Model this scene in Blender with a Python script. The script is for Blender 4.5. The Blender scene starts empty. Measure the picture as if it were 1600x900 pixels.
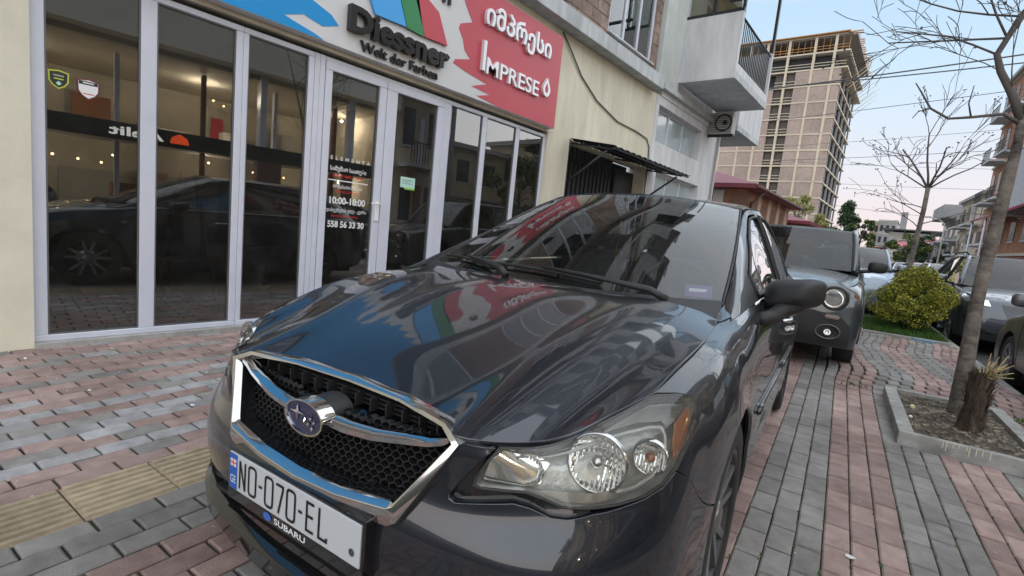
import bpy, bmesh, math, random
import numpy as np
from mathutils import Vector, Matrix
from mathutils.geometry import delaunay_2d_cdt
R = math.radians
random.seed(7)
C = bpy.context.scene.collection
SC = bpy.context.scene

# ------------------------------------------------------------------ camera
CAM_H = 1.17
cd = bpy.data.cameras.new('camera'); cam = bpy.data.objects.new('camera', cd); C.objects.link(cam)
F_PX = 780.0
cd.sensor_width = 36.0; cd.lens = 36.0 * F_PX / 1600.0
cd.clip_start = 0.05; cd.clip_end = 3000
_dn = np.array([-640., 6300., F_PX]); _dn /= np.linalg.norm(_dn); _up = -_dn
_yy = -(_dn[0] * 630 + _dn[2] * F_PX) / _dn[1]
_Y = np.array([630., _yy, F_PX]); _Y /= np.linalg.norm(_Y)
_X = np.cross(_Y, _up)
RW = np.array([_X, _Y, _up])                       # world axes in (right, down, forward)
right = RW @ np.array([1, 0, 0]); up = RW @ np.array([0, -1, 0]); back = RW @ np.array([0, 0, -1])
m = Matrix(((right[0], up[0], back[0], 0), (right[1], up[1], back[1], 0), (right[2], up[2], back[2], CAM_H), (0, 0, 0, 1)))
cam.matrix_world = m
SC.camera = cam

# ------------------------------------------------------------------ world, sun, exposure
w = bpy.data.worlds.new('World'); SC.world = w; w.use_nodes = True
nt = w.node_tree; nt.nodes.clear()
def N(nt, t, **k):
    n = nt.nodes.new(t)
    for a, v in k.items():
        if a == 'inp':
            for i, x in v.items(): n.inputs[i].default_value = x
        else: setattr(n, a, v)
    return n
def L(nt, a, ao, b, bi): nt.links.new(a.outputs[ao], b.inputs[bi])
SUN_EL, SUN_AZ = R(48), R(118)                      # azimuth from +Y clockwise
sky = N(nt, 'ShaderNodeTexSky', sky_type='NISHITA', sun_disc=False, sun_elevation=SUN_EL, sun_rotation=SUN_AZ, air_density=1.0, dust_density=1.5, ozone_density=1.2)
bg1 = N(nt, 'ShaderNodeBackground', inp={1: 0.05}); L(nt, sky, 0, bg1, 0)
tc = N(nt, 'ShaderNodeTexCoord'); sp = N(nt, 'ShaderNodeSeparateXYZ'); L(nt, tc, 'Generated', sp, 0)
ramp = N(nt, 'ShaderNodeValToRGB'); L(nt, sp, 2, ramp, 0)
el = ramp.color_ramp.elements
el[0].position = 0.0; el[0].color = (.80, .66, .62, 1)
el[1].position = 1.0; el[1].color = (.22, .36, .56, 1)
for p, c in ((.06, (.78, .66, .67, 1)), (.15, (.71, .71, .76, 1)), (.28, (.56, .71, .84, 1)), (.50, (.38, .59, .80, 1))):
    e = el.new(p); e.color = c
mp = N(nt, 'ShaderNodeMapping', inp={3: (1.2, 1.2, 6.0)}); L(nt, tc, 'Generated', mp, 0)
no = N(nt, 'ShaderNodeTexNoise', inp={2: 2.2, 3: 6.0, 4: .62}); L(nt, mp, 0, no, 0)
cr = N(nt, 'ShaderNodeValToRGB'); L(nt, no, 0, cr, 0)
cr.color_ramp.elements[0].position = .50; cr.color_ramp.elements[1].position = .78
mx = N(nt, 'ShaderNodeMixRGB'); mx.inputs[2].default_value = (.82, .76, .78, 1)
cm = N(nt, 'ShaderNodeMath', operation='MULTIPLY', inp={1: .55}); L(nt, cr, 0, cm, 0)
L(nt, cm, 0, mx, 0); L(nt, ramp, 0, mx, 1)
bg2 = N(nt, 'ShaderNodeBackground', inp={1: 0.50}); L(nt, mx, 0, bg2, 0)
ms = N(nt, 'ShaderNodeMixShader', inp={0: .88}); L(nt, bg1, 0, ms, 1); L(nt, bg2, 0, ms, 2)
wo = N(nt, 'ShaderNodeOutputWorld'); L(nt, ms, 0, wo, 0)
sd = bpy.data.lights.new('sun', 'SUN'); so = bpy.data.objects.new('sun', sd); C.objects.link(so)
sd.energy = 1.65; sd.angle = R(170); sd.color = (1, .96, .91)
_sd = Vector((math.sin(SUN_AZ) * math.cos(SUN_EL), math.cos(SUN_AZ) * math.cos(SUN_EL), math.sin(SUN_EL)))
so.rotation_euler = _sd.to_track_quat('Z', 'Y').to_euler()
vs = SC.view_settings
vs.view_transform = 'Standard'; vs.look = 'None'; vs.exposure = 1.38; vs.gamma = 1; vs.use_curve_mapping = False

# ------------------------------------------------------------------ materials
MATS = {}
def mat(name, col, rough=.6, metal=0., coat=0., spec=.5, noise=0., nscale=20., bump=0., bscale=60., emit=None, es=1., trans=0., rnd=0., detail=4., stretch=None, coat_rough=.03, col2=None, aniso=0, world=False):
    if name in MATS: return MATS[name]
    mt = bpy.data.materials.new(name); mt.use_nodes = True; nt = mt.node_tree
    b = nt.nodes['Principled BSDF']
    b.inputs['Base Color'].default_value = (*col, 1); b.inputs['Roughness'].default_value = rough
    b.inputs['Metallic'].default_value = metal; b.inputs['Specular IOR Level'].default_value = spec
    b.inputs['Coat Weight'].default_value = coat; b.inputs['Coat Roughness'].default_value = coat_rough
    if trans: b.inputs['Transmission Weight'].default_value = trans
    if emit: b.inputs['Emission Color'].default_value = (*emit, 1); b.inputs['Emission Strength'].default_value = es
    last = None
    if noise or bump:
        tc = N(nt, 'ShaderNodeTexCoord'); src = (tc, 'Object')
        if world: src = (N(nt, 'ShaderNodeNewGeometry'), 'Position')
        if stretch:
            mp = N(nt, 'ShaderNodeMapping', inp={3: stretch}); L(nt, tc, 'Object', mp, 0); src = (mp, 0)
    if noise:
        n1 = N(nt, 'ShaderNodeTexNoise', inp={2: nscale, 3: detail, 4: .6}); L(nt, src[0], src[1], n1, 0)
        n2 = N(nt, 'ShaderNodeTexNoise', inp={2: nscale * .13, 3: 3.}); L(nt, src[0], src[1], n2, 0)
        ad = N(nt, 'ShaderNodeMath', operation='ADD'); L(nt, n1, 0, ad, 0); L(nt, n2, 0, ad, 1)
        mr = N(nt, 'ShaderNodeMapRange', inp={1: .7, 2: 1.3, 3: 0., 4: 1.}); L(nt, ad, 0, mr, 0)
        mx = N(nt, 'ShaderNodeMixRGB')
        a = tuple(c * (1 - noise) for c in col); bb = col2 if col2 else tuple(min(1, c * (1 + noise)) for c in col)
        mx.inputs[1].default_value = (*a, 1); mx.inputs[2].default_value = (*bb, 1)
        L(nt, mr, 0, mx, 0); last = (mx, 0)
    if rnd:
        oi = N(nt, 'ShaderNodeObjectInfo'); at = N(nt, 'ShaderNodeAttribute', attribute_name='tint')
        ad = N(nt, 'ShaderNodeMath', operation='ADD'); L(nt, oi, 'Random', ad, 0); L(nt, at, 'Fac', ad, 1)
        fr = N(nt, 'ShaderNodeMath', operation='FRACT'); L(nt, ad, 0, fr, 0)
        mr = N(nt, 'ShaderNodeMapRange', inp={1: 0., 2: 1., 3: 1 - rnd, 4: 1 + rnd}); L(nt, fr, 0, mr, 0)
        hs = N(nt, 'ShaderNodeHueSaturation', inp={4: (*col, 1)}); L(nt, mr, 0, hs, 2)
        if last: L(nt, last[0], last[1], hs, 4)
        last = (hs, 0)
    if last: L(nt, last[0], last[1], b, 'Base Color')
    if bump:
        n3 = N(nt, 'ShaderNodeTexNoise', inp={2: bscale, 3: 5., 4: .65}); L(nt, src[0], src[1], n3, 0)
        bp = N(nt, 'ShaderNodeBump', inp={0: bump, 1: .01}); L(nt, n3, 0, bp, 'Height'); L(nt, bp, 0, b, 'Normal')
    MATS[name] = mt; return mt
def glass(name, tint=(.6, .65, .65), ior=1.5, boost=1.0, rough=0.0, haze=0.):
    if name in MATS: return MATS[name]
    mt = bpy.data.materials.new(name); mt.use_nodes = True; nt = mt.node_tree; nt.nodes.clear()
    o = N(nt, 'ShaderNodeOutputMaterial'); t = N(nt, 'ShaderNodeBsdfTransparent'); t.inputs[0].default_value = (*tint, 1)
    g = N(nt, 'ShaderNodeBsdfGlossy', inp={1: rough}); g.inputs[0].default_value = (1, 1, 1, 1)
    f = N(nt, 'ShaderNodeFresnel', inp={0: ior}); m_ = N(nt, 'ShaderNodeMath', operation='MULTIPLY', use_clamp=True, inp={1: boost})
    L(nt, f, 0, m_, 0); mx = N(nt, 'ShaderNodeMixShader'); L(nt, m_, 0, mx, 0); L(nt, t, 0, mx, 1); L(nt, g, 0, mx, 2); 
    if haze:                                        # dust and fine scratches; the pale haze is also mixed in to lighten blacks
        d_ = N(nt, 'ShaderNodeBsdfDiffuse'); d_.inputs[0].default_value = (.62, .61, .57, 1); tc = N(nt, 'ShaderNodeTexCoord'); n_ = N(nt, 'ShaderNodeTexNoise', inp={2: 5., 3: 6.}); L(nt, tc, 'Object', n_, 0)
        mr = N(nt, 'ShaderNodeMapRange', inp={1: .3, 2: .75, 3: haze * .4, 4: haze * 1.6}); L(nt, n_, 0, mr, 0); m2 = N(nt, 'ShaderNodeMixShader'); L(nt, mr, 0, m2, 0); L(nt, mx, 0, m2, 1); L(nt, d_, 0, m2, 2); mx = m2
    L(nt, mx, 0, o, 0)
    MATS[name] = mt; return mt
def paint(name, col, metal=.55, rough=.38):
    if name in MATS: return MATS[name]
    mt = mat(name, col, rough, metal, coat=1.0, coat_rough=.012, spec=.5); nt = mt.node_tree; b = nt.nodes['Principled BSDF']
    b.inputs['Coat IOR'].default_value = 1.6
    tc = N(nt, 'ShaderNodeTexCoord'); v = N(nt, 'ShaderNodeTexVoronoi', inp={2: 900.}); L(nt, tc, 'Object', v, 0)
    n = N(nt, 'ShaderNodeTexNoise', inp={2: 3., 3: 5.}); L(nt, tc, 'Object', n, 0)
    mr = N(nt, 'ShaderNodeMapRange', inp={1: .3, 2: .8, 3: .30, 4: .46}); L(nt, n, 0, mr, 0); L(nt, mr, 0, b, 'Roughness')
    mr2 = N(nt, 'ShaderNodeMapRange', inp={1: .3, 2: .75, 3: .006, 4: .05}); L(nt, n, 0, mr2, 0); L(nt, mr2, 0, b, 'Coat Roughness')
    bp = N(nt, 'ShaderNodeBump', inp={0: .06, 1: .001}); L(nt, v, 'Color', bp, 'Height'); L(nt, bp, 0, b, 'Normal')
    return mt

# ------------------------------------------------------------------ builders
def props(o, label=None, cat=None, group=None, kind=None):
    if label: o['label'] = label
    if cat: o['category'] = cat
    if group: o['group'] = group
    if kind: o['kind'] = kind
    return o
def link(o, parent=None):
    C.objects.link(o)
    if parent is not None: o.parent = parent
    return o
def empty(name, loc=(0, 0, 0), rz=0, label=None, cat=None, group=None, kind=None):
    o = bpy.data.objects.new(name, None); o.empty_display_size = .2; C.objects.link(o); o.location = loc; o.rotation_euler = (0, 0, rz)
    return props(o, label, cat, group, kind)
def mobj(name, verts, faces, mt, parent=None, smooth=False, **k):
    me = bpy.data.meshes.new(name); me.from_pydata([tuple(v) for v in verts], [], faces); me.validate()
    for q in (mt if isinstance(mt, (list, tuple)) else [mt]): me.materials.append(q)
    if smooth: me.polygons.foreach_set('use_smooth', [True] * len(me.polygons))
    me.update(); o = bpy.data.objects.new(name, me); link(o, parent); return props(o, **k)
def bobj(name, bm, mt, parent=None, smooth=False, recalc=True, **k):
    if recalc: bmesh.ops.recalc_face_normals(bm, faces=bm.faces)
    me = bpy.data.meshes.new(name); bm.to_mesh(me); bm.free()
    for q in (mt if isinstance(mt, (list, tuple)) else [mt]): me.materials.append(q)
    if smooth: me.polygons.foreach_set('use_smooth', [True] * len(me.polygons))
    o = bpy.data.objects.new(name, me); link(o, parent); return props(o, **k)
def bx(bm, x0, x1, y0, y1, z0, z1, mi=0, M=None):
    v = [bm.verts.new((x, y, z)) for x in (x0, x1) for y in (y0, y1) for z in (z0, z1)]
    if M is not None:
        for q in v: q.co = M @ q.co
    for f in ((0, 1, 3, 2), (4, 6, 7, 5), (0, 4, 5, 1), (2, 3, 7, 6), (0, 2, 6, 4), (1, 5, 7, 3)):
        fc = bm.faces.new([v[i] for i in f]); fc.material_index = mi
    return v
def box(name, x0, x1, y0, y1, z0, z1, mt, parent=None, bev=0., **k):
    bm = bmesh.new(); bx(bm, x0, x1, y0, y1, z0, z1)
    if bev: bmesh.ops.bevel(bm, geom=bm.edges[:], offset=bev, segments=2, affect='EDGES', profile=.6)
    return bobj(name, bm, mt, parent, **k)
def tube_geo(bm, pts, rad, seg=8, cap=True, closed=False, mi=0):
    pts = [Vector(p) for p in pts]; n = len(pts); rad = rad if isinstance(rad, (list, tuple)) else [rad] * n
    rings = []; ref = None
    for i, p in enumerate(pts):
        if closed: t = (pts[(i + 1) % n] - pts[i - 1])
        else: t = pts[min(i + 1, n - 1)] - pts[max(i - 1, 0)]
        if t.length < 1e-9: t = Vector((0, 0, 1))
        t.normalize()
        if ref is None:
            ref = t.orthogonal().normalized()
        else:
            ref = (ref - t * ref.dot(t)); ref = ref.normalized() if ref.length > 1e-6 else t.orthogonal().normalized()
        b = t.cross(ref)
        rings.append([bm.verts.new(p + (ref * math.cos(2 * math.pi * j / seg) + b * math.sin(2 * math.pi * j / seg)) * rad[i]) for j in range(seg)])
    for i in range(n if closed else n - 1):
        a, b = rings[i], rings[(i + 1) % n]
        for j in range(seg):
            f = bm.faces.new((a[j], a[(j + 1) % seg], b[(j + 1) % seg], b[j])); f.material_index = mi; f.smooth = True
    if cap and not closed:
        bm.faces.new(rings[0][::-1]).material_index = mi; bm.faces.new(rings[-1]).material_index = mi
def tube(name, pts, rad, mt, parent=None, seg=8, closed=False, **k):
    bm = bmesh.new(); tube_geo(bm, pts, rad, seg, True, closed); return bobj(name, bm, mt, parent, **k)
def lathe(bm, prof, seg=24, axis='Z', center=(0, 0, 0), mi=0, close=False, M=None):
    """prof: list of (r, h)"""
    c = Vector(center); rings = []
    for r, h in prof:
        ring = []
        for j in range(seg):
            a = 2 * math.pi * j / seg; x, y = r * math.cos(a), r * math.sin(a)
            p = {'Z': Vector((x, y, h)), 'X': Vector((h, x, y)), 'Y': Vector((x, h, y))}[axis]
            p = (M @ p if M is not None else p) + c
            ring.append(bm.verts.new(p))
        rings.append(ring)
    for a, b in zip(rings, rings[1:]):
        for j in range(seg):
            f = bm.faces.new((a[j], a[(j + 1) % seg], b[(j + 1) % seg], b[j])); f.material_index = mi; f.smooth = True
    if close:
        bm.faces.new(rings[0][::-1]).material_index = mi; bm.faces.new(rings[-1]).material_index = mi
def prism(bm, poly, d0, d1, axis='X', mi=0):
    """extrude a 2D polygon along an axis; poly in the two other axes"""
    def P(u, v, d): return {'X': (d, u, v), 'Y': (u, d, v), 'Z': (u, v, d)}[axis]
    a = [bm.verts.new(P(u, v, d0)) for u, v in poly]; b = [bm.verts.new(P(u, v, d1)) for u, v in poly]
    n = len(poly)
    if n > 6:
        vv, ee, ff, ov, _, _ = delaunay_2d_cdt([Vector(p) for p in poly], [], [list(range(n))], 1, 1e-7)
        mp_ = {}
        for oi, src in enumerate(ov):
            for q in src: mp_[oi] = q
        for f in ff:
            k = [mp_[i] for i in f]
            if len(set(k)) == 3:
                for ring in (a, b):
                    try: bm.faces.new([ring[i] for i in k]).material_index = mi
                    except ValueError: pass
        for i in range(n): bm.faces.new((a[i], a[(i + 1) % n], b[(i + 1) % n], b[i])).material_index = mi
        return
    f1 = bm.faces.new(a[::-1]); f2 = bm.faces.new(b); f1.material_index = mi; f2.material_index = mi
    for i in range(n): bm.faces.new((a[i], a[(i + 1) % n], b[(i + 1) % n], b[i])).material_index = mi
    bmesh.ops.triangulate(bm, faces=[f1, f2])
def copy_tree(o, parent=None):
    c = o.copy(); C.objects.link(c); c.parent = parent
    for ch in list(o.children): copy_tree(ch, c)
    return c

def text_mesh(s, size, depth=0., bold=0., align='LEFT', space=1.0, sx=1.0, shear=0.):
    cu = bpy.data.curves.new('t', 'FONT'); cu.body = s; cu.size = size; cu.extrude = depth; cu.offset = bold
    cu.align_x = align; cu.space_character = space; cu.shear = shear; cu.resolution_u = 4
    o = bpy.data.objects.new('t', cu); C.objects.link(o)
    dg = bpy.context.evaluated_depsgraph_get(); dg.update()
    me = bpy.data.meshes.new_from_object(o.evaluated_get(dg)); bpy.data.objects.remove(o); bpy.data.curves.remove(cu)
    if sx != 1.0:
        for v in me.vertices: v.co.x *= sx
    return me
def islands(me):
    """split a text mesh into letters: list of (verts, faces), i-dots kept with their letter"""
    n = len(me.vertices); par = list(range(n))
    def fd(a):
        while par[a] != a: par[a] = par[par[a]]; a = par[a]
        return a
    for e in me.edges:
        a, b = fd(e.vertices[0]), fd(e.vertices[1])
        if a != b: par[a] = b
    # coincident verts (front/side are separate islands in text meshes)
    d = {}
    for v in me.vertices:
        k = tuple(round(c, 5) for c in v.co)
        if k in d: par[fd(v.index)] = fd(d[k])
        else: d[k] = v.index
    comp = {}
    for i in range(n): comp.setdefault(fd(i), []).append(i)
    cs = []
    for ids in comp.values():
        xs = [me.vertices[i].co.x for i in ids]; cs.append([min(xs), max(xs), set(ids)])
    cs.sort(key=lambda c: c[0]); out = []
    for c in cs:
        if out:
            o = out[-1]; ov = min(o[1], c[1]) - max(o[0], c[0]); wd = min(o[1] - o[0], c[1] - c[0])
            if wd > 0 and ov > .55 * wd: o[1] = max(o[1], c[1]); o[0] = min(o[0], c[0]); o[2] |= c[2]; continue
        out.append(c)
    res = []
    for x0, x1, ids in out:
        idx = {}; vv = []
        for i in sorted(ids): idx[i] = len(vv); vv.append(tuple(me.vertices[i].co))
        ff = [[idx[i] for i in p.vertices] for p in me.polygons if p.vertices[0] in ids]
        res.append((vv, ff))
    return res
def put_text(name, s, size, M, mt, parent, depth=0., bold=0., align='LEFT', space=1.0, fit=None, fit_h=None, letters=False, shear=0., **k):
    """text in a plane given by M; fit = wanted width"""
    me = text_mesh(s, size, depth, bold, align, space, shear=shear)
    xs = [v.co.x for v in me.vertices]; ys = [v.co.y for v in me.vertices]
    if not xs: return
    x0, x1, y0, y1 = min(xs), max(xs), min(ys), max(ys)
    fx = fit / (x1 - x0) if fit else 1; fy = fit_h / (y1 - y0) if fit_h else 1
    for v in me.vertices:
        if fit: v.co.x = (v.co.x - x0) * fx
        if fit_h: v.co.y = (v.co.y - y0) * fy
    me.transform(M)
    if letters:
        inv = M.inverted(); me.transform(inv)
        isl = islands(me)
        for vv, ff in isl:
            mobj(name, [M @ Vector(v) for v in vv], ff, mt, parent)
        bpy.data.meshes.remove(me); return
    me.materials.clear(); me.materials.append(mt); me.name = name
    o = bpy.data.objects.new(name, me); link(o, parent); return props(o, **k)

# ------------------------------------------------------------------ smooth surfaces and panels
def weights(k, xs, c2=False):
    """nonuniform Catmull-Rom basis: rows of weights on the control points"""
    k = np.asarray(k, float); n = len(k); xs = np.atleast_1d(np.asarray(xs, float))
    T = np.zeros((n, n))
    T[0, 0] = -1 / (k[1] - k[0]); T[0, 1] = 1 / (k[1] - k[0]); T[-1, -2] = -1 / (k[-1] - k[-2]); T[-1, -1] = 1 / (k[-1] - k[-2])
    for j in range(1, n - 1):
        wa, wb = k[j + 1] - k[j], k[j] - k[j - 1]; s = wa + wb
        T[j, j - 1] += -wa / wb / s; T[j, j] += wa / wb / s - wb / wa / s; T[j, j + 1] += wb / wa / s
    if c2:                                          # slopes of the curvature-continuous spline instead
        A_ = np.eye(n); Bm = T.copy()
        for j in range(1, n - 1):
            h0, h1 = k[j] - k[j - 1], k[j + 1] - k[j]
            A_[j] = 0; A_[j, j - 1] = h1; A_[j, j] = 2 * (h0 + h1); A_[j, j + 1] = h0
            Bm[j] = 0; Bm[j, j - 1] = -3 * h1 / h0; Bm[j, j + 1] = 3 * h0 / h1; Bm[j, j] = 3 * h1 / h0 - 3 * h0 / h1
        T = np.linalg.solve(A_, Bm)
    i = np.clip(np.searchsorted(k, xs) - 1, 0, n - 2); h = k[i + 1] - k[i]; t = (xs - k[i]) / h
    W = np.zeros((len(xs), n)); r = np.arange(len(xs))
    tc_ = np.clip(t, 0, 1)
    W[r, i] += 2 * tc_**3 - 3 * tc_**2 + 1; W[r, i + 1] += -2 * tc_**3 + 3 * tc_**2
    W += ((tc_**3 - 2 * tc_**2 + tc_) * h)[:, None] * T[i] + ((tc_**3 - tc_**2) * h)[:, None] * T[i + 1]
    ex = (t - tc_) * h
    W += np.where(t < 0, ex, 0)[:, None] * T[i] + np.where(t > 1, ex, 0)[:, None] * T[i + 1]
    return W
class Loft:
    def __init__(s, ka, kb, grid, mirror=False, c2=False):
        s.c2 = c2
        g = np.array(grid, float); ka = list(ka)
        if mirror:                                  # mirrored over X=0 along a
            h = g[1:][::-1].copy(); h[:, :, 0] *= -1; g = np.concatenate([h, g]); ka = [-x for x in ka[1:]][::-1] + ka
        s.ka = np.array(ka); s.kb = np.array(kb, float); s.g = g
    def ev(s, ab):
        ab = np.asarray(ab, float)
        return np.einsum('ni,nj,ijk->nk', weights(s.ka, ab[:, 0], s.c2), weights(s.kb, ab[:, 1], s.c2), s.g)
    def nor(s, ab, e=1e-3):
        ab = np.asarray(ab, float)
        du = s.ev(ab + [e, 0]) - s.ev(ab - [e, 0]); dv = s.ev(ab + [0, e]) - s.ev(ab - [0, e])
        n = np.cross(du, dv); return n / (np.linalg.norm(n, axis=1)[:, None] + 1e-12)
    def find(s, goal, ab0, comps=(1, 2)):
        """parameters where the chosen coordinates equal goal"""
        x = np.array(ab0, float); goal = np.array(goal, float)
        for _ in range(30):
            p = s.ev([x])[0][list(comps)] - goal
            J = np.array([(s.ev([x + [1e-4, 0]])[0][list(comps)] - goal - p) / 1e-4, (s.ev([x + [0, 1e-4]])[0][list(comps)] - goal - p) / 1e-4]).T
            try: d = np.linalg.solve(J, -p)
            except Exception: break
            x = x + np.clip(d, -.15, .15)
            if abs(d).max() < 1e-6: break
        return tuple(x)
def inpoly(pts, poly):
    x, y = pts[:, 0], pts[:, 1]; c = np.zeros(len(pts), bool); n = len(poly); j = n - 1
    for i in range(n):
        xi, yi = poly[i]; xj, yj = poly[j]
        if yi != yj:
            c ^= ((yi > y) != (yj > y)) & (x < (xj - xi) * (y - yi) / (yj - yi) + xi)
        j = i
    return c
def segdist(pts, poly):
    d = np.full(len(pts), 9.); n = len(poly)
    for i in range(n):
        a = poly[i]; b = poly[(i + 1) % n]; ab = b - a; l = (ab**2).sum() + 1e-12
        t = np.clip(((pts - a) @ ab) / l, 0, 1); d = np.minimum(d, np.hypot(*(pts - a - t[:, None] * ab).T))
    return d
def smooth_poly(p, closed=True, it=1):
    for _ in range(it):
        q = []
        n = len(p)
        for i in range(n):
            a, b = np.array(p[i]), np.array(p[(i + 1) % n]); q += [a * .75 + b * .25, a * .25 + b * .75]
        p = q
    return p
def panel(name, S, poly, mt, parent, off=0., thick=.012, res=.02, gap=.0018, cen=(0, 2.2, .5), lip=.0035, flip=None, **k):
    """a curved sheet: the outline is in the surface's (a, b) coordinates, the shape comes from the surface S"""
    poly = np.array(poly, float)
    out = []
    for i in range(len(poly)):
        a, b = poly[i], poly[(i + 1) % len(poly)]; n = max(1, int(np.hypot(*(b - a)) / res))
        for q in range(n): out.append(a + (b - a) * q / n)
    P = np.array(out)
    area = .5 * np.sum(P[:, 0] * np.roll(P[:, 1], -1) - np.roll(P[:, 0], -1) * P[:, 1])
    if area < 0: P = P[::-1]
    t = np.roll(P, -1, 0) - np.roll(P, 1, 0); t /= (np.linalg.norm(t, axis=1)[:, None] + 1e-12)
    nin = np.stack([-t[:, 1], t[:, 0]], 1)
    P = P + nin * gap
    nb = len(P)
    lo, hi = P.min(0), P.max(0)
    gx = np.arange(lo[0] + res * .37, hi[0], res); gy = np.arange(lo[1] + res * .37, hi[1], res)
    G = np.array([(x, y) for x in gx for y in gy]) if len(gx) and len(gy) else np.zeros((0, 2))
    if len(G):
        G = G[inpoly(G, P)]
    if len(G): G = G[segdist(G, P) > res * .45]
    allp = np.concatenate([P, G]) if len(G) else P
    vv, ee, ff, ov, _, _ = delaunay_2d_cdt([Vector(p) for p in allp], [], [list(range(nb))], 1, 1e-7)
    ab = np.array([(v.x, v.y) for v in vv]); X = S.ev(ab); Nn = S.nor(ab)
    s = 1.
    c = np.array(cen)
    mid = len(ab) // 2
    sg = np.sign(np.einsum('nk,nk->n', Nn, X - c)); s = 1. if sg.sum() >= 0 else -1.
    Nn = Nn * s
    X = X + Nn * off
    # which output verts are the boundary, in order
    inv = {}
    for oi, srcs in enumerate(ov):
        for q in srcs:
            if q < nb: inv[q] = oi
    ring = [inv[i] for i in range(nb) if i in inv]
    verts = [tuple(x) for x in X]; nrm = [tuple(x) for x in Nn]
    faces = []
    for f in ff:
        if len(f) < 3: continue
        a, b_, c_ = X[f[0]], X[f[1]], X[f[2]]
        if np.dot(np.cross(b_ - a, c_ - a), Nn[f[0]]) < 0: f = f[::-1]
        faces.append(list(f))
    nf_top = len(faces)
    base = len(verts); Rg = np.array(ring)
    inw = S.ev(ab[Rg] - 0) # same points
    side = np.roll(X[Rg], -1, 0) - np.roll(X[Rg], 1, 0); side /= (np.linalg.norm(side, axis=1)[:, None] + 1e-12)
    outd = np.cross(side, Nn[Rg])
    cc = X[Rg].mean(0)
    nin3 = S.ev(ab[Rg] + 1e-3 * np.array([nin[i] for i in range(nb) if i in inv])) - S.ev(ab[Rg])
    sgn = np.where(np.einsum('nk,nk->n', outd, nin3) > 0, -1., 1.)[:, None]; outd = outd * sgn
    r1 = X[Rg] + outd * .0012 - Nn[Rg] * .0016
    r2 = X[Rg] + outd * .0012 - Nn[Rg] * max(thick, .003)
    verts += [tuple(x) for x in r1] + [tuple(x) for x in r2]
    nr = len(Rg)
    nrm_r1 = [tuple(v) for v in (outd * .8 + Nn[Rg] * .6)]; nrm_r2 = [tuple(v) for v in outd]
    nrm += nrm_r1 + nrm_r2
    for i in range(nr):
        j = (i + 1) % nr
        for A, B_ in ((ring, [base + q for q in range(nr)]), ([base + q for q in range(nr)], [base + nr + q for q in range(nr)])):
            f = [A[i], A[j], B_[j], B_[i]]
            a, b_, c_ = (np.array(verts[f[0]]), np.array(verts[f[1]]), np.array(verts[f[2]]))
            if np.dot(np.cross(b_ - a, c_ - a), outd[i]) < 0: f = f[::-1]
            faces.append(f)
    me = bpy.data.meshes.new(name); me.from_pydata(verts, [], faces)
    me.polygons.foreach_set('use_smooth', [True] * len(me.polygons))
    me.materials.append(mt)
    if len(me.vertices) == len(nrm):
        me.normals_split_custom_set_from_vertices(nrm)
    o = bpy.data.objects.new(name, me); link(o, parent); return props(o, **k)
def rect(a0, a1, b0, b1): return [(a0, b0), (a1, b0), (a1, b1), (a0, b1)]
def mirror_obj(o, parent, name=None):
    """a left-hand copy of a right-hand part (X negated)"""
    me = o.data.copy(); nn = None
    if me.has_custom_normals:
        nn = [(-v.normal.x, v.normal.y, v.normal.z) for v in me.vertices] if False else None
        cn = {}
        for l in me.loops: cn[l.vertex_index] = tuple(l.normal)
        nn = [(-cn[i][0], cn[i][1], cn[i][2]) if i in cn else (0, 0, 1) for i in range(len(me.vertices))]
    vs_ = [(-v.co.x, v.co.y, v.co.z) for v in me.vertices]; fs_ = [list(p.vertices)[::-1] for p in me.polygons]
    mi = [p.material_index for p in me.polygons]; sm = [p.use_smooth for p in me.polygons]
    m2 = bpy.data.meshes.new(name or o.data.name); m2.from_pydata(vs_, [], fs_)
    m2.polygons.foreach_set('material_index', mi); m2.polygons.foreach_set('use_smooth', sm)
    for q in me.materials: m2.materials.append(q)
    if nn and len(nn) == len(m2.vertices): m2.normals_split_custom_set_from_vertices(nn)
    o2 = bpy.data.objects.new(name or o.name.split('.')[0], m2); link(o2, parent); o2.location = o.location
    for ch in list(o.children): mirror_obj(ch, o2)
    return o2

# ================================================================== the dark hatchback in front
PAINT = paint('dark_grey_car_paint', (.016, .019, .028))
BLACKP = mat('black_plastic', (.018, .018, .019), .55, bump=.15, bscale=400)
GLOSSB = mat('gloss_black', (.010, .010, .011), .08, coat=.6)
RUBBER = mat('tyre_rubber', (.022, .022, .022), .8, bump=.3, bscale=200)
CHROME = mat('chrome', (.60, .595, .59), .09, 1.0)
CHROMED = mat('satin_chrome', (.55, .55, .54), .18, 1.0)
DARKIN = mat('dark_interior', (.02, .02, .021), .8)
SEATM = mat('seat_cloth', (.09, .09, .092), .9, noise=.3, nscale=120)
CGLASS = glass('car_glass', (.62, .67, .65), 1.55, .95, haze=.008)
SGLASS = glass('car_side_glass', (.25, .27, .27), 1.6, 2.4)
LENS = glass('lamp_lens', (.97, .97, .94), 1.42, 1.0, haze=.045)
REFL = mat('lamp_reflector', (.86, .86, .85), .10, .95)
AMBER = mat('amber_plastic', (.24, .075, .02), .3, coat=.5)
ALLOY = mat('alloy_wheel', (.26, .265, .28), .3, .85, noise=.15)
ALLOYB = mat('dark_alloy', (.03, .03, .033), .35, .5)
WHITEP = mat('plate_white', (.50, .52, .54), .45)
BLUEP = mat('plate_blue', (.02, .10, .42), .4)
BLACKINK = mat('black_ink', (.008, .008, .008), .5)
WHITEI = mat('white_ink', (.75, .75, .75), .5)
REDI = mat('red_ink', (.6, .03, .02), .5)
FGLASS = glass('street_car_glass', (.45, .50, .50), 1.5, 1.3)
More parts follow.
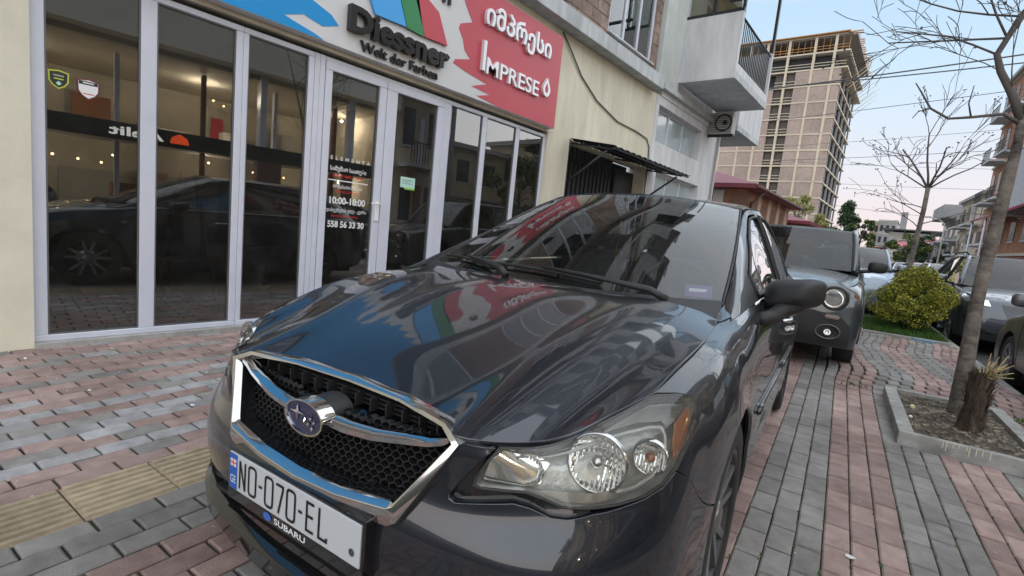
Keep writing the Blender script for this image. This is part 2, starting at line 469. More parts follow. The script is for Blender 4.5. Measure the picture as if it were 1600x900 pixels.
BKA=[0,.25,.45,.62,.78,.95,1.22,1.52,1.77,2.02,2.82,3.62,4.22,4.72,5.1,5.8]
BKB=[0,.05,.12,.2,.32,.44,.54,.63]
def yc(Y,l): return [(x,Y,z) for x,z in l]
BG=[
[(0,.172,.700),(0,.12,.675),(0,.07,.62),(0,.04,.56),(0,.015,.48),(0,.01,.38),(0,.03,.28),(0,.05,.19)],
[(.25,.150,.700),(.25,.11,.675),(.25,.07,.62),(.25,.045,.56),(.25,.02,.48),(.25,.015,.38),(.25,.035,.28),(.25,.055,.19)],
[(.455,.088,.700),(.455,.085,.675),(.455,.085,.63),(.455,.08,.57),(.455,.05,.48),(.455,.045,.38),(.455,.065,.28),(.455,.08,.19)],
[(.575,.205,.705),(.585,.178,.68),(.59,.155,.63),(.60,.145,.57),(.60,.10,.48),(.60,.095,.38),(.60,.11,.28),(.60,.12,.19)],
[(.655,.315,.753),(.675,.265,.72),(.695,.235,.66),(.70,.205,.58),(.71,.17,.48),(.715,.165,.38),(.715,.175,.28),(.70,.19,.19)],
[(.70,.42,.786),(.745,.39,.755),(.775,.36,.70),(.79,.33,.62),(.80,.29,.50),(.805,.285,.38),(.80,.29,.28),(.78,.30,.19)],
[(.733,.58,.835),(.785,.58,.807),(.825,.57,.73),(.84,.53,.64),(.85,.48,.52),(.853,.46,.40),(.85,.46,.30),(.83,.46,.21)],
[(.748,.78,.878),(.80,.79,.855),(.845,.8,.78),(.865,.8,.69),(.875,.8,.58),(.875,.8,.45),(.865,.8,.32),(.85,.8,.22)],
[(.737,1.06,.912),(.79,1.05,.888),(.837,1.05,.81),(.86,1.05,.70),(.874,1.05,.58),(.872,1.05,.45),(.865,1.05,.32),(.85,1.05,.22)],
yc(1.3,[(.785,.94),(.812,.915),(.836,.84),(.852,.75),(.867,.58),(.862,.45),(.86,.33),(.845,.22)]),
yc(2.1,[(.80,.965),(.82,.94),(.845,.86),(.856,.76),(.87,.58),(.862,.45),(.86,.33),(.845,.2)]),
yc(2.9,[(.80,.985),(.82,.955),(.848,.87),(.862,.77),(.872,.58),(.865,.45),(.86,.33),(.845,.2)]),
yc(3.5,[(.775,1.0),(.805,.97),(.848,.89),(.868,.78),(.875,.6),(.872,.45),(.865,.33),(.85,.22)]),
yc(4.0,[(.72,1.03),(.76,1.0),(.815,.90),(.838,.78),(.845,.6),(.84,.45),(.83,.33),(.80,.25)]),
[(.60,4.30,1.0),(.64,4.33,.98),(.69,4.35,.9),(.72,4.37,.78),(.72,4.39,.6),(.71,4.38,.45),(.69,4.35,.33),(.67,4.3,.27)],
[(0,4.38,1.0),(0,4.40,.98),(0,4.42,.9),(0,4.44,.78),(0,4.46,.6),(0,4.45,.45),(0,4.42,.33),(0,4.36,.27)],
]
B_ = Loft(BKA, BKB, BG, True)
HKA=[0,.2,.42,.68,1.0]; HKB=[0,.2,.36,.47,.58,.68,.74]
HG=[[(0,.178,.712),(.2,.165,.712),(.34,.13,.711),(.43,.088,.709),(.56,.2,.708),(.65,.315,.757),(.714,.455,.797)],
[(0,.36,.792),(.2,.36,.79),(.345,.35,.787),(.445,.33,.783),(.575,.38,.768),(.657,.46,.796),(.724,.565,.831)],
[(0,.6,.862),(.2,.6,.863),(.365,.6,.862),(.475,.6,.868),(.60,.61,.847),(.675,.64,.849),(.738,.69,.860)],
[(0,.84,.922),(.2,.84,.922),(.385,.845,.92),(.505,.85,.926),(.63,.86,.909),(.695,.87,.898),(.746,.88,.892)],
[(0,1.01,.955),(.2,1.015,.955),(.395,1.03,.951),(.525,1.055,.953),(.65,1.08,.937),(.70,1.085,.922),(.730,1.07,.914)]]

WG=[[(0,1.00,.935),(.3,1.03,.937),(.55,1.13,.940),(.712,1.24,.945)],
[(0,1.38,1.125),(.28,1.41,1.122),(.52,1.51,1.116),(.672,1.60,1.105)],
[(0,1.75,1.292),(.27,1.78,1.287),(.49,1.87,1.273),(.622,1.945,1.257)],
[(0,2.10,1.420),(.26,2.125,1.413),(.46,2.19,1.397),(.572,2.25,1.380)]]

RG=[[(0,2.11,1.428),(.26,2.135,1.421),(.46,2.20,1.405),(.575,2.26,1.388),(.60,2.27,1.375)],
[(0,2.45,1.455),(.26,2.46,1.449),(.46,2.48,1.433),(.585,2.5,1.412),(.615,2.5,1.395)],
[(0,3.0,1.465),(.26,3.0,1.459),(.45,3.0,1.442),(.57,3.0,1.418),(.60,3.0,1.40)],
[(0,3.6,1.43),(.25,3.6,1.424),(.43,3.6,1.405),(.53,3.6,1.375),(.56,3.6,1.355)],
[(0,3.95,1.37),(.25,3.95,1.363),(.41,3.95,1.34),(.49,3.95,1.305),(.52,3.95,1.28)]]

# greenhouse side: a=Y-like rail; b=0 rail(top) .. 1 belt
GG=[[(.718,1.235,.947),(.735,1.20,.938),(.752,1.16,.928),(.765,1.12,.918)],
[(.680,1.60,1.107),(.718,1.50,1.06),(.757,1.40,1.00),(.788,1.33,.943)],
[(.632,1.945,1.262),(.690,1.90,1.18),(.742,1.85,1.08),(.798,1.80,.958)],
[(.600,2.27,1.377),(.668,2.26,1.26),(.735,2.25,1.12),(.802,2.24,.967)],
[(.614,2.5,1.397),(.680,2.5,1.28),(.742,2.5,1.13),(.803,2.5,.973)],
[(.600,3.0,1.402),(.668,3.0,1.29),(.735,3.0,1.15),(.800,3.0,.985)],
[(.560,3.6,1.357),(.63,3.55,1.27),(.70,3.52,1.15),(.773,3.5,1.0)],
[(.520,3.95,1.282),(.59,3.98,1.2),(.65,4.0,1.12),(.720,4.0,1.03)],
[(.48,4.22,1.12),(.52,4.26,1.08),(.56,4.29,1.04),(.605,4.31,1.0)]]
GH=Loft([0,.4,.75,1.08,1.31,1.81,2.41,2.76,3.06],[0,.33,.66,1.0],GG)
# HG, WG and RG have rows front to back; the lofts want a = across
def tr(g): return [[g[i][j] for i in range(len(g))] for j in range(len(g[0]))]
HO = Loft([0, .2, .36, .47, .58, .68, .74], [0, .2, .42, .68, 1.0], tr(HG), True, True)
WS = Loft([0, .3, .56, .74], [0, .42, .8, 1.15], tr(WG), True, True)
RF = Loft([0, .26, .46, .58, .62], [0, .35, .9, 1.5, 1.85], tr(RG), True, True)
def symm(p):
    """right-hand half outline (starting and ending on X=0) to a full closed outline"""
    return list(p) + [(-a, b) for a, b in p[::-1] if abs(a) > 1e-6]
def BYZ(Y, Z): return B_.find((Y, Z), (Y + .72, max(.02, min(.6, .95 - Z))))
def build_hatchback():
    root = empty('parked_car', (-1.084, .596, 0), label='dark grey hatchback with chrome hexagonal grille and white number plate, nearest the camera', cat='car')
    ro, pi = .009, -.006
    A = 0.11116
    Mz = Matrix.Rotation(A, 4, 'Z')
    sh = Matrix(((1, 0, 0, 0), (0, 1, 0, 0), (ro, pi, 1, -2 * pi), (0, 0, 0, 1)))
    root.matrix_world = Matrix.Translation((-1.084, .596, 0)) @ Mz @ Matrix.Rotation(-ro, 4, 'Y') @ Matrix.Rotation(pi, 4, 'X') @ Matrix.Translation((0, 0, .012))
    P = root
    arch = [(.56, .215), (.548, .30), (.545, .36), (.55, .45), (.578, .515), (.625, .572), (.71, .628), (.80, .660), (.93, .675), (1.04, .655), (1.12, .61), (1.20, .53), (1.27, .43), (1.30, .33), (1.315, .215)]
    aR = [BYZ(*p) for p in arch]
    # front bumper
    fb = [(0, .330), (.12, .325), (.295, .290), (.318, .262), (.412, .012), (.430, .0), (.505, .002), (.470, .065), (.413, .175), (.414, .190), (.428, .197), (.484, .185), (.556, .168), (.594, .174), (.645, .193), (.691, .194), (.766, .185), (.838, .188), (.9, .192), (.954, .187), (1.0, .170), (1.083, .2)] \
        + [BYZ(.575, .515)] + [BYZ(Y, Z) for Y, Z in arch[:4][::-1]] + [(.95, .60), (.70, .60), (.66, .585), (.60, .505), (.56, .480), (.40, .474), (0, .474)]
    panel('front_bumper', B_, symm(fb), PAINT, P, res=.015, thick=.02, cen=(0, 2.2, .4))
    # recess beside the lamp (dark)
    for sgn in (1, -1):
        rc = [(.500, .0), (.466, .065), (.406, .178), (.410, .197), (.484, .191), (.556, .174), (.594, .181), (.645, .199), (.70, .201), (.766, .192), (.763, .177), (.712, .174), (.672, .170), (.625, .151), (.585, .138), (.531, .142), (.48, .148), (.460, .142), (.463, .120), (.487, .060), (.511, .0)]
        panel('lamp_recess', B_, [(sgn * a, b) for a, b in rc], GLOSSB, P, off=-.022, thick=.004, res=.03)
    # chin under the lower opening
    ch = [(0, .60), (.60, .60), (.78, .585), (.93, .60), (.93, .66), (0, .67)]
    panel('chin_lip', B_, symm(ch), GLOSSB, P, off=.022, thick=.05, res=.03)
    bm = bmesh.new()
    bx(bm, -.56, .56, .14, .6, .17, .50); bx(bm, -.70, .70, .42, .62, .2, .55)
    for z in (.30, .26): bx(bm, -.50, .50, .075, .14, z, z + .012)
    bobj('intake_liner', bm, BLACKP, P)
    # inner shells so that gaps read dark
    for sgn in (1, -1):
        iv = [(1.0, .012)] + [(2.02, .012), (5.05, .012), (5.05, .6)] + [BYZ(*p) for p in [(3.93, .3), (3.86, .50), (3.70, .64), (3.535, .68), (3.36, .64), (3.21, .50), (3.15, .3)]] + [(2.15, .6)] + aR[::-1][1:-4] + [BYZ(.56, .52), (1.15, .19), (1.17, .08), (1.05, .03)]
        panel('inner_shell', B_, [(sgn * a, b) for a, b in iv], DARKIN, P, off=-.016, thick=.003, res=.06, gap=.006)
    # bonnet
    panel('bonnet', HO, rect(-.74, .74, 0, 1.0), PAINT, P, res=.02, thick=.016, gap=.0025, cen=(0, .7, .2))
    # wings, doors, quarters
    fen = [(1.0, .001), (1.25, .0), (1.52, .0), (1.77, .0), (2.02, .0), (2.24, .0), (2.29, .02), BYZ(1.325, .86), BYZ(1.345, .70), BYZ(1.345, .55), BYZ(1.335, .40), BYZ(1.33, .222)] + aR[::-1][:11] + [BYZ(.578, .518), (1.085, .203), (1.003, .168), (1.047, .138), (1.101, .107), (1.143, .088), (1.163, .075), (1.146, .056), (1.094, .029), (1.030, .008)]
    rar = [(3.15, .22), (3.155, .34), (3.19, .47), (3.27, .58), (3.39, .655), (3.535, .685), (3.68, .655), (3.80, .58), (3.88, .47), (3.92, .34), (3.93, .26)]
    rR = [BYZ(*p) for p in rar]
    fd = [(2.29, .03), (3.14, .02)] + [BYZ(2.42, .80), BYZ(2.43, .55), BYZ(2.415, .222), BYZ(1.33, .222), BYZ(1.335, .40), BYZ(1.345, .55), BYZ(1.345, .70), BYZ(1.325, .86)]
    rd = [(3.14, .02), (4.12, .02), BYZ(3.50, .90), BYZ(3.42, .78), BYZ(3.36, .66)] + [BYZ(3.27, .58), BYZ(3.19, .47), BYZ(3.155, .34), BYZ(3.15, .222)] + [BYZ(2.415, .222), BYZ(2.43, .55), BYZ(2.42, .80)]
    qp = [(4.12, .0), (4.72, 0), (5.8, .0), (5.8, .6), (5.0, .6)] + rR[::-1][:7] + [BYZ(3.36, .66), BYZ(3.42, .78), BYZ(3.50, .90)]
    parts = [panel('front_wing', B_, fen, PAINT, P, res=.018), panel('front_door', B_, fd, PAINT, P, res=.03), panel('rear_door', B_, rd, PAINT, P, res=.035), panel('rear_quarter', B_, qp, PAINT, P, res=.05)]
    # door handles and the side moulding
    for Y in (2.27, 3.32):
        bm = bmesh.new()
        a, b = B_.find((Y, .825), (Y + .72, .14)); p = B_.ev([(a, b)])[0]
        tube_geo(bm, [(p[0] + .002, Y - .085, .822), (p[0] + .034, Y - .06, .824), (p[0] + .036, Y, .826), (p[0] + .034, Y + .06, .828), (p[0] + .002, Y + .08, .829)], [.010, .012, .013, .012, .009], 8)
        parts.append(bobj('door_handle', bm, CHROME, P, smooth=True))
    bm = bmesh.new()
    for y0, y1 in ((1.38, 2.40), (2.44, 3.20)):
        pts = []
        for q in range(9):
            Y = y0 + (y1 - y0) * q / 8; a, b = B_.find((Y, .548 + .002 * (Y - 1.4)), (Y + .72, .34)); p = B_.ev([(a, b)])[0]; pts.append((p[0] + .004, Y, p[2]))
        tube_geo(bm, pts, .011, 6)
    parts.append(bobj('side_moulding', bm, GLOSSB, P, smooth=True))
    bm = bmesh.new()
    pts = [tuple(GH.ev([(a, .985)])[0] + [.006, 0, 0]) for a in np.linspace(.50, 2.5, 14)]
    tube_geo(bm, pts, .008, 8); parts.append(bobj('belt_moulding', bm, CHROME, P, smooth=True))
    # greenhouse side: painted surround, windows, pillars
    def GYZ(Y, Z): return GH.find((Y, Z), (np.interp(Y, [1.2, 1.6, 2.0, 2.5, 3.6, 4.3], [0, .4, .8, 1.31, 2.41, 3.06]), .5))
    lo = [GYZ(*p) for p in [(4.2, 1.05), (3.95, 1.08), (3.66, 1.20), (3.40, 1.295), (3.0, 1.372), (2.45, 1.372), (2.22, 1.345), (1.95, 1.232), (1.62, 1.077)]] + [(.30, .62), (.20, 1.0)]
    parts.append(panel('door_surround', GH, [(0, 0), (.4, 0), (.75, 0), (1.08, 0), (1.8, 0), (2.4, 0), (3.0, .0)] + lo + [(0, 1.0)], PAINT, P, res=.03, gap=.001, cen=(0, 2.4, 1.0)))
    parts.append(panel('quarter_pillar', GH, [GYZ(3.52, 1.02), GYZ(3.66, 1.2), GYZ(3.95, 1.08), GYZ(4.2, 1.05), (3.06, 1.0), (2.41, 1.0)], PAINT, P, res=.05, gap=.001, cen=(0, 2.4, 1.0)))
    fw = [GYZ(*p) for p in [(1.60, .975), (1.60, 1.055), (1.95, 1.215), (2.22, 1.327), (2.415, 1.352), (2.44, .985)]]
    rw = [GYZ(*p) for p in [(2.50, .985), (2.475, 1.355), (3.0, 1.355), (3.38, 1.280), (3.47, 1.235), (3.46, 1.01)]]
    parts.append(panel('window', GH, fw, SGLASS, P, off=-.006, res=.05, thick=.004, gap=.0, cen=(0, 2.4, 1.0)))
    parts.append(panel('window', GH, rw, SGLASS, P, off=-.006, res=.05, thick=.004, gap=.0, cen=(0, 2.4, 1.0)))
    bm = bmesh.new()
    def ring(poly, r):
        d = []
        for i in range(len(poly)):
            a, b = np.array(poly[i]), np.array(poly[(i + 1) % len(poly)])
            for q in range(5): d.append(a + (b - a) * q / 5)
        tube_geo(bm, [tuple(x) for x in GH.ev(d)], r, 6, closed=True)
    ring(fw, .009); ring(rw, .009)
    parts.append(bobj('window_seal', bm, BLACKP, P, smooth=True))
    parts.append(panel('door_pillar', GH, [GYZ(2.44, .985), GYZ(2.415, 1.372), GYZ(2.475, 1.372), GYZ(2.50, .985)], GLOSSB, P, off=-.002, res=.05, thick=.004, gap=.0, cen=(0, 2.4, 1.0)))
    parts.append(panel('mirror_base', GH, [(.22, 1.0), (.32, .62), GYZ(1.60, 1.07), GYZ(1.60, .965), (.50, 1.0)], BLACKP, P, off=-.002, res=.05, thick=.004, gap=.0, cen=(0, 2.4, 1.0)))
    # side mirror
    bm = bmesh.new()
    n, mth = 28, 16; c = Vector((.912, 1.625, .998)); rows = []
    for i in range(mth + 1):
        ph = -math.pi / 2 + math.pi * i / mth; row = []
        for j in range(n):
            t = 2 * math.pi * j / n
            f = lambda x, e: math.copysign(abs(x) ** e, x)
            x = f(math.cos(ph), .42) * f(math.cos(t), .50); z = f(math.cos(ph), .42) * f(math.sin(t), .50); y = f(math.sin(ph), .8)
            taper = 1.0 + .10 * x
            yy = y * (.035 if y > 0 else .085)
            k = 1 - .28 * max(0, -y)
            row.append(bm.verts.new(c + Vector((x * .108 * k + .018 * y, yy - .02 * x, (z * .064 * (1 - .10 * x) * k + .022 * x)))))
        rows.append(row)
    for a, b in zip(rows, rows[1:]):
        for j in range(n): bm.faces.new((a[j], a[(j + 1) % n], b[(j + 1) % n], b[j]))
    bmesh.ops.remove_doubles(bm, verts=bm.verts, dist=1e-5)
    mo = bobj('side_mirror', bm, BLACKP, P, smooth=True, label='black ribbed-edge door mirror'); mo['label'] = 'unpainted black door mirror'
    o = tube('mirror_arm', [(.935, 1.60, .965), (.885, 1.57, .935), (.855, 1.50, .905), (.82, 1.42, .90)], [.036, .034, .030, .026], BLACKP, mo, seg=10)
    for f in o.data.polygons: f.use_smooth = True
    o = box('mirror_glass', .822, 1.0, 1.652, 1.660, .948, 1.05, CHROME, mo)
    # headlamp
    hl = [(.513, .0), (.578, .004), (.62, .003), (.685, .002), (.765, .001), (.879, .0), (.978, .001), (1.018, .007), (1.093, .03), (1.145, .056), (1.162, .075), (1.143, .088), (1.101, .107), (1.047, .138), (1.002, .166), (.954, .183), (.899, .189), (.836, .183), (.763, .175), (.712, .172), (.672, .168), (.625, .149), (.585, .135), (.531, .139), (.48, .145), (.462, .14), (.465, .122), (.489, .062)]
    lens = panel('headlamp', B_, hl, LENS, P, off=0.001, thick=.004, res=.015, gap=.0012)
    hp = np.array(hl); cen_ = hp.mean(0)
    bez = mat('lamp_bezel', (.40, .40, .385), .3, .45, bump=.5, bscale=30, noise=.35, nscale=25)
    ins = cen_ + (hp - cen_) * .97
    panel('lamp_housing', B_, ins, bez, lens, off=-.055, thick=.003, res=.025, gap=.0)
    # walls of the housing
    top = B_.ev(hp) - B_.nor(hp) * 0; nn = B_.nor(hp); s_ = 1 if (nn[5] @ np.array([.3, -1, .2])) > 0 else -1; nn = nn * s_
    t0 = B_.ev(cen_ + (hp - cen_) * .985) - nn * .004; t1 = B_.ev(ins) - nn * .056
    vv = [tuple(x) for x in t0] + [tuple(x) for x in t1]; k = len(hp)
    mobj('lamp_wall', vv, [(i, (i + 1) % k, k + (i + 1) % k, k + i) for i in range(k)], bez, lens, smooth=True)
    # seal around the lens
    tube('lamp_seal', [tuple(x) for x in (B_.ev(cen_ + (hp - cen_) * 1.0) - nn * .006)], .0035, BLACKP, lens, 6, closed=True)
    def nrm(a, b):
        n_ = B_.nor([(a, b)])[0]; return n_ if n_ @ np.array([.5, -1, .1]) > 0 else -n_
    def bowl(name, a, b, r, depth, back_off, mt, ring=None, sq=(1, 1)):
        p = Vector(B_.ev([(a, b)])[0]); n_ = Vector((.18, -.97, .08)).normalized()
        bm = bmesh.new(); M_ = n_.to_track_quat('Z', 'Y').to_matrix()
        prof = [(r * q / 18, -depth * (1 - (q / 18) ** 2)) for q in range(19)]
        prof[0] = (.001, -depth)
        lathe(bm, prof, 96, 'Z', p - n_ * back_off, M=M_)
        ex_ = M_ @ Vector((1, 0, 0)); hz = Vector((1, 0, 0)) - n_ * n_.x; hz.normalize()
        for v_ in bm.verts: v_.co += n_ * .0022 * math.sin((v_.co - p).dot(hz) * (620 if r > .05 else 900)) + n_ * .0012 * math.sin((v_.co - p).z * 300)
        if sq != (1, 1):
            c_ = p - n_ * back_off; ex = Vector(M_ @ Vector((1, 0, 0)))
        o_ = bobj(name, bm, mt, lens, smooth=True, recalc=False)
        if ring:
            bm = bmesh.new(); lathe(bm, [(r, 0), (r + .002, .002), (r + .005, .001), (r + .006, -.012)], 36, 'Z', p - n_ * back_off, M=M_); bobj('lamp_ring', bm, ring, lens, smooth=True)
        return p, n_
    p, n_ = bowl('main_reflector', .748, .092, .060, .045, .026, REFL, CHROMED)
    # bulb shade and fluted inner lens bars
    bm = bmesh.new(); M_ = n_.to_track_quat('Z', 'Y').to_matrix()
    lathe(bm, [(.001, 0), (.012, -.004), (.014, -.02)], 16, 'Z', p - n_ * .02, M=M_); bobj('bulb_shade', bm, CHROMED, lens, smooth=True)
    p, n_ = bowl('turn_reflector', .900, .122, .034, .03, .020, REFL, CHROMED)
    bm = bmesh.new(); bmesh.ops.create_icosphere(bm, subdivisions=2, radius=.012, matrix=Matrix.Translation(p - n_ * .022)); bobj('turn_bulb', bm, AMBER, lens, smooth=True)
    p, n_ = bowl('parking_reflector', .575, .082, .034, .028, .022, REFL, None)
    gm = mat('light_guide', (.34, .34, .32), .3, .2, coat=.6)
    gd = [(.60, .030), (.64, .028), (.69, .028), (.77, .032), (.858, .041), (.930, .052), (.970, .066), (.980, .09), (.976, .125), (.958, .149), (.927, .163), (.875, .167), (.806, .158)]
    dd = [];
    for q in range(len(gd) - 1):
        for j in range(4): dd.append((gd[q][0] + (gd[q + 1][0] - gd[q][0]) * j / 4, gd[q][1] + (gd[q + 1][1] - gd[q][1]) * j / 4))
    gp_ = B_.ev(dd); gn = B_.nor(dd); gn = gn * np.where((gn @ np.array([.5, -1, .1])) > 0, 1, -1)[:, None]
    gp_ = gp_ - gn * .018
    rr = [.002 + .0035 * min(1, q / 14) for q in range(len(gp_))]
    tube('light_guide', [tuple(x) for x in gp_], rr, gm, lens, 8)
    panel('inner_reflector', B_, [(.53, .010), (.60, .012), (.63, .05), (.62, .115), (.585, .128), (.53, .130), (.478, .135), (.495, .07)], REFL, lens, off=-.032, thick=.004, res=.03, gap=0)
    panel('lower_bezel', B_, [(.585, .130), (.63, .142), (.68, .160), (.75, .168), (.85, .174), (.93, .168), (.93, .155), (.84, .160), (.75, .150), (.66, .135)], mat('lower_bezel', (.22, .22, .21), .25, .6), lens, off=-.020, thick=.004, res=.03, gap=0)
    am = [(1.030, .080), (1.132, .070), (1.127, .088), (1.100, .104), (1.048, .133), (1.010, .149), (1.008, .114)]
    panel('side_reflector', B_, am, AMBER, lens, off=-.012, thick=.004, res=.02, gap=0)
    panel('lamp_wing', B_, [(.60, .012), (.70, .014), (.80, .017), (.90, .026), (.985, .05), (1.0, .075), (1.12, .066), (1.08, .04), (1.01, .016), (.97, .009), (.87, .007), (.75, .007)], mat('lamp_wing', (.16, .16, .15), .22, .8), lens, off=-.02, thick=.004, res=.02, gap=0)
    parts.append(lens)
    for o in parts: mirror_obj(o, P)
    mo2 = mirror_obj(mo, P); mo2['label'] = 'black door mirror folded against the far door'; mo2.location = (.0, 0, 0); mo2.matrix_local = Matrix.Translation((-.86, 1.72, 0)) @ Matrix.Rotation(R(-78), 4, 'Z') @ Matrix.Translation((.86, -1.60, 0))
    # grille
    G = empty('grille', (0, 0, 0)); G.parent = P
    og = [(0, .150, .724), (.20, .138, .724), (.375, .099, .722), (.432, .079, .697), (.325, .022, .503), (.305, .018, .490), (.15, .008, .474), (0, .002, .470)]
    ig = [(0, .150, .709), (.20, .140, .709), (.362, .106, .708), (.405, .092, .690), (.312, .036, .556), (.298, .030, .547), (.15, .019, .527), (0, .015, .521)]
    def full(l): return l + [(-x, y, z) for x, y, z in l[::-1][1:-1]]
    O, I = full(og), full(ig); n = len(O)
    def lp(t, proud):
        out = []
        for o_, i_ in zip(O, I):
            p = Vector(o_).lerp(Vector(i_), t); p.y -= proud * min(1.0, (Vector(o_) - Vector(i_)).length / .045); out.append(tuple(p))
        return out
    rings = [[(x, y + .03, z) for x, y, z in O], lp(0, .0), lp(.08, .006), lp(.72, .019), lp(.80, .018), lp(.95, .005), lp(1, -.001)]
    vv = [v for r_ in rings for v in r_]
    ff = [(q * n + i, q * n + (i + 1) % n, (q + 1) * n + (i + 1) % n, (q + 1) * n + i) for q in range(len(rings) - 1) for i in range(n)]
    o = mobj('grille_frame', vv, ff, CHROME, G, smooth=True)
    md = o.modifiers.new('e', 'EDGE_SPLIT'); md.split_angle = R(38)
    vv = lp(1, -.001) + [(x, y + .045, z) for x, y, z in I]
    mobj('frame_inner_wall', vv, [(i, (i + 1) % n, n + (i + 1) % n, n + i) for i in range(n)], GLOSSB, G)
    # honeycomb mesh, curved with the grille
    def gy(x, z): return .012 + .15 * max(0, z - .53) * 1.6 + .22 * x * x * .9 - .01 + .055
    bm = bmesh.new()
    cw, chh = .0245, .0135; inner = [(x, z) for x, y, z in I]; ip = np.array(inner)
    def bar(x0, z0, x1, z1, w_=.0017):
        mid = np.array([[(x0 + x1) / 2, (z0 + z1) / 2]])
        if not inpoly(mid, ip)[0] or (z0 + z1) / 2 > .662 - .0 + .06 * abs(x0): return
        a = Vector((x0, gy(x0, z0), z0)); b = Vector((x1, gy(x1, z1), z1)); d = (b - a).normalized(); s = Vector((0, 1, 0)).cross(d).normalized() * w_
        vs_ = [bm.verts.new(p) for p in (a + s, a - s, b - s, b + s)]; v2 = [bm.verts.new(v.co + Vector((0, .016, 0))) for v in vs_]
        bm.faces.new(vs_); [bm.faces.new((vs_[i], vs_[(i + 1) % 4], v2[(i + 1) % 4], v2[i])) for i in range(4)]
    for r_ in range(-1, 14):
        for c_ in range(-20, 21):
            x = c_ * cw + (cw / 2 if r_ % 2 else 0); z = .522 + r_ * chh
            bar(x - cw / 2, z + .0028, x, z - .0028); bar(x, z - .0028, x + cw / 2, z + .0028); bar(x - cw / 2, z + .0028, x - cw / 2, z + chh - .0028)
    bobj('mesh_insert', bm, mat('grille_mesh', (.014, .014, .015), .3), G)
    bm = bmesh.new(); vs_ = []
    for i_ in I: vs_.append(bm.verts.new((i_[0] * 1.02, i_[1] + .12, i_[2])))
    for i_ in range(len(vs_)): pass
    f = bm.faces.new(vs_); bmesh.ops.triangulate(bm, faces=[f]); 
    bobj('grille_backing', bm, GLOSSB, G)
    bm = bmesh.new()
    for q in range(3): bx(bm, -.36 + .01 * q, .36 - .01 * q, .150 + .0 * q, .20, .668 + .012 * q, .6715 + .012 * q)
    for q in range(-6, 7): bx(bm, q * .055 - .002, q * .055 + .002, .125, .19, .665, .70)
    bobj('upper_slats', bm, BLACKP, G)
    # wing bars left and right of the badge
    for s in (1, -1):
        rows = []
        for x, z, y, h in ((.055, .648, .045, .012), (.12, .645, .05, .013), (.20, .648, .062, .013), (.29, .660, .082, .012), (.34, .668, .092, .012), (.375, .680, .10, .015), (.396, .692, .098, .012)):
            rows.append([(s * x, y + .02, z + h), (s * x, y, z + h), (s * x, y - .012, z + h * .4), (s * x, y - .012, z - h * .5), (s * x, y - .002, z - h), (s * x, y + .02, z - h)])
        vv = [v for r_ in rows for v in r_]; ff = [(q * 6 + i, q * 6 + i + 1, (q + 1) * 6 + i + 1, (q + 1) * 6 + i) for q in range(6) for i in range(5)]
        if s < 0: ff = [f[::-1] for f in ff]
        o = mobj('wing_bar', vv, ff, CHROME, G, smooth=True); md = o.modifiers.new('e', 'EDGE_SPLIT'); md.split_angle = R(50)
    # badge: oval with a large and five small stars
    bm = bmesh.new(); n = 40; prof = [(1.0, .040), (1.0, .012), (.97, .0), (.90, .0), (.88, .006)]; rings = []
    for r_, d in prof:
        rings.append([bm.verts.new((.076 * r_ * math.cos(2 * math.pi * j / n), .014 + d, .648 + .045 * (r_ if r_ > .95 else (r_ - .02)) * math.sin(2 * math.pi * j / n))) for j in range(n)])
    for a, b in zip(rings, rings[1:]):
        for j in range(n): bm.faces.new((a[j], a[(j + 1) % n], b[(j + 1) % n], b[j])).smooth = True
    bd = bobj('badge', bm, CHROME, G); md = bd.modifiers.new('e', 'EDGE_SPLIT'); md.split_angle = R(40)
    bm = bmesh.new(); f = bm.faces.new([bm.verts.new((.069 * math.cos(2 * math.pi * j / n), .019, .648 + .040 * math.sin(2 * math.pi * j / n))) for j in range(n)]); bobj('badge_face', bm, mat('badge_blue', (.012, .022, .085), .1, .3, coat=1), bd)
    bm = bmesh.new()
    for x, z, r_ in ((-.026, .655, .026), (.004, .640, .011), (.026, .652, .010), (.040, .645, .009), (.018, .637, .010), (.032, .630, .010)):
        pts = []
        for q in range(8):
            a = q * math.pi / 4; rad = r_ if q % 2 == 0 else r_ * .26
            pts.append(bm.verts.new((x + rad * math.cos(a) * (1.15 if r_ > .02 else 1), .0165, z + rad * math.sin(a) * .8)))
        cv = bm.verts.new((x, .0120, z))
        for q in range(8): bm.faces.new((pts[q], pts[(q + 1) % 8], cv))
    bobj('badge_star', bm, CHROME, bd)
    bm = bmesh.new(); lathe(bm, [(1, 0), (1, .09)], 32, 'Y'); 
    for v in bm.verts: v.co = Vector((v.co.x * .060, v.co.y + .03, .653 + v.co.z * .036))
    bobj('badge_mount', bm, BLACKP, G)
    # number plate
    PL = empty('number_plate', (0, 0, 0)); PL.parent = P
    py_ = -.010; z0, z1 = .388, .489
    box('plate_holder', -.272, .268, py_ - .002, py_ + .03, z0 - .035, z1 + .008, GLOSSB, PL, bev=.003)
    box('plate', -.26, .26, py_ - .006, py_ - .001, z0, z1, WHITEP, PL, bev=.0022)
    mp_ = lambda x, z, d=.0066: Matrix.Translation((x, py_ - d, z)) @ Matrix.Rotation(R(90), 4, 'X')
    box('country_band', -.2585, -.222, py_ - .0066, py_ - .004, z0 + .002, z1 - .002, BLUEP, PL)
    put_text('lettering', 'GE', .03, mp_(-.253, z0 + .018, .0072), WHITEI, PL, fit=.026, fit_h=.022)
    bm = bmesh.new(); fx, fz = -.2405, z1 - .027
    bx(bm, fx - .013, fx + .013, py_ - .0070, py_ - .006, fz - .010, fz + .010); bobj('flag', bm, WHITEI, PL)
